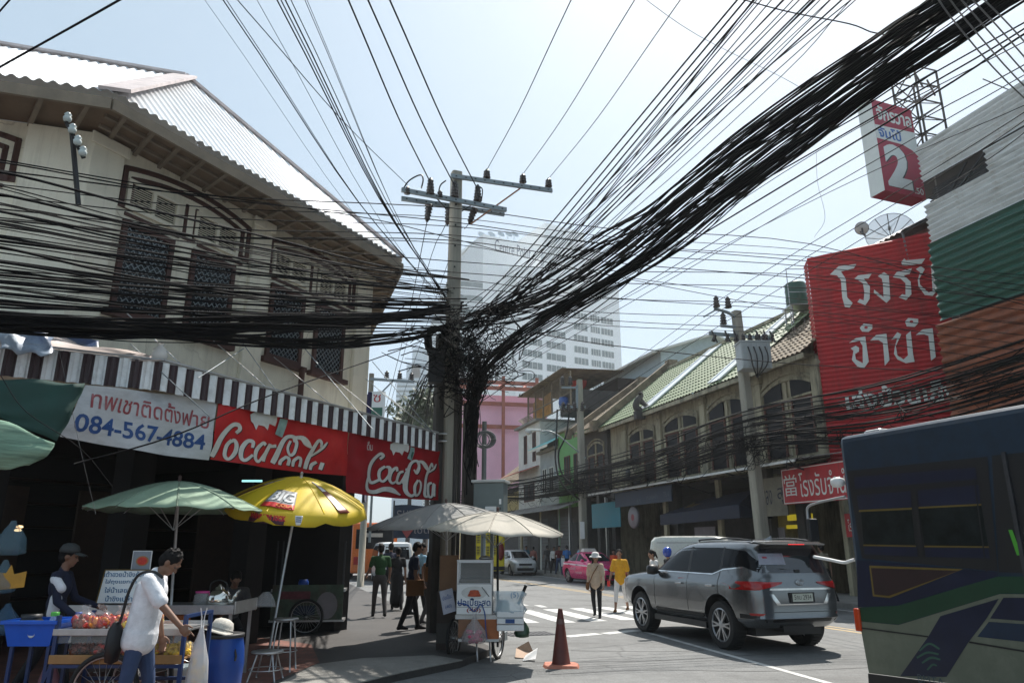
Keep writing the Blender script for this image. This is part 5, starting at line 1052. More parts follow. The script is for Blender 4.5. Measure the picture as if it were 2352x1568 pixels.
b=MB(); B.rows(b,[(.78,-.5,-.42),(.94,-.62,-.54)],.006,0,-1); B.rows(b,[(.78,.42,.5),(.94,.54,.62)],.006,0,-1); B.rows(b,[(.77,-.5,.5),(.785,-.5,.5)],.006,0,-1); B.rows(b,[(.655,-.9,.9),(.664,-.9,.9)],.004,1,-1); B.rows(b,[(.5,-.85,.85),(.55,-.9,.9)],.006,1,-1); b.build('tailgate_line',[M['chrome'],M['black']],SV)
# ---- pink taxi, silver hatchback share a builder
def sedan(name,label,loc,az,col,hatch=False,taxi=False):
    t=thing(name,label,'taxi' if taxi else 'car',loc,math.atan2(math.cos(R(az)),math.sin(R(az))))
    P=paint('paint_'+label[:9].replace(' ','_'),col,.15)
    if hatch: Lv=[(.20,-.55,3.1,.72,7),(.34,-.66,3.22,.82,6),(.55,-.68,3.25,.845,6),(.75,-.66,3.2,.845,6),(.88,-.64,3.0,.83,5.5),(.97,-.62,2.5,.80,5),(1.0,-.61,2.3,.79,5),(1.22,-.5,1.8,.73,5),(1.42,-.36,1.35,.64,5),(1.5,-.22,1.05,.52,4),(1.53,0,.7,.25,4)]
    else: Lv=[(.22,-.85,3.45,.76,7),(.36,-.98,3.6,.85,6),(.6,-1.0,3.63,.875,6),(.75,-.99,3.58,.87,6),(.86,-.97,3.3,.855,5.5),(.95,-.94,2.6,.83,5),(.985,-.90,2.3,.82,5),(1.0,-.5,2.18,.80,5),(1.02,-.42,2.12,.79,5),(1.2,.0,1.72,.72,5),(1.38,.38,1.32,.63,5),(1.45,.6,1.05,.5,4),(1.475,.75,.9,.2,4)]
    B=Body(Lv); wb=2.45 if hatch else 2.7; B.make(t,[P,M['plastic']],[(0,.36),(wb,.36)])
    for x in (0,wb):
        for y in (.72,-.72): wheel(t,x,y,.31,.2,5)
    b=MB(); b.b2(-.5,3.0,-.6,.6,.16,.25); b.build('underbody',M['plastic'],t)
    zt=1.42 if hatch else 1.38; zb=1.03
    b=MB(); B.rows(b,[(zb,-.70,.70),(zt,-.56,.56)],.006,0,1); b.build('windscreen',M['carglass'],t)
    b=MB(); B.rows(b,[(zb,-.66,.66),(zt,-.54,.54)],.006,0,-1); b.build('rear_window',M['carglass'],t)
    for sg in (1,-1):
        xa,xb=(2.05,-.4) if hatch else (1.95,-.05)
        b=MB(); B.cols(b,[(xa-.05,zb,zb+.04),(xa-.55,zb,zt-.05),(.98,zb,zt)],.005,0,sg); b.build('side_window',M['carglass'],t)
        b=MB(); B.cols(b,[(.92,zb,zt),(.5 if hatch else .55,zb,zt-.02),(xb+.15,zb+.02,zb+.2)],.005,0,sg); b.build('side_window',M['carglass'],t)
        b=MB(); B.rows(b,[(.66,sg*.42,sg*.8),(.8,sg*.56,sg*.82)],.01,0,1); b.build('headlight',M['headlight'],t)
        b=MB(); B.rows(b,[(.7,sg*.5,sg*.83),(.86,sg*.55,sg*.82)],.01,0,-1); b.build('tail_lamp',M['taillight'],t)
        b=MB(); y=B.side(1.75,1.05,sg); b.lathe([(0,-.09),(.06,-.07),(.075,0),(.06,.07),(0,.09)],12,0,M=Matrix.Translation((1.8,y+sg*.12,1.06))@Matrix.Rotation(R(90),4,'X')); b.build('wing_mirror',P,t)
        b=MB(); seam(B,b,.95,.3,.95,1.0,sg); seam(B,b,1.95,.3,1.95,.95,sg); 
        for x in (1.1,.2): b.bar((x,B.side(x,.85,sg)+sg*.02,.86),(x+.16,B.side(x+.16,.85,sg)+sg*.02,.86),.02,.025)
        b.build('door_seam',M['plastic'],t)
        if taxi:
            b=MB(); B.cols(b,[(-.6,.86,.93),(.6,.84,.915),(2.2,.80,.86),(2.6,.78,.80)],.006,0,sg,8,1); b.text('แท็กซี่',.25,.62,.8,.13,mi=0,fn=lambda x,z:((x if sg<0 else 1.3-x),B.side(.65,z,sg)+sg*.008,z)); b.text('TAXI-METER',1.05,.45,.7,.09,mi=0,fn=lambda x,z:((x if sg<0 else 2.8-x),B.side(1.4,z,sg)+sg*.008,z))
            b.build('side_stripe',mat('stripepink',(.75,.55,.6),.4),t)
    b=MB(); B.rows(b,[(.60,-.4,.4),(.72,-.42,.42)],.008,0,1); B.rows(b,[(.3,-.5,.5),(.46,-.55,.55)],.008,0,1); b.build('grille',M['plastic'],t)
    b=MB(); x=B.end(0,.5,1); b.b2(x+.005,x+.025,-.2,.2,.47,.57); b.build('number_plate',M['platewhite'] if 'platewhite' in M else M['white'],t)
    if taxi:
        b=MB(); b.add([(.55,-.36,1.47),(.95,-.36,1.47),(.95,.36,1.47),(.55,.36,1.47),(.65,-.32,1.62),(.85,-.32,1.62),(.85,.32,1.62),(.65,.32,1.62)],[(4,5,6,7),(0,1,5,4),(1,2,6,5),(2,3,7,6),(3,0,4,7)]); b.build('roof_sign',mat('taxisign',(.65,.6,.55),.4),t,bevel=.02)
    return t
sedan('taxi','bright pink taxi with a pale roof sign facing the crosswalk',(3.55,38.2,0),160,(.72,.012,.16),taxi=True)
sedan('hatchback','small silver hatchback driving up beside the yellow bus',(.05,49.5,0),166,(.62,.63,.64),hatch=True)
# ---- buses: rounded boxes with windows
def rbox(b,x0,x1,y0,y1,z0,z1,mi=0): b.b2(x0,x1,y0,y1,z0,z1,mi)
t=thing('bus','rear of a bright yellow bus with dark vent panels and big red lamp','bus',(-1.55,43.5,0),R(107)); b=MB(); rbox(b,0,8.5,-1.2,1.2,.35,2.75); b.build('body',paint('busyellow',(.62,.52,.015)),t,bevel=.12,bseg=3)
for y in (.62,-.35):
    for z in (1.9,1.25):
        b=MB(); b.b2(-.012,-.002,y-.34,y+.34,z,z+.48,0)
        for k in range(5): b.b2(-.02,-.013,y-.33,y+.33,z+.09*k+.02,z+.09*k+.05,1)
        for k in range(4): b.b2(-.022,-.0205,y-.32+.2*k,y-.29+.2*k,z,z+.47,1)
        b.build('vent_panel',[M['plastic'],M['busyellow'] if 'busyellow' in M else M['black']],t)
for y in (1.0,-1.0):
    b=MB(); b.lathe([(0,0),(.2,0),(.22,.03),(.18,.06),(0,.07)],18,0,M=Matrix.Translation((0,y*.93,1.45))@Matrix.Rotation(-PI/2,4,'Y')@Matrix.Diagonal((2.3,1,1,1))); b.build('tail_lamp',mat('darkred',(.16,.012,.012),.3),t)
b=MB(); b.b2(-.1,.1,-1.15,1.15,.42,.62); b.build('bumper',M['plastic'],t); 
for x in (2,6.5):
    for y in (1.05,-1.05): wheel(t,x,y,.45,.3,5)
for x in (1.2,3,4.8,6.6):
    b=MB(); b.b2(x-.7,x+.7,-1.21,-1.201,1.5,2.3); b.build('side_window',M['carglass'],t)
t=thing('bus','orange bus partly hidden behind the people under the awning','bus',(-7.3,40,0),R(107)); b=MB(); rbox(b,0,8,-1.2,1.2,.35,2.95); b.build('body',paint('busorange',(.62,.13,.01)),t,bevel=.12,bseg=3)
b=MB(); b.b2(-.012,-.002,-1.0,1.0,1.6,2.6); b.build('rear_window',M['carglass'],t)
b=MB(); b.b2(-.02,-.013,-.4,.5,2.2,2.4); b.build('route_board',mat('routeink',(.3,.28,.25),.6),t)
for y in (.95,-.95):
    b=MB(); b.b2(-.03,-.001,y-.12,y+.12,.8,1.2); b.build('tail_lamp',M['taillight'],t)
for x in (2,6):
    for y in (1.05,-1.05): wheel(t,x,y,.45,.3,5)
# white van behind the people
t=thing('van','white van with a red tail lamp behind the dark walking people','van',(-5.75,37,0),R(106)); Bv=Body([(.3,-.8,3.4,.8,8),(.45,-.95,3.55,.86,8),(.9,-.97,3.6,.88,8),(1.1,-.96,3.5,.87,7),(1.6,-.9,2.9,.82,7),(1.85,-.82,2.5,.76,6),(1.92,-.6,2.2,.6,5)])
Bv.make(t,[paint('vanwhite',(.66,.67,.67)),M['plastic']],[(0,.38),(2.5,.38)])
b=MB(); Bv.rows(b,[(1.12,-.74,.74),(1.7,-.66,.66)],.006,0,-1); b.build('rear_window',M['carglass'],t)
for sg in (1,-1):
    b=MB(); Bv.rows(b,[(.8,sg*.72,sg*.86),(1.15,sg*.72,sg*.86)],.01,0,-1); b.build('tail_lamp',M['taillight'],t); b=MB(); Bv.cols(b,[(2.6,1.12,1.5),(1.5,1.12,1.75),(-.6,1.12,1.75)],.006,0,sg); b.build('side_window',M['carglass'],t)
for x in (0,2.5):
    for y in (.72,-.72): wheel(t,x,y,.33,.2,5)
# white pickup with canopy behind the SUV
t=thing('pickup_truck','white pickup with a rounded rear canopy partly hidden behind the grey vehicle','pickup truck',(5.2,22.6,0),R(-22)); Bp=Body([(.35,-.9,3.6,.78,8),(.5,-1.0,3.75,.85,8),(.8,-1.02,3.8,.87,8),(1.0,-1.0,3.7,.86,7),(1.08,-1.0,2.9,.85,7),(1.6,-.97,2.0,.80,7),(1.85,-.93,1.55,.75,7),(1.96,-.85,1.25,.68,6),(2.0,-.6,.9,.5,5)])
Bp.make(t,[paint('pickupwhite',(.52,.53,.48)),M['plastic']],[(0,.42),(2.9,.42)])
for x in (0,2.9):
    for y in (.72,-.72): wheel(t,x,y,.36,.24,6)
for sg in (1,-1):
    b=MB(); Bp.cols(b,[(2.6,1.1,1.2),(2.0,1.1,1.55),(1.2,1.1,1.7)],.006,0,sg); b.build('side_window',M['carglass'],t)
    b=MB(); Bp.cols(b,[(.9,1.32,1.62),(.55,1.32,1.62)],.006,0,sg); b.build('canopy_window',M['carglass'],t)
    b=MB(); Bp.cols(b,[(1.1,.45,1.02),(-.95,.45,1.02)],.006,0,sg,10,4); b.build('lower_panel',M['bluedeep'],t); b=MB(); Bp.cols(b,[(1.1,1.80,1.815),(-.9,1.80,1.815)],.008,0,sg,10,1); seam(Bp,b,1.08,1.1,1.08,1.85,sg,.03); b.build('canopy_seam',M['dimwhite'],t)
b=MB(); Bp.rows(b,[(1.2,-.6,.6),(1.7,-.55,.55)],.006,0,-1); b.build('rear_window',M['carglass'],t)
# ---- city bus at the right edge
bc=lambda x,y: ((1900+x/2.35)*.9408,(1000+y/2.35)*.9408)
q=at(1986,1530,9.35); BF=Fr(q.x,9.35,159.5); bt=BF.pl(1925,1002)[1]
t=thing('bus','dark blue and cream city bus with green sweep at the right edge of the street','bus',(q.x,9.35,0),BF.rz)
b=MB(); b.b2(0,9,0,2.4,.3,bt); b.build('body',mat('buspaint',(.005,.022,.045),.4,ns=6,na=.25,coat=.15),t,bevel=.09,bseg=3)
def bpoly(name,P,m,y=-.006,par=t,hole=None):
    b=MB(); V=[BF.pl(*bc(*p),y) for p in P]; b.add([(max(x,.012),y,z) for x,z in V],[tuple(range(len(V)))]); return b.build(name,m,par)
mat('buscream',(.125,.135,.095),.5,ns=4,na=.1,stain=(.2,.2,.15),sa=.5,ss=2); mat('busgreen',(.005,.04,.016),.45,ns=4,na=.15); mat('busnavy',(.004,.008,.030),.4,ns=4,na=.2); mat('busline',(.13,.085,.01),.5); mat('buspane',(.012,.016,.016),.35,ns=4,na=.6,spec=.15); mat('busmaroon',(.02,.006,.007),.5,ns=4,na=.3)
bpoly('window_band',[(395,350),(1200,268),(1260,925),(480,850)],M['black'],-.004)
bpoly('upper_panel',[(435,385),(1130,330),(1140,400),(440,455)],M['busnavy'],-.007); 
bpoly('window_tint',[(450,490),(760,465),(765,562),(462,572)],M['busnavy'],-.007); bpoly('window_tint',[(800,462),(1150,430),(1160,540),(805,556)],M['busnavy'],-.007)
bpoly('window',[(475,586),(765,572),(785,772),(490,770)],M['buspane'],-.007); bpoly('window',[(805,566),(1165,549),(1205,780),(840,776)],M['buspane'],-.007)
bpoly('window_tint',[(490,784),(795,784),(800,840),(495,828)],M['busnavy'],-.007); bpoly('window_tint',[(840,790),(1205,792),(1215,850),(845,842)],M['busnavy'],-.007)
for P in ([(462,574),(766,560),(766,571),(462,585)],[(805,556),(1165,538),(1165,548),(805,566)],[(488,771),(790,778),(790,785),(488,780)],[(838,778),(1208,782),(1208,790),(838,787)]): bpoly('trim_line',P,M['busline'],-.009)
bpoly('lower_panel',[(450,860),(1260,930),(1260,960),(1130,990),(690,1120),(445,1130)],M['busnavy'],-.005)
bpoly('trim_line',[(522,892),(1060,912),(640,1078),(543,1068)],M['busline'],-.008); bpoly('low_window',[(532,906),(1030,922),(634,1066),(552,1058)],M['busmaroon'],-.011)
bpoly('green_panel',[(445,1132),(690,1122),(1130,992),(1260,955),(1600,955),(1600,1052),(1275,1052),(690,1230),(462,1210)],M['busgreen'],-.006)
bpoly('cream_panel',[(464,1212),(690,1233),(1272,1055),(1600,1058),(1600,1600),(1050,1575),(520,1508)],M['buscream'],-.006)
bpoly('livery_stripe',[(930,1182),(1265,1082),(1195,1195),(1085,1340),(965,1530),(700,1525),(860,1300)],M['busnavy'],-.009)
bpoly('livery_stripe',[(1292,1076),(1600,1078),(1600,1225),(1215,1195)],M['busnavy'],-.009); bpoly('livery_stripe',[(1208,1214),(1600,1240),(1600,1350),(1142,1300)],M['bluedeep'],-.009)
bpoly('skirt',[(515,1510),(1050,1578),(1600,1640),(1600,1700),(520,1600)],M['black'],-.007)
for P in ([(478,1246),(860,1296),(860,1304),(478,1254)],[(1095,1326),(1600,1410),(1600,1420),(1095,1336)],[(1120,395),(1128,394),(1200,925),(1190,926)],[(770,465),(790,463),(835,840),(815,842)],[(440,452),(1140,398),(1140,404),(440,459)]): bpoly('panel_seam',P,M['black'],-.0125)
b=MB(); fnb=lambda x,z:(x,-.012,z); x0,z0=BF.pl(*bc(808,1560)); x1,z1=BF.pl(*bc(950,1515)); b.text('BMTA',x0,z0,x1-x0,.085,mi=0,fn=fnb)
for k,(P) in enumerate([[(815,1380,10),(870,1340,12),(930,1370,10)],[(800,1420,12),(860,1390,12),(925,1400,10)],[(830,1450,10),(880,1420,14),(935,1430,10)],[(860,1490,10),(890,1460,12),(915,1465,8)]]): stroke(b,lambda u,v,k=0:(lambda q:(q[0],-.012-k*2e-5,q[1]))(BF.pl(*bc(u,v))),P,1,5)
b.build('emblem',[mat('emblemgrey',(.06,.08,.09),.6),mat('emblemgreen',(.03,.09,.06),.6)],t)
bpoly('door',[(1225,262),(1600,225),(1600,940),(1265,930)],M['black'],-.006)
b=MB(); b.b2(2.15,2.19,-.03,-.007,1.0,2.6); b.build('door_rail',M['darksteel'],t)
b=MB(); q=BF.pl(*bc(1345,760),-.01); b.add([(q[0]-.02,-.012,q[1]+.12),(q[0]+.02,-.012,q[1]+.12),(q[0]+.07,-.012,q[1]-.12),(q[0]+.02,-.012,q[1]-.12)],[(0,1,2,3)]); b.build('door_light',glow('greenlamp',(.05,.25,.02),.08),t)
b=MB(); z=BF.pl(*bc(440,1200))[1]; b.b2(-.05,.04,-.03,.1,z-.13,z+.13); b.build('marker_lamp',mat('orangelamp',(.5,.05,.01),.2),t,bevel=.015)
def w2(x,y,d=0): X=BF.pl(*bc(x,y),d); return Vector((X[0],d,X[1]))
b=MB(); b.tube(crom([w2(385,497,.05),w2(300,515,.05),w2(220,535,.05),w2(172,556,.05),w2(168,600,.05),w2(180,700,.05)],5),.017,8); b.build('mirror_arm',M['steel'],t)
b=MB(); b.tube(crom([w2(440,858,.05),w2(410,866,.05),w2(375,875,.05),w2(290,858,.05),w2(205,842,.05)],5),.02,8); b.build('mirror_arm',M['white'],t)
b=MB(); p=w2(200,690,.05); b.box(p.x,p.y,p.z,.06,.16,.3); b.build('mirror',M['plastic'],t,bevel=.02); b=MB(); p=w2(345,415,.05); b.lathe([(0,-.1),(.06,-.08),(.07,0),(.05,.07),(0,.08)],12,0,M=Matrix.Translation(p)@Matrix.Rotation(PI/2,4,'Y')); b.build('side_lamp',M['white'],t)
b=MB(); b.b2(.15,.42,.3,.8,bt,bt+.07); b.build('roof_vent',M['steel'],t,bevel=.03)
for y in (.1,2.3): wheel(t,7,y,.48,.3,5)
wheel(t,1.9,2.28,.48,.25,5)
# blue street banner beyond the crossing and its poles
p0,p1=at(905,1160,31),at(1012,1150,31); b=MB(); L=p1.x-p0.x; zb=at(950,1236,31).z; b.grid(lambda i,j:(L*i,.05*math.sin(9*i),(p0.z-zb)*j+.03*math.sin(7*i)),20,4,0)
b.text('ธนาคาร',.15,(p0.z-zb)*.55,L*.7,(p0.z-zb)*.3,y=-.08,mi=1); b.text('NOTICE' if 0 else 'เปิด',.9,(p0.z-zb)*.15,.6,.3,y=-.08,mi=1); b.add([(.35,-.08,.35),(.6,-.08,.9),(.85,-.08,.35),(.6,-.08,-.0)],[(0,1,2,3)],2)
for x in (0,L): b.bar((x,.03,-zb),(x,.03,p0.z-zb+.2),.06,.06,3)
tag(b.build('street_banner',[M['bluedeep'],M['dimwhite'],mat('dimred2',(.25,.05,.05),.6),M['darksteel']],loc=(p0.x,31,zb)),'deep blue canvas banner with pale letters and a red drop behind the grey umbrella','banner')
# ================= people
mat('skin',(.30,.16,.10),.55,ns=9,na=.1); mat('skindark',(.20,.10,.06),.55,ns=9,na=.1); mat('hairblack',(.006,.005,.005),.75,ns=40,na=.4,spec=.25); mat('eyeblack',(.01,.01,.01),.3); mat('lip',(.25,.08,.06),.5)
def cloth(n,c,**k): return mat('cloth_'+n,c,.9,ns=14,na=.14,bump=.25,bs=30,**k)
for n,c in dict(white=(.70,.71,.74),jeans=(.035,.06,.13),navy=(.012,.016,.04),beige=(.50,.38,.28),black=(.010,.010,.012),yellow=(.60,.30,.015),offwhite=(.66,.64,.62),green=(.022,.075,.025),grey=(.06,.055,.055),lightblue=(.22,.38,.50),brown=(.16,.07,.025),teal=(.06,.16,.22),pink=(.40,.16,.13),maroon=(.12,.015,.02),blue=(.03,.16,.45),orange=(.55,.07,.02),khaki=(.2,.17,.12)).items(): cloth(n,c)
def rot(v,a): return Vector(v)
def segs(P):
    return P
def blob(name,prims,vox,mats,par=None,it=3,disp=0,loc=(0,0,0),rz=0):
    """prims: ('c',p,q,r0,r1,mat) tapered limbs and ('e',centre,radii,matrix or None,mat) masses, fused into one skin"""
    b=MB()
    for p in prims:
        if p[0]=='c':
            a,q,r0,r1=Vector(p[1]),Vector(p[2]),p[3],p[4]; d=q-a; L=max(d.length,1e-4); T=Matrix.Translation(a)@d.to_track_quat('Z','Y').to_matrix().to_4x4()
            pr=[(max(1e-4,r0*math.sin(t)),-r0*math.cos(t)) for t in np.linspace(0.05,PI/2,5)]+[(max(1e-4,r1*math.cos(t)),L+r1*math.sin(t)) for t in np.linspace(0,PI/2-.05,5)]
            b.lathe(pr,12,0,M=T,cap=True)
        else:
            T=Matrix.Translation(p[1])@(p[3].to_4x4() if p[3] is not None else Matrix.Identity(4))@Matrix.Diagonal((*p[2],1)); b.lathe([(max(1e-3,math.sin(t)),-math.cos(t)) for t in np.linspace(.04,PI-.04,9)],14,0,M=T,cap=True)
    o=b.build(name,mats,par,loc=loc,rz=rz); m=o.modifiers.new('r','REMESH'); m.mode='VOXEL'; m.voxel_size=vox
    m=o.modifiers.new('s','SMOOTH'); m.factor=.5; m.iterations=it
    if disp:
        tx_=bpy.data.textures.get('folds') or bpy.data.textures.new('folds','CLOUDS'); tx_.noise_scale=.17; m=o.modifiers.new('d','DISPLACE'); m.texture=tx_; m.strength=disp; m.mid_level=.5
    bake(o); me=o.data; n=len(me.polygons)
    ce=np.empty(n*3); me.polygons.foreach_get('center',ce); ce=ce.reshape(-1,3); best=np.full(n,1e9); idx=np.zeros(n,int)
    for p in prims:
        if p[0]=='c':
            a,q=np.array(p[1],float),np.array(p[2],float); d=q-a; t=np.clip((ce-a)@d/max(d@d,1e-9),0,1); D=np.linalg.norm(ce-a-t[:,None]*d,axis=1)-(p[3]+(p[4]-p[3])*t); mi=p[5]
        else:
            Rm=np.array(p[3].to_3x3()) if p[3] is not None else np.eye(3); l=(ce-np.array(p[1],float))@Rm/np.array(p[2]); D=(np.linalg.norm(l,axis=1)-1)*min(p[2]); mi=p[4]
        k=D<best; best[k]=D[k]; idx[k]=mi
    me.materials.clear()
    for q in mats: me.materials.append(q)
    me.polygons.foreach_set('material_index',idx); me.polygons.foreach_set('use_smooth',[True]*n); me.update(); return o
def person(label,x,y,az,h=1.65,shirt='white',pants='jeans',shoe='black',lean=4,legs=((18,6),(-14,14)),arms=((12,8,10),(-12,8,14)),head=(0,0),sleeve='short',hair='short',fem=False,skin='skin',vox=.011,z0=0.0,dress=None,fingers=True,hat=None,hatmat=None,capri=False,loose=None,seat=None,point=False):
    s=h/1.70; rz=math.atan2(math.cos(R(az)),math.sin(R(az)))
    rootm=[M[skin],M['cloth_'+shirt],M['cloth_'+pants],M['cloth_'+shoe] if 'cloth_'+shoe in M else M[shoe],M['eyeblack'],M['lip']]
    P=[]; V=lambda *a: Vector(a)*s
    hw=.185 if not fem else .162
    def ang(a,L,side=0): a=R(a); o=R(side); return Vector((math.sin(a)*math.cos(o),math.sin(o),-math.cos(a)*math.cos(o)))*L
    hip=V(0,0,.90); ankles=[]
    for i,sg in enumerate((1,-1)):
        th,kn=legs[i]; a=hip+V(0,.085*sg,-.02); k=a+ang(th,.41*s,1.5*sg); f=k+ang(th-kn,.40*s); ankles.append((a,k,f,th-kn))
    low=min(f.z for _,_,f,_ in ankles)-.075*s
    sh=-low if seat is None else seat
    up=V(0,0,0)+Vector((0,0,sh)); hip=hip+up
    for i,(a,k,f,ca) in enumerate(ankles):
        a,k,f=a+up,k+up,f+up; pm=2
        P.append(('c',a,k,.088*s,.062*s,2))
        if capri: P+= [('c',k,k.lerp(f,.45),.062*s,.056*s,2),('c',k.lerp(f,.45),f,.043*s,.034*s,0)]
        else: P.append(('c',k,f,.062*s,.046*s,2))
        tilt=R(max(-25,min(35,-ca*.6))) if f.z>.1*s+min(q[2].z for q in ankles)+sh-0 else 0
        heel=f+V(-.03,0,-.045); toe=f+V(.15,.0,-.055)
        if tilt: toe=f+Vector((.15*math.cos(tilt),0,-.055-.15*math.sin(tilt)))*s
        P+= [('c',heel,f+V(.06,0,-.03),.036*s,.036*s,3),('c',f+V(.04,0,-.04),toe,.034*s,.026*s,3)]
    l=R(lean); u=Vector((math.sin(l),0,math.cos(l))); sd=Vector((0,1,0)); fw=Vector((math.cos(l),0,-math.sin(l))); Rt=Matrix((fw,sd,u)).transposed()
    at_=lambda d,fx=0,y=0: hip+u*(d*s)+fw*(fx*s)+sd*(y*s)
    P+= [('e',at_(0.0),(.115*s,.158*s,.12*s),Rt,2 if not dress else 1),('e',at_(.16),(.10*s,.138*s,.15*s),Rt,1),('e',at_(.35,.005),(.118*s,(.165 if not fem else .145)*s,.18*s),Rt,1)]
    if fem: P+= [('e',at_(.34,.075,.06),(.06*s,.062*s,.06*s),Rt,1),('e',at_(.34,.075,-.06),(.06*s,.062*s,.06*s),Rt,1)]
    sh_=[at_(.465,0,hw*g) for g in (1,-1)]
    P+= [('c',sh_[0],sh_[1],.058*s,.058*s,1),('c',at_(.44),at_(.53,.0),.07*s,.05*s,1)]
    nk=at_(.52,.0); hl=R(lean+head[0]); hu=Vector((math.sin(hl),0,math.cos(hl))); yaw=Matrix.Rotation(R(head[1]),3,'Z'); hf=yaw@Vector((math.cos(hl),0,-math.sin(hl))); hs=yaw@Vector((0,1,0)); hu=yaw@hu
    Rh=Matrix((hf,hs,hu)).transposed(); hc=nk+hu*(.165*s)+hf*(.02*s); hd=lambda a,b,c: hc+(hf*a+hs*b+hu*c)*s
    P+= [('c',nk-u*.03*s,hc-hu*(.04*s),.05*s,.047*s,0),('e',hc+hu*(.02*s)-hf*.005*s,(.094*s,.074*s,.098*s),Rh,0),('e',hd(.03,0,-.055),(.055*s,.052*s,.06*s),Rh,0),('e',hd(.055,0,-.098),(.026*s,.03*s,.02*s),Rh,0)]
    P+= [('c',hd(.082,0,.0),hd(.105,0,-.04),.008*s,.014*s,0),('c',hd(.084,-.045,.018),hd(.084,.045,.018),.012*s,.012*s,0)]
    for g in (1,-1): P+= [('e',hd(.083,.03*g,-.004),(.009*s,.014*s,.007*s),Rh,4),('e',hd(-.0,.076*g,-.01),(.02*s,.011*s,.031*s),Rh,0)]
    P.append(('e',hd(.083,0,-.07),(.011*s,.024*s,.008*s),Rh,5))
    hands=[]
    for i,g in enumerate((1,-1)):
        af,ao,ab=arms[i]; a=sh_[i]; e=a+ang(af,.285*s,ao*g); f=e+ang(af+ab,.245*s,ao*g*.5); d=(f-e).normalized(); hands.append((f,d))
        if sleeve=='long': P+= [('c',a,e,.056*s,.044*s,1),('c',e,f,.044*s,.036*s,1)]
        else:
            k=.62 if sleeve=='short' else .25; m=a.lerp(e,k); P+= [('c',a,m,.058*s,.054*s,1),('c',m,e,.042*s,.037*s,0),('c',e,f,.038*s,.026*s,0)]
        n=d.orthogonal() if abs(d.y)>.95 else d.cross(Vector((0,1,0))).normalized(); lat=Vector((0,g,0)); lat=(lat-d*lat.dot(d)).normalized(); n=d.cross(lat).normalized()*(g)
        wd=n   # fingers spread front to back of the hanging hand
        pc=f+d*.05*s; Rm=Matrix((wd,lat,d)).transposed(); P.append(('e',pc,(.04*s,.018*s,.05*s),Rm,0))
        if fingers:
            for q in range(4):
                o=wd*((q-1.5)*.02*s); L=(.062,.074,.078,.066)[q]*s; b0=f+d*.085*s+o; cu=-lat*(.012+.006*q)*s
                if point and i==1 and q==3: tip=b0+d*L*1.1; P+= [('c',b0,tip,.0095*s,.008*s,0)]
                else:
                    kx=1 if not(point and i==1) else .35
                    m=b0+d*L*.5*kx+cu; P+= [('c',b0,m,.0098*s,.009*s,0),('c',m,m+d*L*.35*kx+cu*2.2,.009*s,.0075*s,0)]
            tb=f+d*.03*s+wd*.035*s; P+= [('c',tb,tb+d*.03*s+wd*.022*s,.012*s,.010*s,0),('c',tb+d*.03*s+wd*.022*s,tb+d*.062*s+wd*.026*s-lat*.008*s,.010*s,.008*s,0)]
    if dress:
        P+= [('c',at_(.02),Vector((hip.x,0,hip.z-dress*s)),.15*s,.2*s,1)]
    root=blob('person',P,vox,rootm,loc=(x,y,z0),rz=rz); tag(root,label,'person')
    if loose:   # a loose shirt hanging free of the body
        f=1.0 if not fem else .87; dz=0 if not fem else .05
        Q=[('e',at_(d+dz,-.004),((.146+.012*(d<0))*s*f,(.182+.008*(d<0))*s*f,.13*s),Rt,0) for d in [-.09+.02*q for q in range(24)]]+[('c',sh_[0],sh_[1],.066*s,.066*s,0),('c',at_(.44),at_(.525),.08*s,.06*s,0)]
        for i,g in enumerate((1,-1)):
            af,ao,ab=arms[i]; a=sh_[i]; e=a+ang(af,.285*s,ao*g); Q.append(('c',a,a.lerp(e,.78),.072*s,.074*s,0))
        blob('shirt',Q,vox*1.2,[M['cloth_'+loose]],root,it=8,disp=.012)
    rr=random.Random(int(abs(x*97+y*31)))
    if hair!='none':
        Q=[('e',hd(-.016,0,.032),(.099*s,.083*s,.094*s),Rh,0),('e',hd(-.05,0,-.015),(.066*s,.076*s,.075*s),Rh,0)]
        for k in range(26):
            t,ph=rr.uniform(0,2*PI),rr.uniform(.1,1.25); d=Vector((math.cos(t)*math.sin(ph),math.sin(t)*math.sin(ph),math.cos(ph))); c=hd(-.016+.09*d.x,.075*d.y,.03+.088*d.z)
            if d.x>.75: continue
            Q.append(('c',c,c+(Rh@(d*.4+Vector((rr.gauss(0,.4),rr.gauss(0,.4),.2))))*.028*s,.012*s,.006*s,0))
        if hair=='bun': Q.append(('e',hd(-.11,0,.05),(.05*s,.05*s,.05*s),Rh,0))
        if hair=='long': Q+= [('c',hd(-.07,0,.0),hd(-.11,0,-.22),.06*s,.05*s,0),('c',hd(-.05,.05,-.02),hd(-.07,.06,-.2),.035*s,.03*s,0),('c',hd(-.05,-.05,-.02),hd(-.07,-.06,-.2),.035*s,.03*s,0)]
        if hair=='tail': Q+= [('e',hd(-.1,0,.03),(.04*s,.04*s,.04*s),Rh,0),('c',hd(-.12,0,.02),hd(-.15,0,-.14),.035*s,.02*s,0)]
        blob('hair',Q,max(.007,vox*.8),[M['hairblack']],root,it=1)
    if hat:
        b=MB(); T=Matrix.Translation(hd(-.012,0,.05))@Rh.to_4x4()
        if hat=='cap':
            b.lathe([(.108*s,-.01*s),(.106*s,.03*s),(.085*s,.075*s),(.04*s,.098*s),(.0,.1*s)],18,0,M=T); b.grid(lambda i,j: tuple(T@Vector(((.085+.105*j)*s,(-.085+.17*i)*s*(1-.25*j*j),(.0-.02*j-.02*(2*i-1)**2)*s))),8,5)
        else: b.lathe([(.175*s,-.035*s),(.15*s,-.012*s),(.108*s,.0),(.103*s,.05*s),(.085*s,.09*s),(.04*s,.105*s),(0,.107*s)],20,0,M=T)
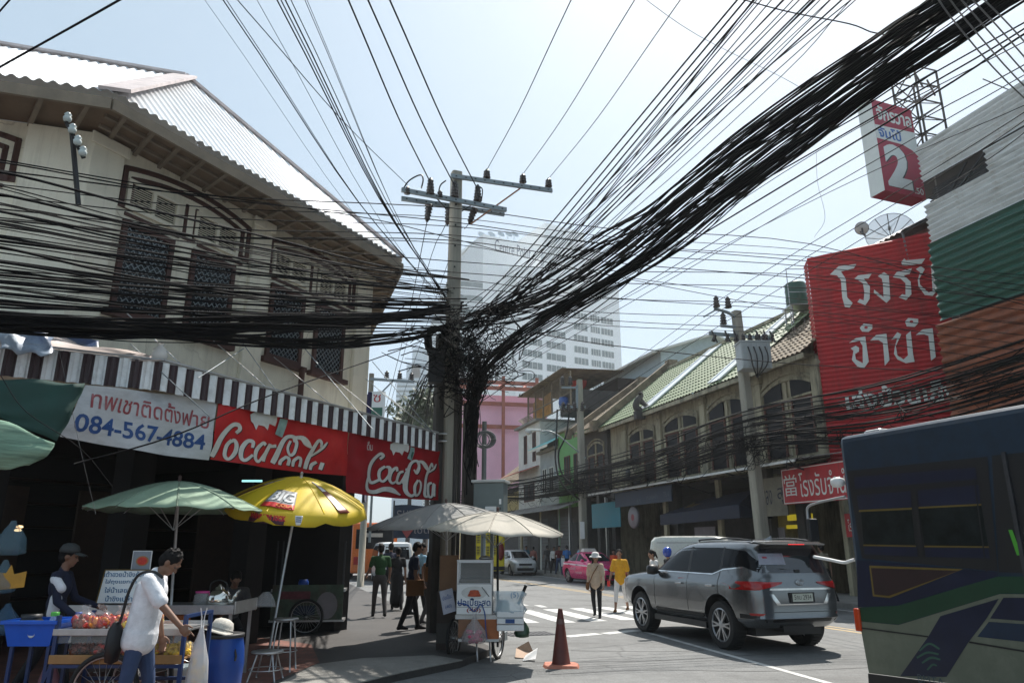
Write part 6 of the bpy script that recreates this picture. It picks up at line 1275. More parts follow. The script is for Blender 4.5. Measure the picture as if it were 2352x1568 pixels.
        o=b.build('hat',hatmat,root); so_=o.modifiers.new('s','SOLIDIFY'); so_.thickness=.006
    if hat=='helmet': pass
    root['_h']=0; del root['_h']
    return root,dict(sh=sh_,hip=hip,hands=hands,hd=hd,at=at_,s=s)
def wpt(root,v): bpy.context.view_layer.update(); return root.matrix_world@Vector(v)
# man in white t-shirt beside the fruit cart, pointing down
man,K=person('man in a white t-shirt with a black shoulder bag reaching past the fruit cart',-3.34,7.0,80,1.62,shirt='white',pants='jeans',lean=7,legs=((12,6),(-8,4)),arms=((2,4,12),(36,10,10)),head=(34,-6),loose='white',vox=.0075,z0=.1,point=True,skin='skindark')
sb=thing('shoulder_bag','black shoulder bag slung across the back of the man in white','bag',man.location,man.rotation_euler.z); s=K['s']; a_=K['at']
b=MB(); b.tube(crom([a_(.50,.10,-.12),a_(.545,.0,-.125),a_(.50,-.12,-.12),a_(.34,-.175,-.10),a_(.14,-.185,-.08),a_(-.02,-.20,-.08)],6),.013,6); o=b.build('strap',M['black'],sb); o.scale=(1,1,1)
b=MB(); b.lathe([(.02,-.17),(.09,-.15),(.115,-.05),(.10,.08),(.05,.14),(.01,.15)],14,0,M=Matrix.Translation(a_(-.1,-.20,-.07))@Matrix.Diagonal((.55,1,1.1,1))); b.build('pouch',M['black'],sb)
v_,_=person('vendor in a dark cap and navy jacket with white sleeves behind the fruit cart',-5.02,8.45,78,1.62,shirt='navy',pants='black',lean=3,arms=((20,10,50),(14,10,40)),head=(4,0),sleeve='long',hair='short',hat='cap',hatmat=mat('capgrey',(.04,.045,.045),.8),vox=.011,z0=.1,skin='skindark')
Q=[('c',_['sh'][1]+Vector((0,-.012,-.03)),_['sh'][1].lerp(_['hands'][1][0],.32)+Vector((0,-.012,0)),.052,.05,0),('c',_['at'](.22,.02,-.10),_['at'](.05,.02,-.11),.06,.06,0)]
blob('jacket_panel',Q,.012,[M['cloth_white']],v_,it=2)
bw,K=person('woman in a beige long sleeved shirt and white sun hat stepping along the crosswalk',2.10,19.1,196,1.53,shirt='beige',pants='black',fem=True,lean=2,legs=((6,4),(-10,16)),arms=((8,10,14),(-6,9,8)),head=(2,30),sleeve='long',hair='long',hat='sun',hatmat=M['cloth_offwhite'],vox=.009,loose='beige')
b=MB(); a_=K['at']; b.tube(crom([a_(.5,.02,.10),a_(.42,.165,.06),a_(.25,.17,-.05),a_(.08,.17,-.13),a_(.0,.12,-.2)],5),.012,5); b.lathe([(.01,-.1),(.07,-.08),(.08,.02),(.05,.08),(.01,.09)],12,0,M=Matrix.Translation(a_(-.06,.1,-.22))@Matrix.Diagonal((1,.6,1,1)))
tag(b.build('shoulder_bag',M['cloth_brown'],loc=bw.location,rz=bw.rotation_euler.z),'small dark bag on a strap across the beige shirt','bag')
yw,K=person('woman in a mustard yellow top and white cropped trousers in front of the grey vehicle',2.98,20.95,205,1.66,shirt='yellow',pants='offwhite',shoe='brown',fem=True,lean=2,legs=((-14,16),(20,4)),arms=((-10,10,8),(14,12,14)),head=(2,12),sleeve='mid',hair='bun',vox=.009,capri=True,loose='yellow')
b=MB(); hp=K['hands'][1][0]+K['hands'][1][1]*.11; b.box(hp.x+.02,hp.y,hp.z,.03,.08,.15,0); tag(b.build('phone',mat('phonered',(.6,.03,.03),.4),loc=yw.location,rz=yw.rotation_euler.z,bevel=.006),'small red phone in the hand of the woman in yellow','phone')
ww,K=person('woman in a white long sleeved blouse with tied hair walking behind the grey vehicle',3.88,20.6,255,1.64,shirt='offwhite',pants='black',fem=True,lean=3,arms=((10,8,20),(-8,8,30)),head=(12,5),sleeve='long',hair='tail',vox=.010)
b=MB(); a_=K['at']; b.tube(crom([a_(.5,.05,.1),a_(.53,-.0,.1),a_(.35,-.06,.16),a_(.1,-.04,.2)],5),.012,5); b.box(*a_(-.02,-.02,.24),.1,.26,.22,0); tag(b.build('shoulder_bag',M['cloth_brown'],loc=ww.location,rz=ww.rotation_euler.z,bevel=.02),'dark shoulder bag of the woman in the white blouse','bag')
hp,K=person('rider in a shiny blue helmet standing behind the woman in white',4.5,21.6,250,1.66,shirt='black',pants='black',sleeve='long',hair='none',vox=.014,fingers=False)
b=MB(); b.lathe([(0,-.13),(.08,-.12),(.125,-.05),(.135,.03),(.11,.1),(.06,.14),(0,.15)],18,0,M=Matrix.Translation(K['hd'](-.0,0,.02))); b.build('helmet',mat('helmetblue',(.01,.05,.35),.12,coat=.6),hp)
# group on the shaded left pavement; green and grey cloth coloured darker as shade
G=dict(group='people on the shaded pavement')
person('person in a green shirt and grey trousers seen from behind on the shaded pavement',-3.15,18.2,-20,1.68,shirt='green',pants='grey',vox=.014,z0=.1,arms=((10,14,50),(4,12,40)),skin='skindark')
person('woman in a long black dress walking away on the shaded pavement',-3.02,20.1,-15,1.60,shirt='black',pants='black',fem=True,dress=.62,vox=.014,z0=.1,hair='bun',skin='skindark')
person('person in dark clothes walking ahead of the woman in black',-3.6,22.5,-18,1.72,shirt='navy',pants='black',vox=.016,z0=.1,fingers=False,skin='skindark')
m9,K=person('man in dark navy clothes with a shoulder bag facing the food stalls',-2.02,15.4,70,1.70,shirt='navy',pants='black',sleeve='short',vox=.012,z0=.1,head=(10,0),legs=((14,4),(-12,10)),arms=((15,8,20),(-4,8,12)),skin='skindark')
b=MB(); a_=K['at']; b.box(*a_(-.08,.02,-.22),.34,.12,.3,0); b.tube([a_(.5,.0,-.1),a_(.3,.08,-.2),a_(.05,.06,-.22)],.012,5); tag(b.build('shoulder_bag',M['cloth_brown'],loc=m9.location,rz=m9.rotation_euler.z,bevel=.03),'dark square bag hanging at the hip of the man in navy','bag')
person('man in a light blue shirt among the shaded group near the pole',-2.25,18.6,60,1.70,shirt='lightblue',pants='black',vox=.014,z0=.1,skin='skindark')
person('person in a brown jacket standing close to the dark pole',-1.82,16.6,40,1.52,shirt='brown',pants='grey',sleeve='long',vox=.014,z0=.1,fem=True,hair='long',skin='skindark')
person('seated cook in a grey shirt behind the kettle stall',-4.1,11.2,150,1.62,shirt='grey',pants='black',lean=14,legs=((80,80),(80,80)),arms=((40,8,50),(30,10,50)),vox=.014,z0=.1,head=(20,0),skin='skindark')
# far walkers on the right pavement
for (u,Y,sh,pa,l,az,x_) in ((1208,50,'teal','black','walker in a teal blue shirt far down the right pavement',160,0),(1226,49,'pink','black','walker in a pink shirt far down the right pavement',-20,1),(1258,46,'grey','grey','walker in grey with a dark backpack on the right pavement',-18,0),(1272,45.5,'offwhite','black','walker in a pale top between the shop posts',165,1),(1284,44,'maroon','jeans','walker in a dark red shirt near the bank front',160,0),(1303,43,'blue','black','walker in a bright blue shirt carrying a white bag',-20,0),(1329,42,'lightblue','black','person in a pale shirt beside the second street pole',90,0),(1411,36.5,'orange','orange','person in orange robes standing behind the pink taxi',200,1),(1893,22.5,'khaki','black','person standing between the grey vehicle and the city bus',-20,0)):
    q=at(u,1300,Y); person(l,q.x,Y,az,1.66 if not x_ else 1.6,shirt=sh,pants=pa,vox=.022,z0=.0 if u in(1411,) else .14,fem=bool(x_),fingers=False,sleeve='long' if x_ else 'short',skin='skindark')
q=at(1303,1300,43); b=MB(); b.b2(-.1,.1,-.04,.04,.5,.95); b.tube([(-.06,0,.94),(-.04,0,1.05),(.04,0,1.05),(.06,0,.94)],.012,4); tag(b.build('carrier_bag',M['white'],loc=(q.x-.25,43-.1,.14),bevel=.02),'white carrier bag held by the walker in blue','bag')
# ================= umbrellas and street stalls
def umbrella(name,label,apex,rad,rise,nseg,cols,pole_to,val=.0,sag=.05,seed=1,tilt=(0,0),mats=None,deco=None,colf=None,cat='umbrella',scal=.04):
    A=Vector(apex); rr=random.Random(seed); t=thing(name,label,cat,tuple(A)); T=Matrix.Rotation(tilt[0],4,'X')@Matrix.Rotation(tilt[1],4,'Y')
    b=MB(); nr=8; sub=6; N=nseg*sub
    def P(i,j):
        f=j/N*nseg; k=f-math.floor(f); q=i/nr; belly=math.sin(PI*k); r=rad*q*(1-scal*belly*q); z=-rise*q**1.55-sag*belly*q*(1-.3*q)+.01*math.sin(f*9+q*5)*q
        a=2*PI*f/nseg+seed; return T@Vector((r*math.cos(a),r*math.sin(a),z))
    V=[P(i,j) for i in range(nr+1) for j in range(N)]
    for i in range(nr):
        for j in range(N):
            p=j//sub; mi=colf(p) if colf else 0
            b.add([V[i*N+j],V[i*N+(j+1)%N],V[(i+1)*N+(j+1)%N],V[(i+1)*N+j]],[(0,1,2,3)],mi,True)
    if val:
        for j in range(N):
            p=j//sub; k0,k1=(j%sub)/sub,((j%sub)+1)/sub; g=lambda k: val*(1-.25*abs(2*k-1)**6)
            a,c=V[nr*N+j],V[nr*N+(j+1)%N]; dn=lambda v,k: v+Vector((v.x*.06,v.y*.06,-g(k)))
            b.add([a,c,dn(c,k1),dn(a,k0)],[(0,1,2,3)],colf(p) if colf else 0,True)
    for k in range(nseg): b.tube([P(i,k*sub)+Vector((0,0,.004)) for i in range(nr+1)],.007,4,len(mats)-2 if len(mats)==3 else 0)
    if deco: deco(b,T,rad,rise,nseg,seed)
    o=b.build('canopy',mats,t); 
    me=o.data; 
    m=o.modifiers.new('w','WELD'); m.merge_threshold=.0005; m=o.modifiers.new('s','SOLIDIFY'); m.thickness=.004
    b=MB()
    for k in range(nseg): b.tube([T@Vector((rad*q*math.cos(2*PI*k/nseg+seed),rad*q*math.sin(2*PI*k/nseg+seed),-rise*q**1.55-.015)) for q in (0,.3,.6,.85,1.0)],.006,4); b.tube([T@Vector((rad*.5*math.cos(2*PI*k/nseg+seed),rad*.5*math.sin(2*PI*k/nseg+seed),-rise*.5**1.55-.02)),T@Vector((0,0,-rise-.25))],.005,4)
    b.build('rib',M['steel'],t)
    b=MB(); q=Vector(pole_to)-A; b.tube([(0,0,.0),q*.5,q],.019,8); b.build('pole',M['steel'] if seed!=4 else M['black'],t)
    b=MB(); b.lathe([(.05,-.015),(.05,0),(.022,.01),(.02,.05),(.028,.06),(.012,.085),(0,.09)],12,0,M=T); b.build('finial',mats[-1],t); return t
mat('umbgreen',(.25,.35,.25),.8,ns=5,na=.1,stain=(.2,.3,.22),sa=.5,ss=3); mat('umbyellow',(.66,.47,.015),.6,ns=5,na=.06,stain=(.5,.34,.02),sa=.4,ss=2); mat('umbgrey',(.27,.265,.25),.85,ns=5,na=.12,stain=(.2,.2,.19),sa=.5,ss=2.5); mat('umbcream',(.43,.40,.34),.85,ns=5,na=.1,stain=(.3,.27,.23),sa=.5,ss=2.5); mat('cola',(.16,.025,.01),.4,ns=12,na=.6); mat('printred',(.55,.03,.03),.5); mat('printpurple',(.07,.012,.04),.5); mat('printorange',(.65,.2,.02),.5); mat('finialdark',(.08,.04,.035),.6)
umbrella('umbrella','pale green market umbrella over the menu board stall',at(412,1106,9.6),1.08,.36,10,None,(-4.25,9.7,.1),seed=2,mats=[M['umbgreen'],mat('umbseam',(.2,.27,.2),.8),M['finialdark']],sag=.03)
ya=at(692,1096,11.0)
def ydeco(b,T,rad,rise,n,seed):
    def sf(a,q,h=.012): return T@Vector((rad*q*math.cos(a)*(1-.0),rad*q*math.sin(a),-rise*q**1.55+h-.03*math.sin(PI*((a-seed)/(2*PI)*n%1))*q))
    base=-PI/2  # towards the street
    def pan(a0,a1,q0,q1,mi,h=.014,n=8): b.grid(lambda i,j: tuple(sf(a0+(a1-a0)*i,q0+(q1-q0)*j,h)),n,n,mi)
    pan(base-.30,base+.22,.56,.84,1,.022); pan(base-.30,base+.22,.84,.93,2,.022)
    w=lambda x,z: tuple(sf(base-.28+x,.84-z,.034))
    b.text('BIG',.01,0.03,.46,.20,mi=3,off=.03,fn=w)
    b.text('COLA',.22,-.075,.26,.055,mi=4,off=.03,fn=lambda x,z: tuple(sf(base-.28+x,.84-z,.036)))
    for a in (base+1.0,base-1.05,base+2.4,base+3.6): pan(a-.10,a+.10,.38,.98,5); pan(a-.05,a+.05,.24,.38,1); pan(a-.07,a+.07,.40,.52,3)
    # print on the hanging edge
    def vf(a,z): r=rad*(1+.06*(-z)/.17)+.012; return T@Vector((r*math.cos(a),r*math.sin(a),-rise+z))
    b.text('MONKEY BIG' if 0 else 'WINNERS KICK',0,0,.50,.07,mi=6,off=.05,fn=lambda x,z: tuple(vf(base-.36+x,-.105+z)))
    b.grid(lambda i,j: tuple(vf(base-.36+.48*i,-.15+.10*j*(.6+.4*math.sin(PI*i))-.0)+Vector((0,.004,0))),8,3,7)
    b.grid(lambda i,j: tuple(vf(base+.30+.10*(i-.5)*(1-.5*(1-j)**2),-.14+.12*j)),6,6,3); 
    for z in (-.05,-.075,-.10): b.grid(lambda i,j: tuple(vf(base+.30-.032+.064*i,z+.012*j)+Vector((0,-.003,0))),4,1,8)
umbrella('umbrella','bright yellow cola umbrella with brown bottles printed on it',ya,1.0,.36,8,None,(-3.35,10.75,.25),val=.17,seed=3,mats=[M['umbyellow'],mat('printgrey',(.25,.25,.25),.5),M['printred'],M['white'],M['printorange'],M['cola'],M['printred'],M['printpurple'],M['inkblue'],M['steel']],deco=ydeco,sag=.012,tilt=(.2,.10))
umbrella('umbrella','dappled grey canvas umbrella behind the cream one near the pole',at(1025,1156,13.3),1.4,.40,10,None,(-1.1,13.3,.1),seed=4.5,mats=[M['umbgrey'],mat('umbseam2',(.22,.21,.2),.8),M['finialdark']],sag=.04,tilt=(.04,-.03))
umbrella('umbrella','weathered cream canvas umbrella over the spring roll cart',at(1143,1176,12.05),1.12,.30,10,None,(-.22,12.05,.2),seed=4,mats=[M['umbcream'],mat('umbseam3',(.36,.33,.28),.8),M['finialdark']],sag=.05,tilt=(.05,.05),scal=.06)
# ---- fruit cart
mat('cartblue',(.008,.03,.11),.4,ns=6,na=.2); mat('woodtray',(.32,.17,.06),.6,ns=4,na=.2)
MAT_CLEAR=clear('cartglass',(.6,.65,.65),.12,.05); bagm=clear('thinbag',(.85,.85,.85),.12,.15)
FX,FY,FZ=-3.75,7.72,.1
fc=thing('fruit_cart','blue framed fruit cart with two loaded shelves and a big spoked wheel','cart',(FX,FY,FZ))
for nm,z,m in (('top_shelf',.80,'steel'),('lower_shelf',.55,'woodtray')):
    b=MB(); b.b2(-.62,.62,-.3,.3,z,z+.02); b.b2(-.63,.63,-.32,-.301,z-.03,z+.05 if z<.7 else z+.03); b.b2(-.63,.63,.301,.32,z-.03,z+.05); b.build(nm,M[m],fc,bevel=.004)
for x,y in ((-.6,-.3),(-.6,.3),(.62,-.3),(.62,.3)):
    b=MB(); b.bar((x,y,.0),(x,y,.95),.035,.035); b.build('leg',M['cartblue'],fc)
b=MB(); 
for z in (.50,.30): b.bar((-.6,-.305,z),(.62,-.305,z),.03,.03); b.bar((-.6,.305,z),(.62,.305,z),.03,.03)
for y in (-.3,.3): b.bar((-.6,y,.5),(-.8,y,0),.03,.03)
b.bar((.62,-.3,.94),(.62,.3,.94),.03,.03); b.build('frame',M['cartblue'],fc)
b=MB(); b.b2(-.6,.6,-.296,-.29,.70,.79); b.build('glass_panel',MAT_CLEAR,fc)
def bikewheel(par,x,y,z,r,rz=0,name='wheel'):
    T=Matrix.Translation((x,y,z))@Matrix.Rotation(rz,4,'Z')@Matrix.Rotation(PI/2,4,'X'); b=MB()
    n=36; b.tube([T@Vector((r*math.cos(2*PI*i/n),r*math.sin(2*PI*i/n),0)) for i in range(n+1)],.026,8,cap=False); w=b.build(name,M['rubber'],par)
    b=MB(); b.tube([T@Vector((r*.93*math.cos(2*PI*i/n),r*.93*math.sin(2*PI*i/n),0)) for i in range(n+1)],.012,6,cap=False)
    for k in range(24): a=2*PI*k/24; sgn=.03*(1 if k%2 else -1); b.tube([T@Vector((.02*math.cos(a+.6),.02*math.sin(a+.6),sgn)),T@Vector((r*.93*math.cos(a),r*.93*math.sin(a),0))],.0025,3)
    b.lathe([(.03,-.05),(.03,.05)],10,0,M=T,cap=True); b.build('rim',M['steel'],w)
bikewheel(fc,-.05,-.36,.30,.31); bikewheel(fc,-.05,.36,.30,.31)
frc=dict(redfruit=(.55,.03,.012),orangefruit=(.75,.22,.02),yellowfruit=(.75,.50,.05),greenfruit=(.08,.40,.05),darkfruit=(.22,.05,.015))
for k,c in frc.items(): mat(k,c,.35,ns=14,na=.3)
def fruitbag(label,x,y,z,w,h,kinds,seed,top=.5,name='fruit_bag'):
    rr=random.Random(seed); t=thing(name,label,'bag of fruit',(x,y,z)); b=MB()
    for i in range(46):
        a=rr.uniform(0,2*PI); q=math.sqrt(rr.random()); zz=rr.uniform(.02,h*.62); q*=(1-.45*(zz/h)**2); T=Matrix.Translation((w*q*math.cos(a),w*.75*q*math.sin(a),zz))@Matrix.Rotation(rr.uniform(0,6),4,Vector((rr.random(),rr.random(),rr.random())).normalized())@Matrix.Diagonal((rr.uniform(.02,.032),rr.uniform(.014,.024),rr.uniform(.03,.048),1))
        b.lathe([(math.sin(t_),-math.cos(t_)) for t_ in np.linspace(.05,PI-.05,5)],7,rr.randrange(len(kinds)),M=T)
    b.build('fruit',[M[k] for k in kinds],t)
    b=MB(); n=18; R_=[[w*1.12*(1+.08*rr.gauss(0,1)) for j in range(n)] for i in range(7)]
    pr=[(.75,0),(1.0,.12),(1.05,.4),(.92,.68),(.6,.9),(.22,1.08),(.42,1.35)]
    V=[(pr[i][0]*R_[i][j]*math.cos(2*PI*j/n),.78*pr[i][0]*R_[i][j]*math.sin(2*PI*j/n),pr[i][1]*h*(1+.03*rr.gauss(0,1))) for i in range(7) for j in range(n)]
    b.add(V,[(i*n+j,i*n+(j+1)%n,(i+1)*n+(j+1)%n,(i+1)*n+j) for i in range(6) for j in range(n)],0,True); b.build('wrapper',bagm,t)
labs=['clear bag of dark red fruit at the left end of the top cart shelf','clear bag of red fruit second on the top cart shelf','clear bag of mixed red and orange fruit in the middle of the top shelf','clear bag of yellow fruit peeking behind the red bags','clear bag of red fruit with yellow pieces at the right of the top shelf','clear bag with orange fruit nearest the man in white on the top shelf']
for i,(x,y,ks) in enumerate(((-.45,-.13,['redfruit','darkfruit']),(-.27,-.16,['redfruit','redfruit','orangefruit']),(-.08,-.14,['redfruit','orangefruit']),(-.12,.12,['yellowfruit','orangefruit']),(.06,-.17,['redfruit','yellowfruit']),(.18,-.05,['orangefruit','yellowfruit']))):
    fruitbag(labs[i],FX+x,FY+y,FZ+.823,.10,.155,ks,i+3)
labs=['dark brown fruit heap bag at the left of the lower shelf','dark red brown fruit bag second on the lower shelf','bag of orange fruit in the middle of the lower shelf','bag of bright orange fruit by the white t-shirt on the lower shelf','bag of yellow fruit on the lower shelf right of the man in white']
for i,(x,y,ks) in enumerate(((-.42,-.1,['darkfruit']),(-.20,-.12,['darkfruit','redfruit']),(0.02,-.14,['redfruit','orangefruit']),(.2,-.14,['orangefruit','orangefruit','yellowfruit']),(.50,-.1,['yellowfruit']))):
    fruitbag(labs[i],FX+x,FY+y,FZ+.573,.12,.15,ks,i+23)
fruitbag('bright green fruit bag at the back of the lower shelf',FX-.02,FY+.14,FZ+.573,.06,.17,['greenfruit'],41)
# blue basket with a jar
bk=thing('basket','bright blue plastic basket at the left end of the fruit cart','basket',(-4.62,7.6,.77)); b=MB(); b.add([(-.2,-.15,0),(.2,-.15,0),(.2,.15,0),(-.2,.15,0),(-.25,-.19,.22),(.25,-.19,.22),(.25,.19,.22),(-.25,.19,.22)],[(0,3,2,1),(0,1,5,4),(1,2,6,5),(2,3,7,6),(3,0,4,7)]); o=b.build('tub',mat('basketblue',(.006,.10,.55),.4,ns=5,na=.1),bk); so_=o.modifiers.new('s','SOLIDIFY'); so_.thickness=.008
b=MB(); b.b2(-.27,.27,-.21,-.185,.20,.235); b.b2(-.27,.27,.185,.21,.20,.235); b.b2(-.27,-.245,-.184,.184,.20,.235); b.b2(.245,.27,-.184,.184,.20,.235); b.build('rim',M['basketblue'],bk,bevel=.004)
b=MB(); b.lathe([(.03,-.001),(.035,-.004),(.0,-.005)],14,0,M=Matrix.Translation((.02,-.172,.11))@Matrix.Rotation(PI/2,4,'X')); b.build('clip',M['white'],bk)
for y in (-.15,.15):
    b=MB(); b.bar((-.15,y,-.002),(-.15,y,-.67),.03,.03); b.bar((.2,y,-.002),(.2,y,-.67),.03,.03); b.build('stand_leg',M['cartblue'],bk)
def jar(label,x,y,z,r,h,m,lid,name='jar',cat='jar'):
    t=thing(name,label,cat,(x,y,z)); b=MB(); b.lathe([(0,0),(r,.003),(r,h*.8),(r*.75,h*.92),(r*.75,h)],16); b.build('body',m,t); b=MB(); b.lathe([(r*.85,h*.93),(r*.85,h*1.06),(0,h*1.07)],16); b.build('lid',lid,t)
jar('clear jar with a green lid standing in the blue basket',-4.50,7.6,.78,.045,.27,clear('jarclear',(.7,.75,.75),.35,.1),M['greenfruit'])
jar('dark squat container standing in the blue basket',-4.74,7.62,.78,.11,.25,M['plastic'],M['plastic'],'container','container')
jar('small white bottle beside the fruit bags on the cart',-4.28,7.62,.925,.035,.13,M['white'],M['blue'],'bottle','bottle')
# menu board, picture card
q=at(222,1384,8.75); q1=at(376,1308,8.75); bd=MB(); W=q1.x-q.x; Hh=q1.z-q.z
bd.add([(0,0,0),(W*.97,0,0),(W,0,Hh),(.05,0,Hh)],[(0,1,2,3)],0); bd.add([(0,.012,0),(.05,.012,Hh),(W,.012,Hh),(W*.97,.012,0)],[(0,1,2,3)],2)
bd.bar((-.005,0,0),(.045,0,Hh),.012,.012,3); bd.bar((.045,0,Hh),(W,0,Hh),.012,.012,3)
for tx_,x,z,w,h,mi in (('เต้าฮวยน้ำขิงถ้วย',.06,.79,.66,.17,1),('15',.80,.80,.11,.12,4),('ใส่ถุงแยกน้ำ',.09,.55,.50,.17,1),('17',.83,.58,.1,.1,4),('ใส่น้ำเลย',.10,.31,.36,.17,1),('น้ำขิงเปล่า',.13,.05,.43,.18,1)): bd.text(tx_,x*W,z*Hh,w*W,h*Hh,y=-.004,mi=mi,off=.012)
tag(bd.build('menu_board',[mat('boardwhite',(.8,.84,.84),.5,ns=3,na=.04),mat('boardblue',(.02,.13,.28),.5),M['woodtray'],M['busline'],mat('boardred',(.22,.02,.05),.5)],loc=tuple(q)),'white menu board with hand painted blue Thai words and the price 15','menu board')
q=at(300,1309,8.8); q1=at(350,1264,8.8); b=MB(); W=q1.x-q.x; Hh=q1.z-q.z; b.b2(0,W,0,.01,0,Hh,0); b.b2(.008,W-.008,-.002,-.0005,.008,Hh-.008,3); b.lathe([(.0,.004),(.075,.003)],20,1,M=Matrix.Translation((W*.55,0,Hh*.48))@Matrix.Rotation(PI/2,4,'X')@Matrix.Diagonal((1,.75,1,1))); b.lathe([(.0,.006),(.058,.005)],20,2,M=Matrix.Translation((W*.55,0,Hh*.48))@Matrix.Rotation(PI/2,4,'X')@Matrix.Diagonal((1,.75,1,1)))
tag(b.build('picture_card',[M['white'],M['woodtray'],M['redfruit'],mat('cardgrey',(.22,.24,.27),.5)],loc=tuple(q)),'framed picture card of a bowl of food standing on the menu board','picture card')
# soy stall table with kettle, tubs
SX,SY=-4.2,9.9; st=thing('stall_table','steel topped food stall table behind the man in white','stall table',(SX,SY,.1))
b=MB(); b.b2(-1.3,.75,-.35,.45,.84,.87); b.b2(-1.3,.75,-.37,-.351,.78,.89); b.b2(.751,.77,-.35,.45,.78,.93); b.build('top',M['steel'],st,bevel=.004)
b=MB(); b.b2(-1.25,.0,-.3,-.28,.12,.77); b.build('front_panel',M['darkwood'],st); b=MB(); b.b2(.02,.2,-.31,-.29,.2,.77); b.b2(.04,.18,-.314,-.311,.3,.6,1); b.build('poster_panel',[mat('posterorange',(.35,.10,.02),.6,ns=7,na=.3),M['dimwhite']],st)
for x in (-1.25,.7):
    for y in (-.3,.4):
        b=MB(); b.bar((x,y,0),(x,y,.78),.035,.035); b.build('leg',M['steel'],st)
kt=thing('kettle','shiny steel kettle with a long spout on the stall table','kettle',tuple(at(500,1392,9.8)+Vector((0,0,.01))))
b=MB(); b.lathe([(0,0),(.14,.005),(.155,.05),(.15,.12),(.12,.17),(.075,.195),(.06,.2),(.055,.225),(.02,.235),(.02,.255),(0,.26)],24); b.build('body',mat('kettlesteel',(.7,.68,.62),.14,.95),kt)
b=MB(); b.tube(crom([(.12,0,.04),(.19,0,.07),(.22,0,.14),(.27,0,.19)],5),[.035]*5+[.026]*5+[.018]*6,10); b.build('spout',M['kettlesteel'],kt); b=MB(); b.tube(crom([(-.12,0,.16),(-.11,0,.27),(0,0,.31),(.09,0,.26),(.1,0,.17)],5),.009,6); b.build('handle',M['black'],kt)
jar('clear tub with a pink lid on the stall table',*at(462,1391,9.75),.10,.17,clear('tubclear',(.5,.5,.5),.4,.2),mat('pinklid',(.6,.05,.25),.4),'tub','tub')
b=MB(); rr=random.Random(5); n=16; b.add([(.13*(1-.08*i*i)*(1+.1*rr.gauss(0,1))*math.cos(2*PI*j/n),.1*(1-.08*i*i)*(1+.1*rr.gauss(0,1))*math.sin(2*PI*j/n),.06*i) for i in range(4) for j in range(n)],[(i*n+j,i*n+(j+1)%n,(i+1)*n+(j+1)%n,(i+1)*n+j) for i in range(3) for j in range(n)],0,True)
tag(b.build('plastic_bag',bagm,loc=tuple(at(610,1392,9.9))),'crumpled clear plastic bag on the dim end of the stall table','plastic bag')
# blue barrel with a straw hat on it, bucket, bag
br_=thing('barrel','blue plastic barrel with a black rim beside the food stall','barrel',(-3.19,8.62,.1)); b=MB(); b.lathe([(0,0),(.20,.0),(.215,.03),(.225,.2),(.235,.35),(.225,.5),(.205,.6),(.20,.64)],30); b.build('body',mat('barrelblue',(.006,.05,.26),.35,ns=5,na=.12),br_); b=MB(); b.lathe([(.20,.62),(.215,.625),(.215,.66),(.19,.665),(.0,.655)],30); b.build('rim',M['plastic'],br_)
b=MB(); b.tube([(.17,-.12,.52),(.2,-.14,.45),(.19,-.13,.40)],.012,6); b.build('handle',M['plastic'],br_)
b=MB(); T=Matrix.Translation((-3.22,8.58,.785))@Matrix.Rotation(R(14),4,'Y')@Matrix.Rotation(R(-8),4,'X'); b.lathe([(.19,-.015),(.15,0),(.125,.015),(.12,.06),(.10,.11),(.05,.135),(0,.14)],26,0,M=T); b.lathe([(.126,.02),(.127,.035)],26,1,M=T)
o=b.build('straw_hat',[mat('straw',(.55,.52,.46),.8,ns=30,na=.2,bump=.4,bs=90),M['greycloth']]); so_=o.modifiers.new('s','SOLIDIFY'); so_.thickness=.006; tag(o,'white woven sun hat lying tilted on top of the blue barrel','hat')
bu=thing('bucket','white paint bucket between the cart handle and the blue barrel','bucket',(-3.50,8.35,.1)); b=MB(); b.lathe([(0,0),(.125,.0),(.15,.34),(.155,.345),(.155,.37),(.143,.372),(.13,.05),(0,.04)],24); b.build('body',mat('bucketwhite',(.45,.52,.53),.5,ns=4,na=.08),bu); b=MB(); b.lathe([(.134,.08),(.140,.16)],24); b.build('print_band',mat('bucketteal',(.05,.25,.25),.5,ns=20,na=.8),bu); b=MB(); b.tube([( .155*math.cos(a),.155*math.sin(a)-.02*math.sin(a),.33-.12*math.sin(a)) for a in np.linspace(0,-PI,12)],.005,5); b.build('handle',M['steel'],bu)
def hangbag(label,p,w,h,m,seed=1,fill=None,name='plastic_bag',knot=True,prof=None):
    rr=random.Random(seed); b=MB(); n=18; pr=[(.15,1.0),(.22,.9),(.45,.75),(.75,.5),(.95,.25),(.9,.06),(.4,0.0)]
    pr=prof or pr
    V=[(pr[i][0]*w*(1+.13*rr.gauss(0,1))*math.cos(2*PI*j/n),pr[i][0]*w*.6*(1+.13*rr.gauss(0,1))*math.sin(2*PI*j/n),(pr[i][1]-1)*h) for i in range(7) for j in range(n)]
    b.add(V,[(i*n+j,i*n+(j+1)%n,(i+1)*n+(j+1)%n,(i+1)*n+j) for i in range(6) for j in range(n)],0,True)
    for sg in ((1,-1) if knot else ()): b.tube([(.1*w*sg,0,-.02),(.12*w*sg,.0,.08),(.03*sg,0,.16)],.006,4)
    if fill:
        for i in range(22): b.lathe([(.0,-1),(.7,-.7),(1,0),(.7,.7),(0,1)],7,1,M=Matrix.Translation((rr.uniform(-.5,.5)*w,rr.uniform(-.3,.3)*w,-h*rr.uniform(.5,.93)))@Matrix.Diagonal((w*.2,w*.14,w*.16,1)))
    return tag(b.build(name,[m]+([fill] if fill else []),loc=tuple(p)),label,'plastic bag')
wbag=clear('whitebag',(.72,.72,.74),.6,.3); bbag=clear('bluebag',(.10,.19,.24),.4,.3)
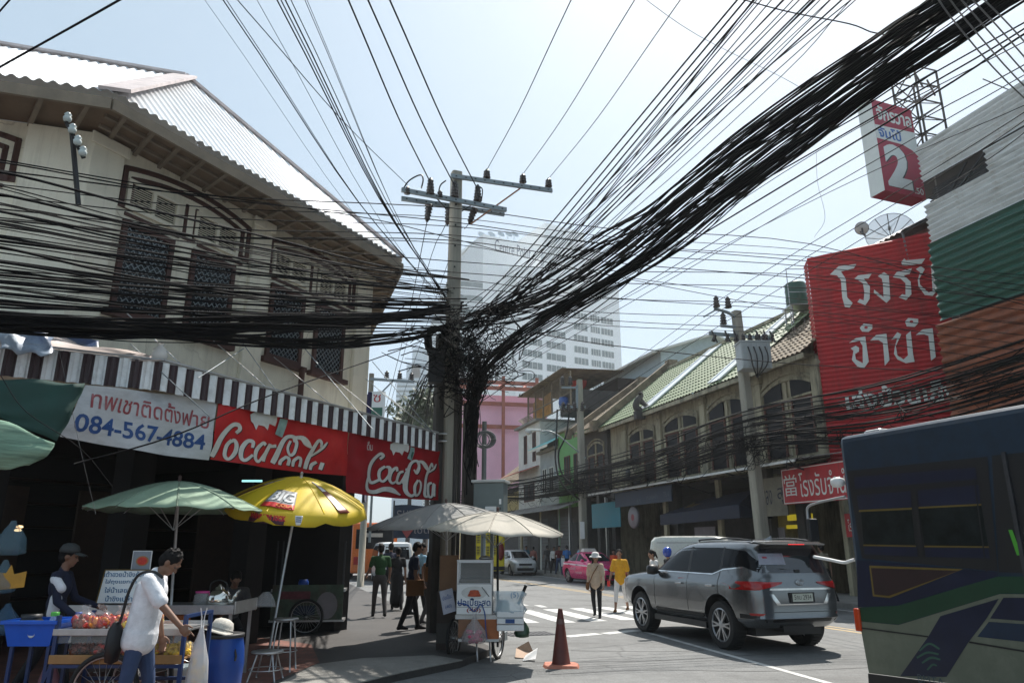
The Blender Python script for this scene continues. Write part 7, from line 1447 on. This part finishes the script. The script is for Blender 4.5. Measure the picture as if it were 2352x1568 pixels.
hangbag('long white plastic bag with yellow fruit hanging from the cart handle',(-3.0,7.5,.95),.11,.62,wbag,3,M['yellowfruit'])
hangbag('bluish clear bag hanging in the dark stall, upper one',at(32,1195,7.6),.17,.34,bbag,5,knot=False); hangbag('bluish clear bag hanging in the dark stall, lower one',at(14,1285,7.6),.14,.32,bbag,6,knot=False); hangbag('blue plastic bag hanging low beside the small yellow sign',at(20,1385,7.7),.16,.3,clear('bluebag2',(.02,.08,.15),.6,.3),7,knot=False); hangbag('pinkish clear bag hanging under the left end of the fruit cart',(-4.55,7.75,.62),.15,.42,clear('pinkbag',(.35,.16,.2),.6,.3),8)
q=at(-10,1355,7.55); b=MB(); b.add([(0,0,0),(.27,0,.03),(.27,0,.18),(.15,0,.15),(.11,0,.24),(.07,0,.16),(0,0,.17)],[(0,1,2,3,4,5,6)]); o=b.build('shop_notice',mat('ochreyellow',(.42,.22,.02),.6,ns=6,na=.2),loc=tuple(q)); so_=o.modifiers.new('s','SOLIDIFY'); so_.thickness=.01; tag(o,'small ochre yellow notice hanging among the bags at the far left','notice')
b=MB(); 
jar('pale blue bucket on the ground at the far left',-5.0,7.4,.1,.12,.3,mat('palebluep',(.18,.24,.28),.5),M['plastic'],'bucket','bucket')
# stools
def stool(label,x,y,h,r):
    t=thing('stool',label,'stool',(x,y,.1)); b=MB(); b.lathe([(0,h),(r,h),(r+.008,h-.012),(r,h-.025),(0,h-.025)],24); b.build('seat',M['steel'],t)
    for k in range(4):
        a=PI/4+k*PI/2; b=MB(); b.tube(crom([(r*.7*math.cos(a),r*.7*math.sin(a),h-.02),(r*.85*math.cos(a),r*.85*math.sin(a),h-.12),(r*1.25*math.cos(a),r*1.25*math.sin(a),0)],5),.011,7); b.build('leg',M['steel'],t)
    b=MB(); n=20; b.tube([(r*1.08*math.cos(2*PI*i/n),r*1.08*math.sin(2*PI*i/n),h*.38) for i in range(n+1)],.007,6,cap=False); b.build('ring',M['steel'],t)
stool('tall round steel stool standing in front of the dark stall',-3.05,10.45,.66,.155); stool('low steel stool with a wide round seat behind the barrel',-3.05,9.75,.34,.19)
# dark stall with printed front, bicycle wheels
DX,DY=-4.05,15.2; ds=thing('food_cart','dark food cart with a faded green and red printed front panel in the shade','cart',(DX,DY,.1),R(8))
b=MB(); b.b2(-.65,.75,-.4,.4,.75,.80); b.b2(-.65,.75,-.38,.38,.2,.24); b.build('shelf',M['steel'],ds)
b=MB(); b.b2(-.62,.72,-.42,-.401,.24,.88,0); b.lathe([(0,.003),(.2,.002)],18,2,M=Matrix.Translation((.42,-.42,.5))@Matrix.Rotation(PI/2,4,'X')@Matrix.Diagonal((1,1.25,1,1))); b.b2(-.5,.1,-.424,-.4205,.62,.76,1); b.b2(-.2,.2,-.424,-.4205,.33,.5,3); b.build('front_panel',[mat('panelgreen',(.05,.08,.05),.6,ns=5,na=.5,stain=(.10,.03,.03),sa=.6,ss=3),mat('panelred',(.12,.02,.03),.6,ns=9,na=.5),M['dimwhite'],M['bluedeep']],ds)
for x in (-.6,.7):
    b=MB(); b.bar((x,-.35,.8),(x,-.35,1.7),.03,.03); b.bar((x,.35,0),(x,.35,1.7),.03,.03); b.build('post',M['darksteel'],ds)
bikewheel(ds,.05,-.46,.3,.3)
jar('blue plastic container on the dark food cart',-4.1,15.0,.92,.1,.14,M['blue'],M['blue'],'container','container')
# ---- spring roll cart
CX,CY=-.62,12.15; sc=thing('food_cart','spring roll cart with an aluminium glass cabinet, pictured front sign and bicycle wheels','cart',(CX,CY,.0))
b=MB(); b.b2(-.25,.42,-.3,.5,.62,.68); b.b2(-.2,.42,-.32,.45,.30,.34); b.b2(.05,.42,-.33,-.322,.34,.62,1); b.b2(-.2,.04,-.33,-.322,.36,.62,2); b.build('base',[M['steel'],mat('orangepanel',(.32,.10,.03),.6,ns=5,na=.3),mat('brownpanel',(.22,.10,.05),.6,ns=5,na=.3)],sc)
b=MB(); x0,x1,y0,y1,z0,z1=-.22,.30,-.33,.1,.70,1.46
for x in (x0,x1):
    for y in (y0,y1): b.bar((x,y,z0),(x,y,z1),.025,.025)
for z in (z0,1.13,z1):
    for y in (y0,y1): b.bar((x0,y,z),(x1,y,z),.025,.025)
    for x in (x0,x1): b.bar((x,y0,z),(x,y1,z),.025,.025)
b.b2(x0-.02,x1+.02,y0-.02,y1+.02,z1+.013,z1+.03); b.build('cabinet_frame',M['alloy'],sc)
b=MB(); b.b2(x0+.014,x1-.014,y0-.002,y0+.002,1.145,z1-.015); b.build('glass',MAT_CLEAR,sc); b=MB(); b.b2(x0+.02,x1-.02,y1-.02,y1-.01,z0,z1-.02); b.b2(x0+.02,x1-.02,y0+.05,y1-.05,1.15,1.2); b.build('cabinet_back',mat('cabbrown',(.10,.08,.07),.6,ns=6,na=.3),sc)
b=MB(); b.b2(x0-.005,x1+.005,y0-.03,y0-.018,.70,1.125,0); W=x1-x0
b.lathe([(0,.003),(.19,.002)],24,1,M=Matrix.Translation((x0+W*.5,y0-.03,1.005))@Matrix.Rotation(PI/2,4,'X')@Matrix.Diagonal((1.05,.5,1,1)))
for k in range(4): b.lathe([(0,-1),(.75,-.8),(1,0),(.75,.8),(0,1)],10,2,M=Matrix.Translation((x0+W*.5,y0-.036,.965+.022*k))@Matrix.Rotation(PI/2,4,'Y')@Matrix.Diagonal((.017,.006,.11-.012*k,1)))
b.bar((x0+W*.72,y0-.034,1.09),(x0+W*.94,y0-.034,.95),.006,.012,4)
b.text('ปอเปี๊ยะสด',x0+.01,.815,W-.02,.115,y=y0-.034,mi=3,off=.02); b.b2(x0,x1,y0-.034,y0-.0305,.797,.802,4); b.text('(40)',x0+W*.28,.715,W*.42,.07,y=y0-.034,mi=5,off=.02)
b.build('front_sign',[M['white'],mat('platepic',(.55,.55,.53),.5),mat('rollbrown',(.40,.06,.015),.4,ns=20,na=.3),M['inkblue'],M['darksteel'],M['inkred']],sc)
b=MB(); T=Matrix.Translation((x0-.02,y0+.02,.74))@Matrix.Rotation(R(-12),4,'Y')@Matrix.Rotation(R(55),4,'Z'); b.b2(-.3,0,-.005,.005,0,.34,0,T); b.text('ปอเปี๊ยะ',-.27,.2,.22,.07,y=-.008,mi=1,M=T); b.text('(40)',-.24,.06,.15,.06,y=-.008,mi=1,M=T); b.build('side_sign',[mat('signdim',(.35,.36,.42),.5),M['inkblue']],sc)
bikewheel(sc,.40,.1,.30,.28,rz=R(74)); bikewheel(sc,-.3,.1,.30,.28,rz=R(74))
for x in (.08,.28):
    b=MB(); b.tube([(x,-.3,.30),(x+.02,-.33,.02)],.014,7); b.build('leg',M['steel'],sc)
b=MB(); b.tube(crom([(x0,y0-.045,.86),(x0+.15,y0-.05,.83),(x0+.25,y0-.045,.74),(x0+.31,y0-.05,.78),(x0+.36,y0-.045,.84),(x0+.42,y0-.045,.72),(x0+.44,y0-.045,.5),(x0+.46,y0-.05,.34)],5),.009,5); b.build('rope',mat('ropeblue',(.02,.08,.3),.6),sc)
b=MB(); b.lathe([(0,0),(.1,.005),(.11,.03),(.04,.06),(0,.065)],14,0,o=(.2,-.1,1.49)); b.build('plate_cover',M['steel'],sc)
hangbag('pink filled plastic bag hanging at the front of the spring roll cart',(CX+.05,CY-.42,.64),.2,.36,clear('pinkish',(.55,.5,.5),.35,.2),11,mat('pinkfill',(.5,.05,.12),.5,ns=10,na=.4))
t=hangbag('big clear bag with a blue logo hanging at the right of the spring roll cart',(CX+.58,CY-.25,.98),.25,.36,clear('icebag',(.55,.68,.75),.5,.2),12,knot=False,prof=[(.95,1.12),(1.05,1.0),(.85,.86),(.9,.62),(1.0,.35),(.85,.1),(.4,0)])
b=MB(); b.text('(5)',0,0,.12,.10,mi=0); o=b.build('bag_logo',M['boardblue'],t,loc=(.02,-.2,-.06))
fb=thing('foam_box','stack of white foam boxes in clear plastic at the right of the spring roll cart','foam box',(CX+.36,CY-.3,.46))
for k in range(3): 
    b=MB(); b.b2(.03,.44,-.1,.12,.095*k,.095*k+.085); b.build('box',M['white'],fb,bevel=.012)
b=MB(); b.b2(.16,.30,-.108,-.1005,.11,.17); b.build('print',M['inkblue'],fb)
hangbag('dark green plastic bag hanging lowest at the right of the spring roll cart',(CX+.78,CY-.25,.62),.12,.27,mat('greenbag',(.03,.07,.04),.35,ns=10,na=.5),13)
b=MB(); b.b2(0,.3,0,.28,0,.55); b.b2(.01,.29,-.002,-.0005,.02,.53,1); tag(b.build('cardboard_box',[mat('card',(.20,.11,.06),.8,ns=4,na=.12),mat('card2',(.22,.12,.065),.8,ns=4,na=.12)],loc=(-1.2,12.6,1.0),bevel=.006),'brown cardboard box beside the glass cabinet of the spring roll cart','cardboard box')
b=MB(); b.b2(0,.34,0,.4,0,.88); b.b2(0,.34,-.012,-.001,.1,.4,1); tag(b.build('crate',[M['darkwood'],M['olddark']],loc=(-1.22,12.5,.1)),'dark wooden crate stack under the cardboard box','crate')
jar('yellow tub with a white lid on the right end of the spring roll cart',CX+.48,CY+.05,.70,.1,.16,mat('tubyellow',(.5,.42,.2),.5),M['white'],'tub','tub')
b=MB(); b.tube([(0,0,0),(.12,0,.28)],.025,8); tag(b.build('bottle',M['black'],loc=(CX+.72,CY-.1,.82)),'slim dark bottle sticking up beside the clear bag','bottle')
# scrap on the road, cone
b=MB(); b.add([(0,0,.02),(.28,-.03,.0),(.3,.25,.05),(.22,.3,.22),(.02,.28,.12)],[(0,1,2),(0,2,4),(2,3,4)]); o=b.build('scrap_paper',mat('paperscrap',(.42,.30,.22),.8,ns=5,na=.2),loc=(.05,12.3,.0)); so_=o.modifiers.new('s','SOLIDIFY'); so_.thickness=.006; tag(o,'torn brown paper lying on the road by the cart wheel','paper')
b=MB(); b.add([(0,0,.0),(.2,-.02,.03),(.24,.2,.16),(.05,.22,.05)],[(0,1,2,3)]); o=b.build('scrap_paper',M['white'],loc=(.16,12.0,.01)); so_=o.modifiers.new('s','SOLIDIFY'); so_.thickness=.004; tag(o,'crumpled white paper beside the torn brown paper on the road','paper')
co=thing('traffic_cone','weathered dark orange traffic cone standing alone on the road','traffic cone',(.72,11.5,0))
b=MB(); b.lathe([(.15,.035),(.135,.05),(.035,.78),(.03,.80),(.0,.80)],28,0); b.build('body',mat('conebody',(.10,.018,.011),.55,ns=6,na=.3,stain=(.05,.012,.01),sa=.6,ss=3),co)
b=MB(); b.lathe([(.064,.585),(.0535,.66)],28,0,o=(0,0,0)); o=b.build('band',mat('conebandd',(.12,.06,.05),.5,ns=10,na=.4),co); o.scale=(1.03,1.03,1)
b=MB(); b.add([(-.24,-.2,0),(.0,-.24,0),(.24,-.2,0),(.27,.02,0),(.24,.22,0),(0,.26,0),(-.25,.22,0),(-.27,.0,0)]+[(-.22,-.18,.035),(.0,-.22,.05),(.22,-.18,.035),(.25,.02,.045),(.22,.2,.035),(0,.24,.045),(-.23,.2,.04),(-.25,.0,.035)],[tuple(range(8,16))]+[(i,(i+1)%8,8+(i+1)%8,8+i) for i in range(8)]); b.build('base',mat('conebase',(.45,.16,.10),.7,ns=6,na=.2),co,bevel=.01)
# lamps in the dark hall
for (u,v,Y,l,c,s) in ((45,1209,9.5,'dim yellow lamp glowing deep in the stall at the far left, upper',(1,.7,.35),1.2),(41,1217,9.5,'dim yellow lamp glowing deep in the stall at the far left, lower',(1,.75,.4),1.6),(681,1191,12.5,'small yellow bulb glowing under the yellow umbrella',(1,.6,.05),2.5),(712,1194,12.6,'smaller yellow bulb right of the other bulb under the yellow umbrella',(1,.6,.05),1.6)):
    b=MB(); b.lathe([(0,-.03),(.025,-.02),(.03,0),(.02,.025),(0,.03)],10,0,M=Matrix.Diagonal((1.6 if v>1200 else 1.0,1,.6 if v>1200 else 1,1))); tag(b.build('light_bulb',glow('bulb%d'%u,c,s),loc=tuple(at(u,v,Y))),l,'light bulb')
p0,p1=at(556,1104,12.2),at(602,1104,12.2); b=MB(); b.tube([(0,0,0),p1-p0],.018,8); tag(b.build('light_tube',glow('tube',(.35,.75,.75),.8),loc=tuple(p0)),'pale cyan tube lamp behind the yellow umbrella','tube lamp')
# ================= cables
rc=random.Random(11)
def cable(P,r,label,group,name='cable',cat='cable',n=4,sub=5,m='cablemat',smooth=True):
    S=[Vector(p) for p in (crom([tuple(p) for p in P],sub) if smooth else P)]
    c=S[len(S)//2].copy(); b=MB(); b.tube([p-c for p in S],r,n,0,True); return tag(b.build(name,M[m],loc=tuple(c)),label,cat,group)
mat('cablegrey',(.10,.10,.10),.45,ns=2,na=.3)
def pline(u,v,a,b):   # point on the upright plane through plan points a and b
    d=ray(u,v); k=d[0]/d[1]; s=(k*a[1]-a[0])/((b[0]-a[0])-k*(b[1]-a[1])); Y=a[1]+(b[1]-a[1])*s; return Vector((k*Y,Y,H+d[2]/d[1]*Y))
DA,DB=(-.95,15.05),(4.2,5.0); LA,LB=(-1.3,15.0),(-5.2,7.3)
def wob(n,a): return [rc.gauss(0,a) for _ in range(n)]
def rope(W,plane,count,rad,r0,label,group,tight=None,name='cable'):
    W=[tuple(q) for q in crom(W,2)]; tight=[tight[min(j//2,len(tight)-1)] for j in range(len(W))] if tight else None; C_=[pline(u,v,*plane) for u,v in W]; pd=(Vector((plane[1][0]-plane[0][0],plane[1][1]-plane[0][1],0))).normalized(); nn=Vector((-pd.y,pd.x,0)); k=len(C_)
    for i in range(count):
        q=math.sqrt(rc.random()); a=rc.uniform(0,2*PI); oy,oz=rad*q*math.cos(a),rad*q*math.sin(a); cw=lambda sd:(lambda c: list(np.interp(np.linspace(0,4,k),range(5),c)))(wob(5,sd)); w1,w2=cw(rad*.42),cw(rad*.5)
        tg=tight or [1]*k
        P=[C_[j]+(nn*(oy+w1[j])+Vector((0,0,1))*(oz+w2[j]))*tg[j]+pd*rc.uniform(-.15,.15) for j in range(k)]
        cable(P,rc.choice([.5,.7,.85,1,1.1,1.3])*r0,label,group,name=name)
UP=[(1062,742),(1190,702),(1300,648),(1500,508),(1700,352),(2000,134),(2180,12),(2352,-100),(2600,-260)]
LO=[(1092,900),(1116,848),(1200,768),(1320,692),(1500,582),(1700,424),(2000,204),(2180,82),(2352,-34),(2600,-190)]
rope(UP,(DA,DB),31,.15,.0135,'black cable in the upper rope of the diagonal bundle rising to the top right','upper rope of the diagonal cable bundle',[1.2,1.5,1.3,1,.95,.85,.8,.8,.8])
rope(LO,(DA,DB),31,.14,.0135,'black cable in the lower rope of the diagonal bundle rising to the top right','lower rope of the diagonal cable bundle',[1.3,1.3,1.1,1,1,.9,.75,.7,.7,.7])
rope([((a[0]+b[0])/2,(a[1]+b[1])/2-6) for a,b in zip(UP,LO[1:])],(DA,DB),15,.27,.010,'loose black cable strung between the two ropes of the diagonal bundle','loose cables between the diagonal ropes',[2.2,2,1.6,1.1,1,.8,.7,.7,.7])
# rope to the left in front of the cream building
rope([(-160,738),(0,742),(250,757),(480,758),(700,746),(900,728),(1060,702)],(LA,LB),24,.06,.017,'black cable in the thick level rope in front of the cream building','thick rope of cables in front of the cream building')
rope([(-160,742),(100,752),(400,768),(600,782),(800,786),(960,766),(1060,740)],(LA,LB),13,.07,.014,'black cable in the sagging rope just under the thick level rope','sagging cables under the thick rope')
for i in range(54):
    L=rc.choice([rc.uniform(400,560),rc.uniform(540,735),rc.uniform(610,735),rc.uniform(640,735)]); E=640+(L-400)*.30+rc.gauss(0,14); sg=rc.uniform(4,26)
    W=[(-160,L-14-rc.uniform(0,8)),(0,L)]+[(u,L+(E-L)*(u/1055)+sg*4*(u/1055)*(1-u/1055)+rc.gauss(0,4)) for u in (300,600,850)]+[(1055,E)]
    o=rc.uniform(-.35,.25); P=[pline(u,v,LA,LB)+Vector((o*.9,o*-.45,0)) for u,v in W]
    cable(P,rc.choice([.006,.008,.009,.012,.016]),'black cable fanning from the utility pole across the upper windows','cables fanning across the cream building')
# lines that run on across the junction to the right hand buildings
for i,(l,m_,r1,r2) in enumerate(((392,478,560,700),(424,500,575,640),(450,520,590,632),(372,510,600,655),(480,540,612,668),(505,552,640,690),(470,600,632,690),(520,625,662,712),(560,660,700,745),(540,640,715,770),(580,690,735,790),(600,700,760,805),(610,715,770,832),(500,560,690,742),(620,735,838,860))):
    P=[at(-160,l-10,7.2),at(0,l,7.6),at(500,(l+m_)/2+16,10.6),at(1040,m_,14.4),at(1400,m_+(r1-m_)*.5+6,15.6),at(1860,r1,17),at(2352,r2,15.5),at(2560,r2+12,14.5)]
    cable(P,.010 if i in (4,6,7) else rc.choice([.008,.009,.011]),'long black cable crossing the junction from the cream building to the red sign','cables crossing the whole junction')
# high voltage lines over the camera
def over(p0,u,v,Y,r,sag=.12,label='',group=None,via=None,ext=1.5,**k):
    a=Vector(p0); b=at(u,v,Y); d=(b-a); pts=[a]+([via] if via else [a.lerp(b,.5)-Vector((0,0,sag))])+[b,b+d*ext*.5-Vector((0,0,-sag*.5)),b+d*ext]; return cable(pts,r,label,group,name='power_line',cat='power line',**k)
for i,(k,u) in enumerate(((0,800),(1,845),(2,895))): over(INS[k],u,0,8.6,.014,label='thick overhead power line from the big black insulators of the lower crossarm',group='overhead power lines',n=6)
for i,(k,u) in enumerate(((3,1312),(4,1458),(5,1563))): over(INS[k],u,0,8.7,.0085,label='thin overhead power line from the upper crossarm to the top of the sky',group='overhead power lines of the upper crossarm')
over(INS[6],545,0,8.4,.009,label='overhead line from the left end of the lower crossarm'); 
for u,v0,r in ((512,700,.011),(520,705,.007),(636,690,.012),(645,692,.010),(655,696,.012),(668,690,.008),(700,705,.006),(705,712,.005),(590,720,.005),(470,730,.004)):
    a=at(1030,v0,15.0); b=at(u,0,8.8); over(a,u,0,8.8,r,.35,'black line rising from the pole to the upper left sky','lines rising to the upper left sky')
for (u0,v0),(u1,v1),(u2,v2) in (((981,508),(930,760),(868,1010)),((1027,508),(975,640),(880,990)),((1076,515),(1030,600),(900,985))):
    cable([at(u0,v0,15.1),at(u1,v1,24),at(u2,v2,42)],.010,'line running from the strain insulators down the left street','lines from the strain insulators',name='power_line',cat='power line')
# fan to the upper right sky
for i in range(20):
    T=1690+275*(i/19)+rc.gauss(0,7); a=at(1060+rc.uniform(-15,70),752+rc.uniform(-40,30),14.9); b=at(T,0,6.7); d=b-a
    cable([a,a.lerp(b,.4)-Vector((0,0,.13)),b,b+d*.5,b+d*1.2],rc.choice([.007,.008,.009,.013]),'black cable fanning from the tangle to the upper right sky','cables fanning to the upper right sky')
# single lines along and under the diagonal bundle
for W,r in (([(1115,850),(1480,612),(2090,244),(2352,88),(2600,-70)],.011),([(1120,870),(1500,648),(2000,330),(2352,150),(2600,10)],.006),([(1130,880),(1600,600),(2352,180),(2600,40)],.005),([(1300,712),(1570,500),(1690,455),(2100,215),(2352,60),(2600,-100)],.009),([(1400,560),(1760,270),(2000,80),(2150,-30),(2400,-220)],.007),([(1180,690),(1470,470),(1800,170),(1960,10),(2200,-220)],.006),([(1500,590),(1900,345),(2352,110),(2600,-10)],.005),([(1700,420),(2050,230),(2352,60),(2600,-90)],.008),([(1150,860),(1420,700),(1900,440),(2352,230),(2600,110)],.004)):
    cable([pline(u,v,DA,DB)+Vector((rc.uniform(-.1,.1),0,0)) for u,v in W],r,'single black line following the underside of the diagonal bundle','single lines beside the diagonal bundle')
for du,dv in ((0,0),(14,16),(30,40)): cable([at(1205,1012+dv*.4,60),at(1430,848+dv,38),at(1648+du,692+dv,25.4),at(2130+du,398+dv,15),at(2420,215+dv,10.5)],.012,'line from the transformer pole over the red sign','lines over the transformer pole',name='power_line',cat='power line')
cable([at(-100,350,8),at(430,440,10.5),at(850,502,13.5),at(1056,552,14.7),at(1325,617,17),at(1860,720,22),at(2352,800,24)],.010,'thick black cable dropping across the pole top from left to right',None)
# down the left street behind the pole
for i in range(24):
    u1=875+115*rc.random(); cable([at(1012+rc.uniform(-14,14),800+rc.uniform(-20,70),15.3),at(1012+(u1-1012)*.5+rc.gauss(0,5),890+rc.gauss(0,12),24),at(u1,985+rc.uniform(-10,40),42)],rc.choice([.006,.008,.010,.013]),'black cable slanting down the left street behind the pole','cables slanting down the left street')
for W in ([(300,790,9.2),(480,955,8.2)],[(545,770,10.5),(640,905,9.6)],[(700,800,11.2),(855,985,11)],[(855,830,14),(1000,1000,14)],[(840,870,14),(985,985,14.2)],[(455,868,8.6),(560,800,10)]):
    cable([at(*p) for p in W],.007,'pale grey stay wire above the striped awning','pale stay wires above the awning',name='stay_wire',cat='stay wire',m='galv')
cable([at(170,1065,7.5),at(400,1000,8),at(640,900,9.5),at(940,795,13.5),at(1030,745,15)],.009,'black cable slanting over the phone number banner up to the pole',None)
cable([at(0,860,6.9),at(60,945,7.1),at(185,1030,7.6),at(260,1120,8)],.004,'thin dark cord hanging across the green canvas',None)
cable([at(135,800,8),at(180,1010,7.6),at(220,1180,7.9)],.003,'thin pale cord hanging beside the phone number banner',None,m='cablegrey')
# along the facades on the right
bx=RF.loc(8.6,25.6)[0]
for i in range(28):
    z0=rc.choice([rc.uniform(4.75,5.3),rc.uniform(4.8,5.9),rc.uniform(5.2,6.3)]); y=-2.35+rc.gauss(0,.14); s1,s2=rc.uniform(.1,.5),rc.uniform(.1,.5)
    X=[-46,-30,-17.0,-8,bx-9,bx,bx+7,bx+15]; Z=[z0+.6,z0+.3,z0+.3,z0-.1,z0-s1,z0+.15,z0-s2,z0+.2]
    cable([RF.w(x,y+rc.gauss(0,.07),z+rc.gauss(0,.05)) for x,z in zip(X,Z)],rc.choice([.014,.018,.022,.028]),'black cable sagging along the right hand shophouse fronts','cables along the right hand shophouses')
# tangles nobody could count
def tang(name,label,fn,count,r,seed,knots=6):
    q=random.Random(seed); b=MB()
    for i in range(count): b.tube(crom(fn(q),4),q.choice([.6,.8,1,1.3])*r,3,0,True,False)
    return tag(b.build(name,M['cablemat']),label,'cable tangle',None,'stuff')
def f1(q):
    # loops and arcs round the pole head of the bundle
    t=q.random(); c=Vector((-1.25+1.6*t*q.random()+q.gauss(0,.12),14.85-.9*t+q.gauss(0,.16),5.2+q.gauss(0,.38)+.35*t)); R0=q.uniform(.08,.5); a=q.uniform(0,6); n=q.randint(4,8); ax=Vector((q.gauss(0,1),q.gauss(0,.5),q.gauss(0,1))).normalized(); u=ax.orthogonal().normalized(); v=ax.cross(u)
    return [c+(u*math.cos(a+i*.8)+v*math.sin(a+i*.8))*R0*(1+.15*q.gauss(0,1))+Vector((q.gauss(0,.05),0,0)) for i in range(n)]
def f2(q):
    # strands hanging down beside the pole
    x=-.84+q.gauss(0,.065); y=14.75+q.gauss(0,.12); z=5.6-q.random()*.8; L=q.uniform(.5,2.2); return [(x+q.gauss(0,.06)+.25*(1-i/4)**2*q.random(),y+q.gauss(0,.03),z-L*i/4) for i in range(5)]
def f3(q):
    # strays leaving the pole to both sides
    s=q.choice([-1,1]); L=q.uniform(.5,2.2); d=Vector(((-.5,-.86,0) if s<0 else (.45,-.88,.0))); p=Vector((-1.15,14.85,4.9+q.random()*1.0)); e=Vector((q.gauss(0,.12),q.gauss(0,.1),q.gauss(0,.3))); return [p+Vector((q.gauss(0,.12),0,q.gauss(0,.08))),p+d*L*.4+e*.6,p+d*L*.8+e,p+d*L*1.1+e*.4+Vector((0,0,-.15))]
b=MB()
for fn,c,r,sd in ((f1,240,.009,1),(f2,70,.011,2),(f3,46,.009,3)):
    q=random.Random(sd)
    for i in range(c): b.tube(crom([tuple(p) for p in fn(q)],4),q.choice([.6,.8,1,1.3])*r,3,0,True,False)
tag(b.build('cable_tangle',M['cablemat']),'dense tangle of black cable ends wrapped round the tall concrete pole','cable tangle',None,'stuff')
b=MB(); q=random.Random(9)
for i in range(170):
    x=q.uniform(-20,bx+10); z=q.uniform(4.5,5.7); y=-2.3+q.gauss(0,.2); L=q.uniform(.6,3); b.tube(crom([tuple(RF.w(x+L*j/4,y+q.gauss(0,.08),z+q.gauss(0,.16)-.2*math.sin(PI*j/4)*q.random())) for j in range(5)],4),q.choice([.008,.012,.016]),3,0,True,False)
for xx in (bx,RF.loc(3.9,41)[0]):
    for i in range(90):
        c=Vector(RF.w(xx+q.gauss(0,.45),-2.3+q.gauss(0,.2),5.0+q.gauss(0,.35))); R0=q.uniform(.08,.4); a=q.uniform(0,6); b.tube(crom([tuple(c+Vector((RF.dx[0]*math.cos(a+k*.9)*R0,RF.dx[1]*math.cos(a+k*.9)*R0,math.sin(a+k*.9)*R0*.7))) for k in range(6)],4),.011,3,0,True,False)
tag(b.build('cable_tangle',M['cablemat']),'tangled cable ends and loops strung along the right hand shop awnings','cable tangle',None,'stuff')
b=MB(); cc=at(1003,782,14.6)
for k in range(9): R0=.17+.012*k; b.tube([cc+Vector((R0*math.cos(t),q.gauss(0,.01)+.02*k-.09,R0*1.15*math.sin(t))) for t in np.linspace(0,2*PI,20)],.010,5,0,True,False)
tag(b.build('cable_coil',M['cablemat']),'neat round coil of black cable tied at the left of the tall pole','cable coil')
# odd wires at the picture's upper corners
cable([at(-80,200,5.2),at(20,143,5),at(275,0,4.2),at(420,-90,3.8)],.010,'single black wire crossing the upper left corner of the sky',None)
cable([at(-30,60,4.2),at(40,-20,4)],.006,'short thin wire in the extreme upper left corner',None)
cable([at(1640,-20,7),at(1800,25,7),at(1950,55,7),at(2010,76,7),at(2075,72,7),at(2300,-20,6)],.010,'thick dark wire dipping through the top of the sky at the right',None)
cable([at(1430,-40,12),at(1600,80,13),at(1800,180,15),at(1900,240,16)],.008,'slack pale wire curving behind the diagonal bundle',None,m='cablegrey')
cable([at(1875,350,20),at(1878,420,20),at(1895,500,20),at(1870,545,20)],.006,'thin slack wire hanging in the sky left of the red sign',None,m='cablegrey')
for k in range(5): cable([at(2130+22*k,-40,3.2),at(2200+30*k,60,3.3),at(2352+22*k,225-6*k,3.6),at(2600,420,4.2)],.0045,'dark wire close overhead crossing the upper right corner','wires close overhead in the upper right corner',m='cablegrey')
cable([at(2258,182,19),at(2330,212,20.5),at(2410,245,22)],.022,'dark strut reaching from the cable joint to the clad building roof',None)
# ================= thin street haze
b=MB(); b.b2(-720,720,-75,1420,-1,128); hz=b.build('haze',None) if 0 else None
me=bpy.data.meshes.new('haze'); me.from_pydata(b.v,[],b.f); hz=bpy.data.objects.new('haze',me); COL.objects.link(hz); hm=bpy.data.materials.new('haze'); hm.use_nodes=True; t_=hm.node_tree; t_.nodes.remove(t_.nodes['Principled BSDF']); pv=t_.nodes.new('ShaderNodeVolumePrincipled'); pv.inputs['Color'].default_value=(.9,.94,.97,1); pv.inputs['Density'].default_value=HAZE; pv.inputs['Anisotropy'].default_value=.5; t_.links.new(pv.outputs[0],t_.nodes['Material Output'].inputs['Volume']); me.materials.append(hm); hz['kind']='stuff'; hz['label']='pale thin street haze in the air'; hz['category']='haze'
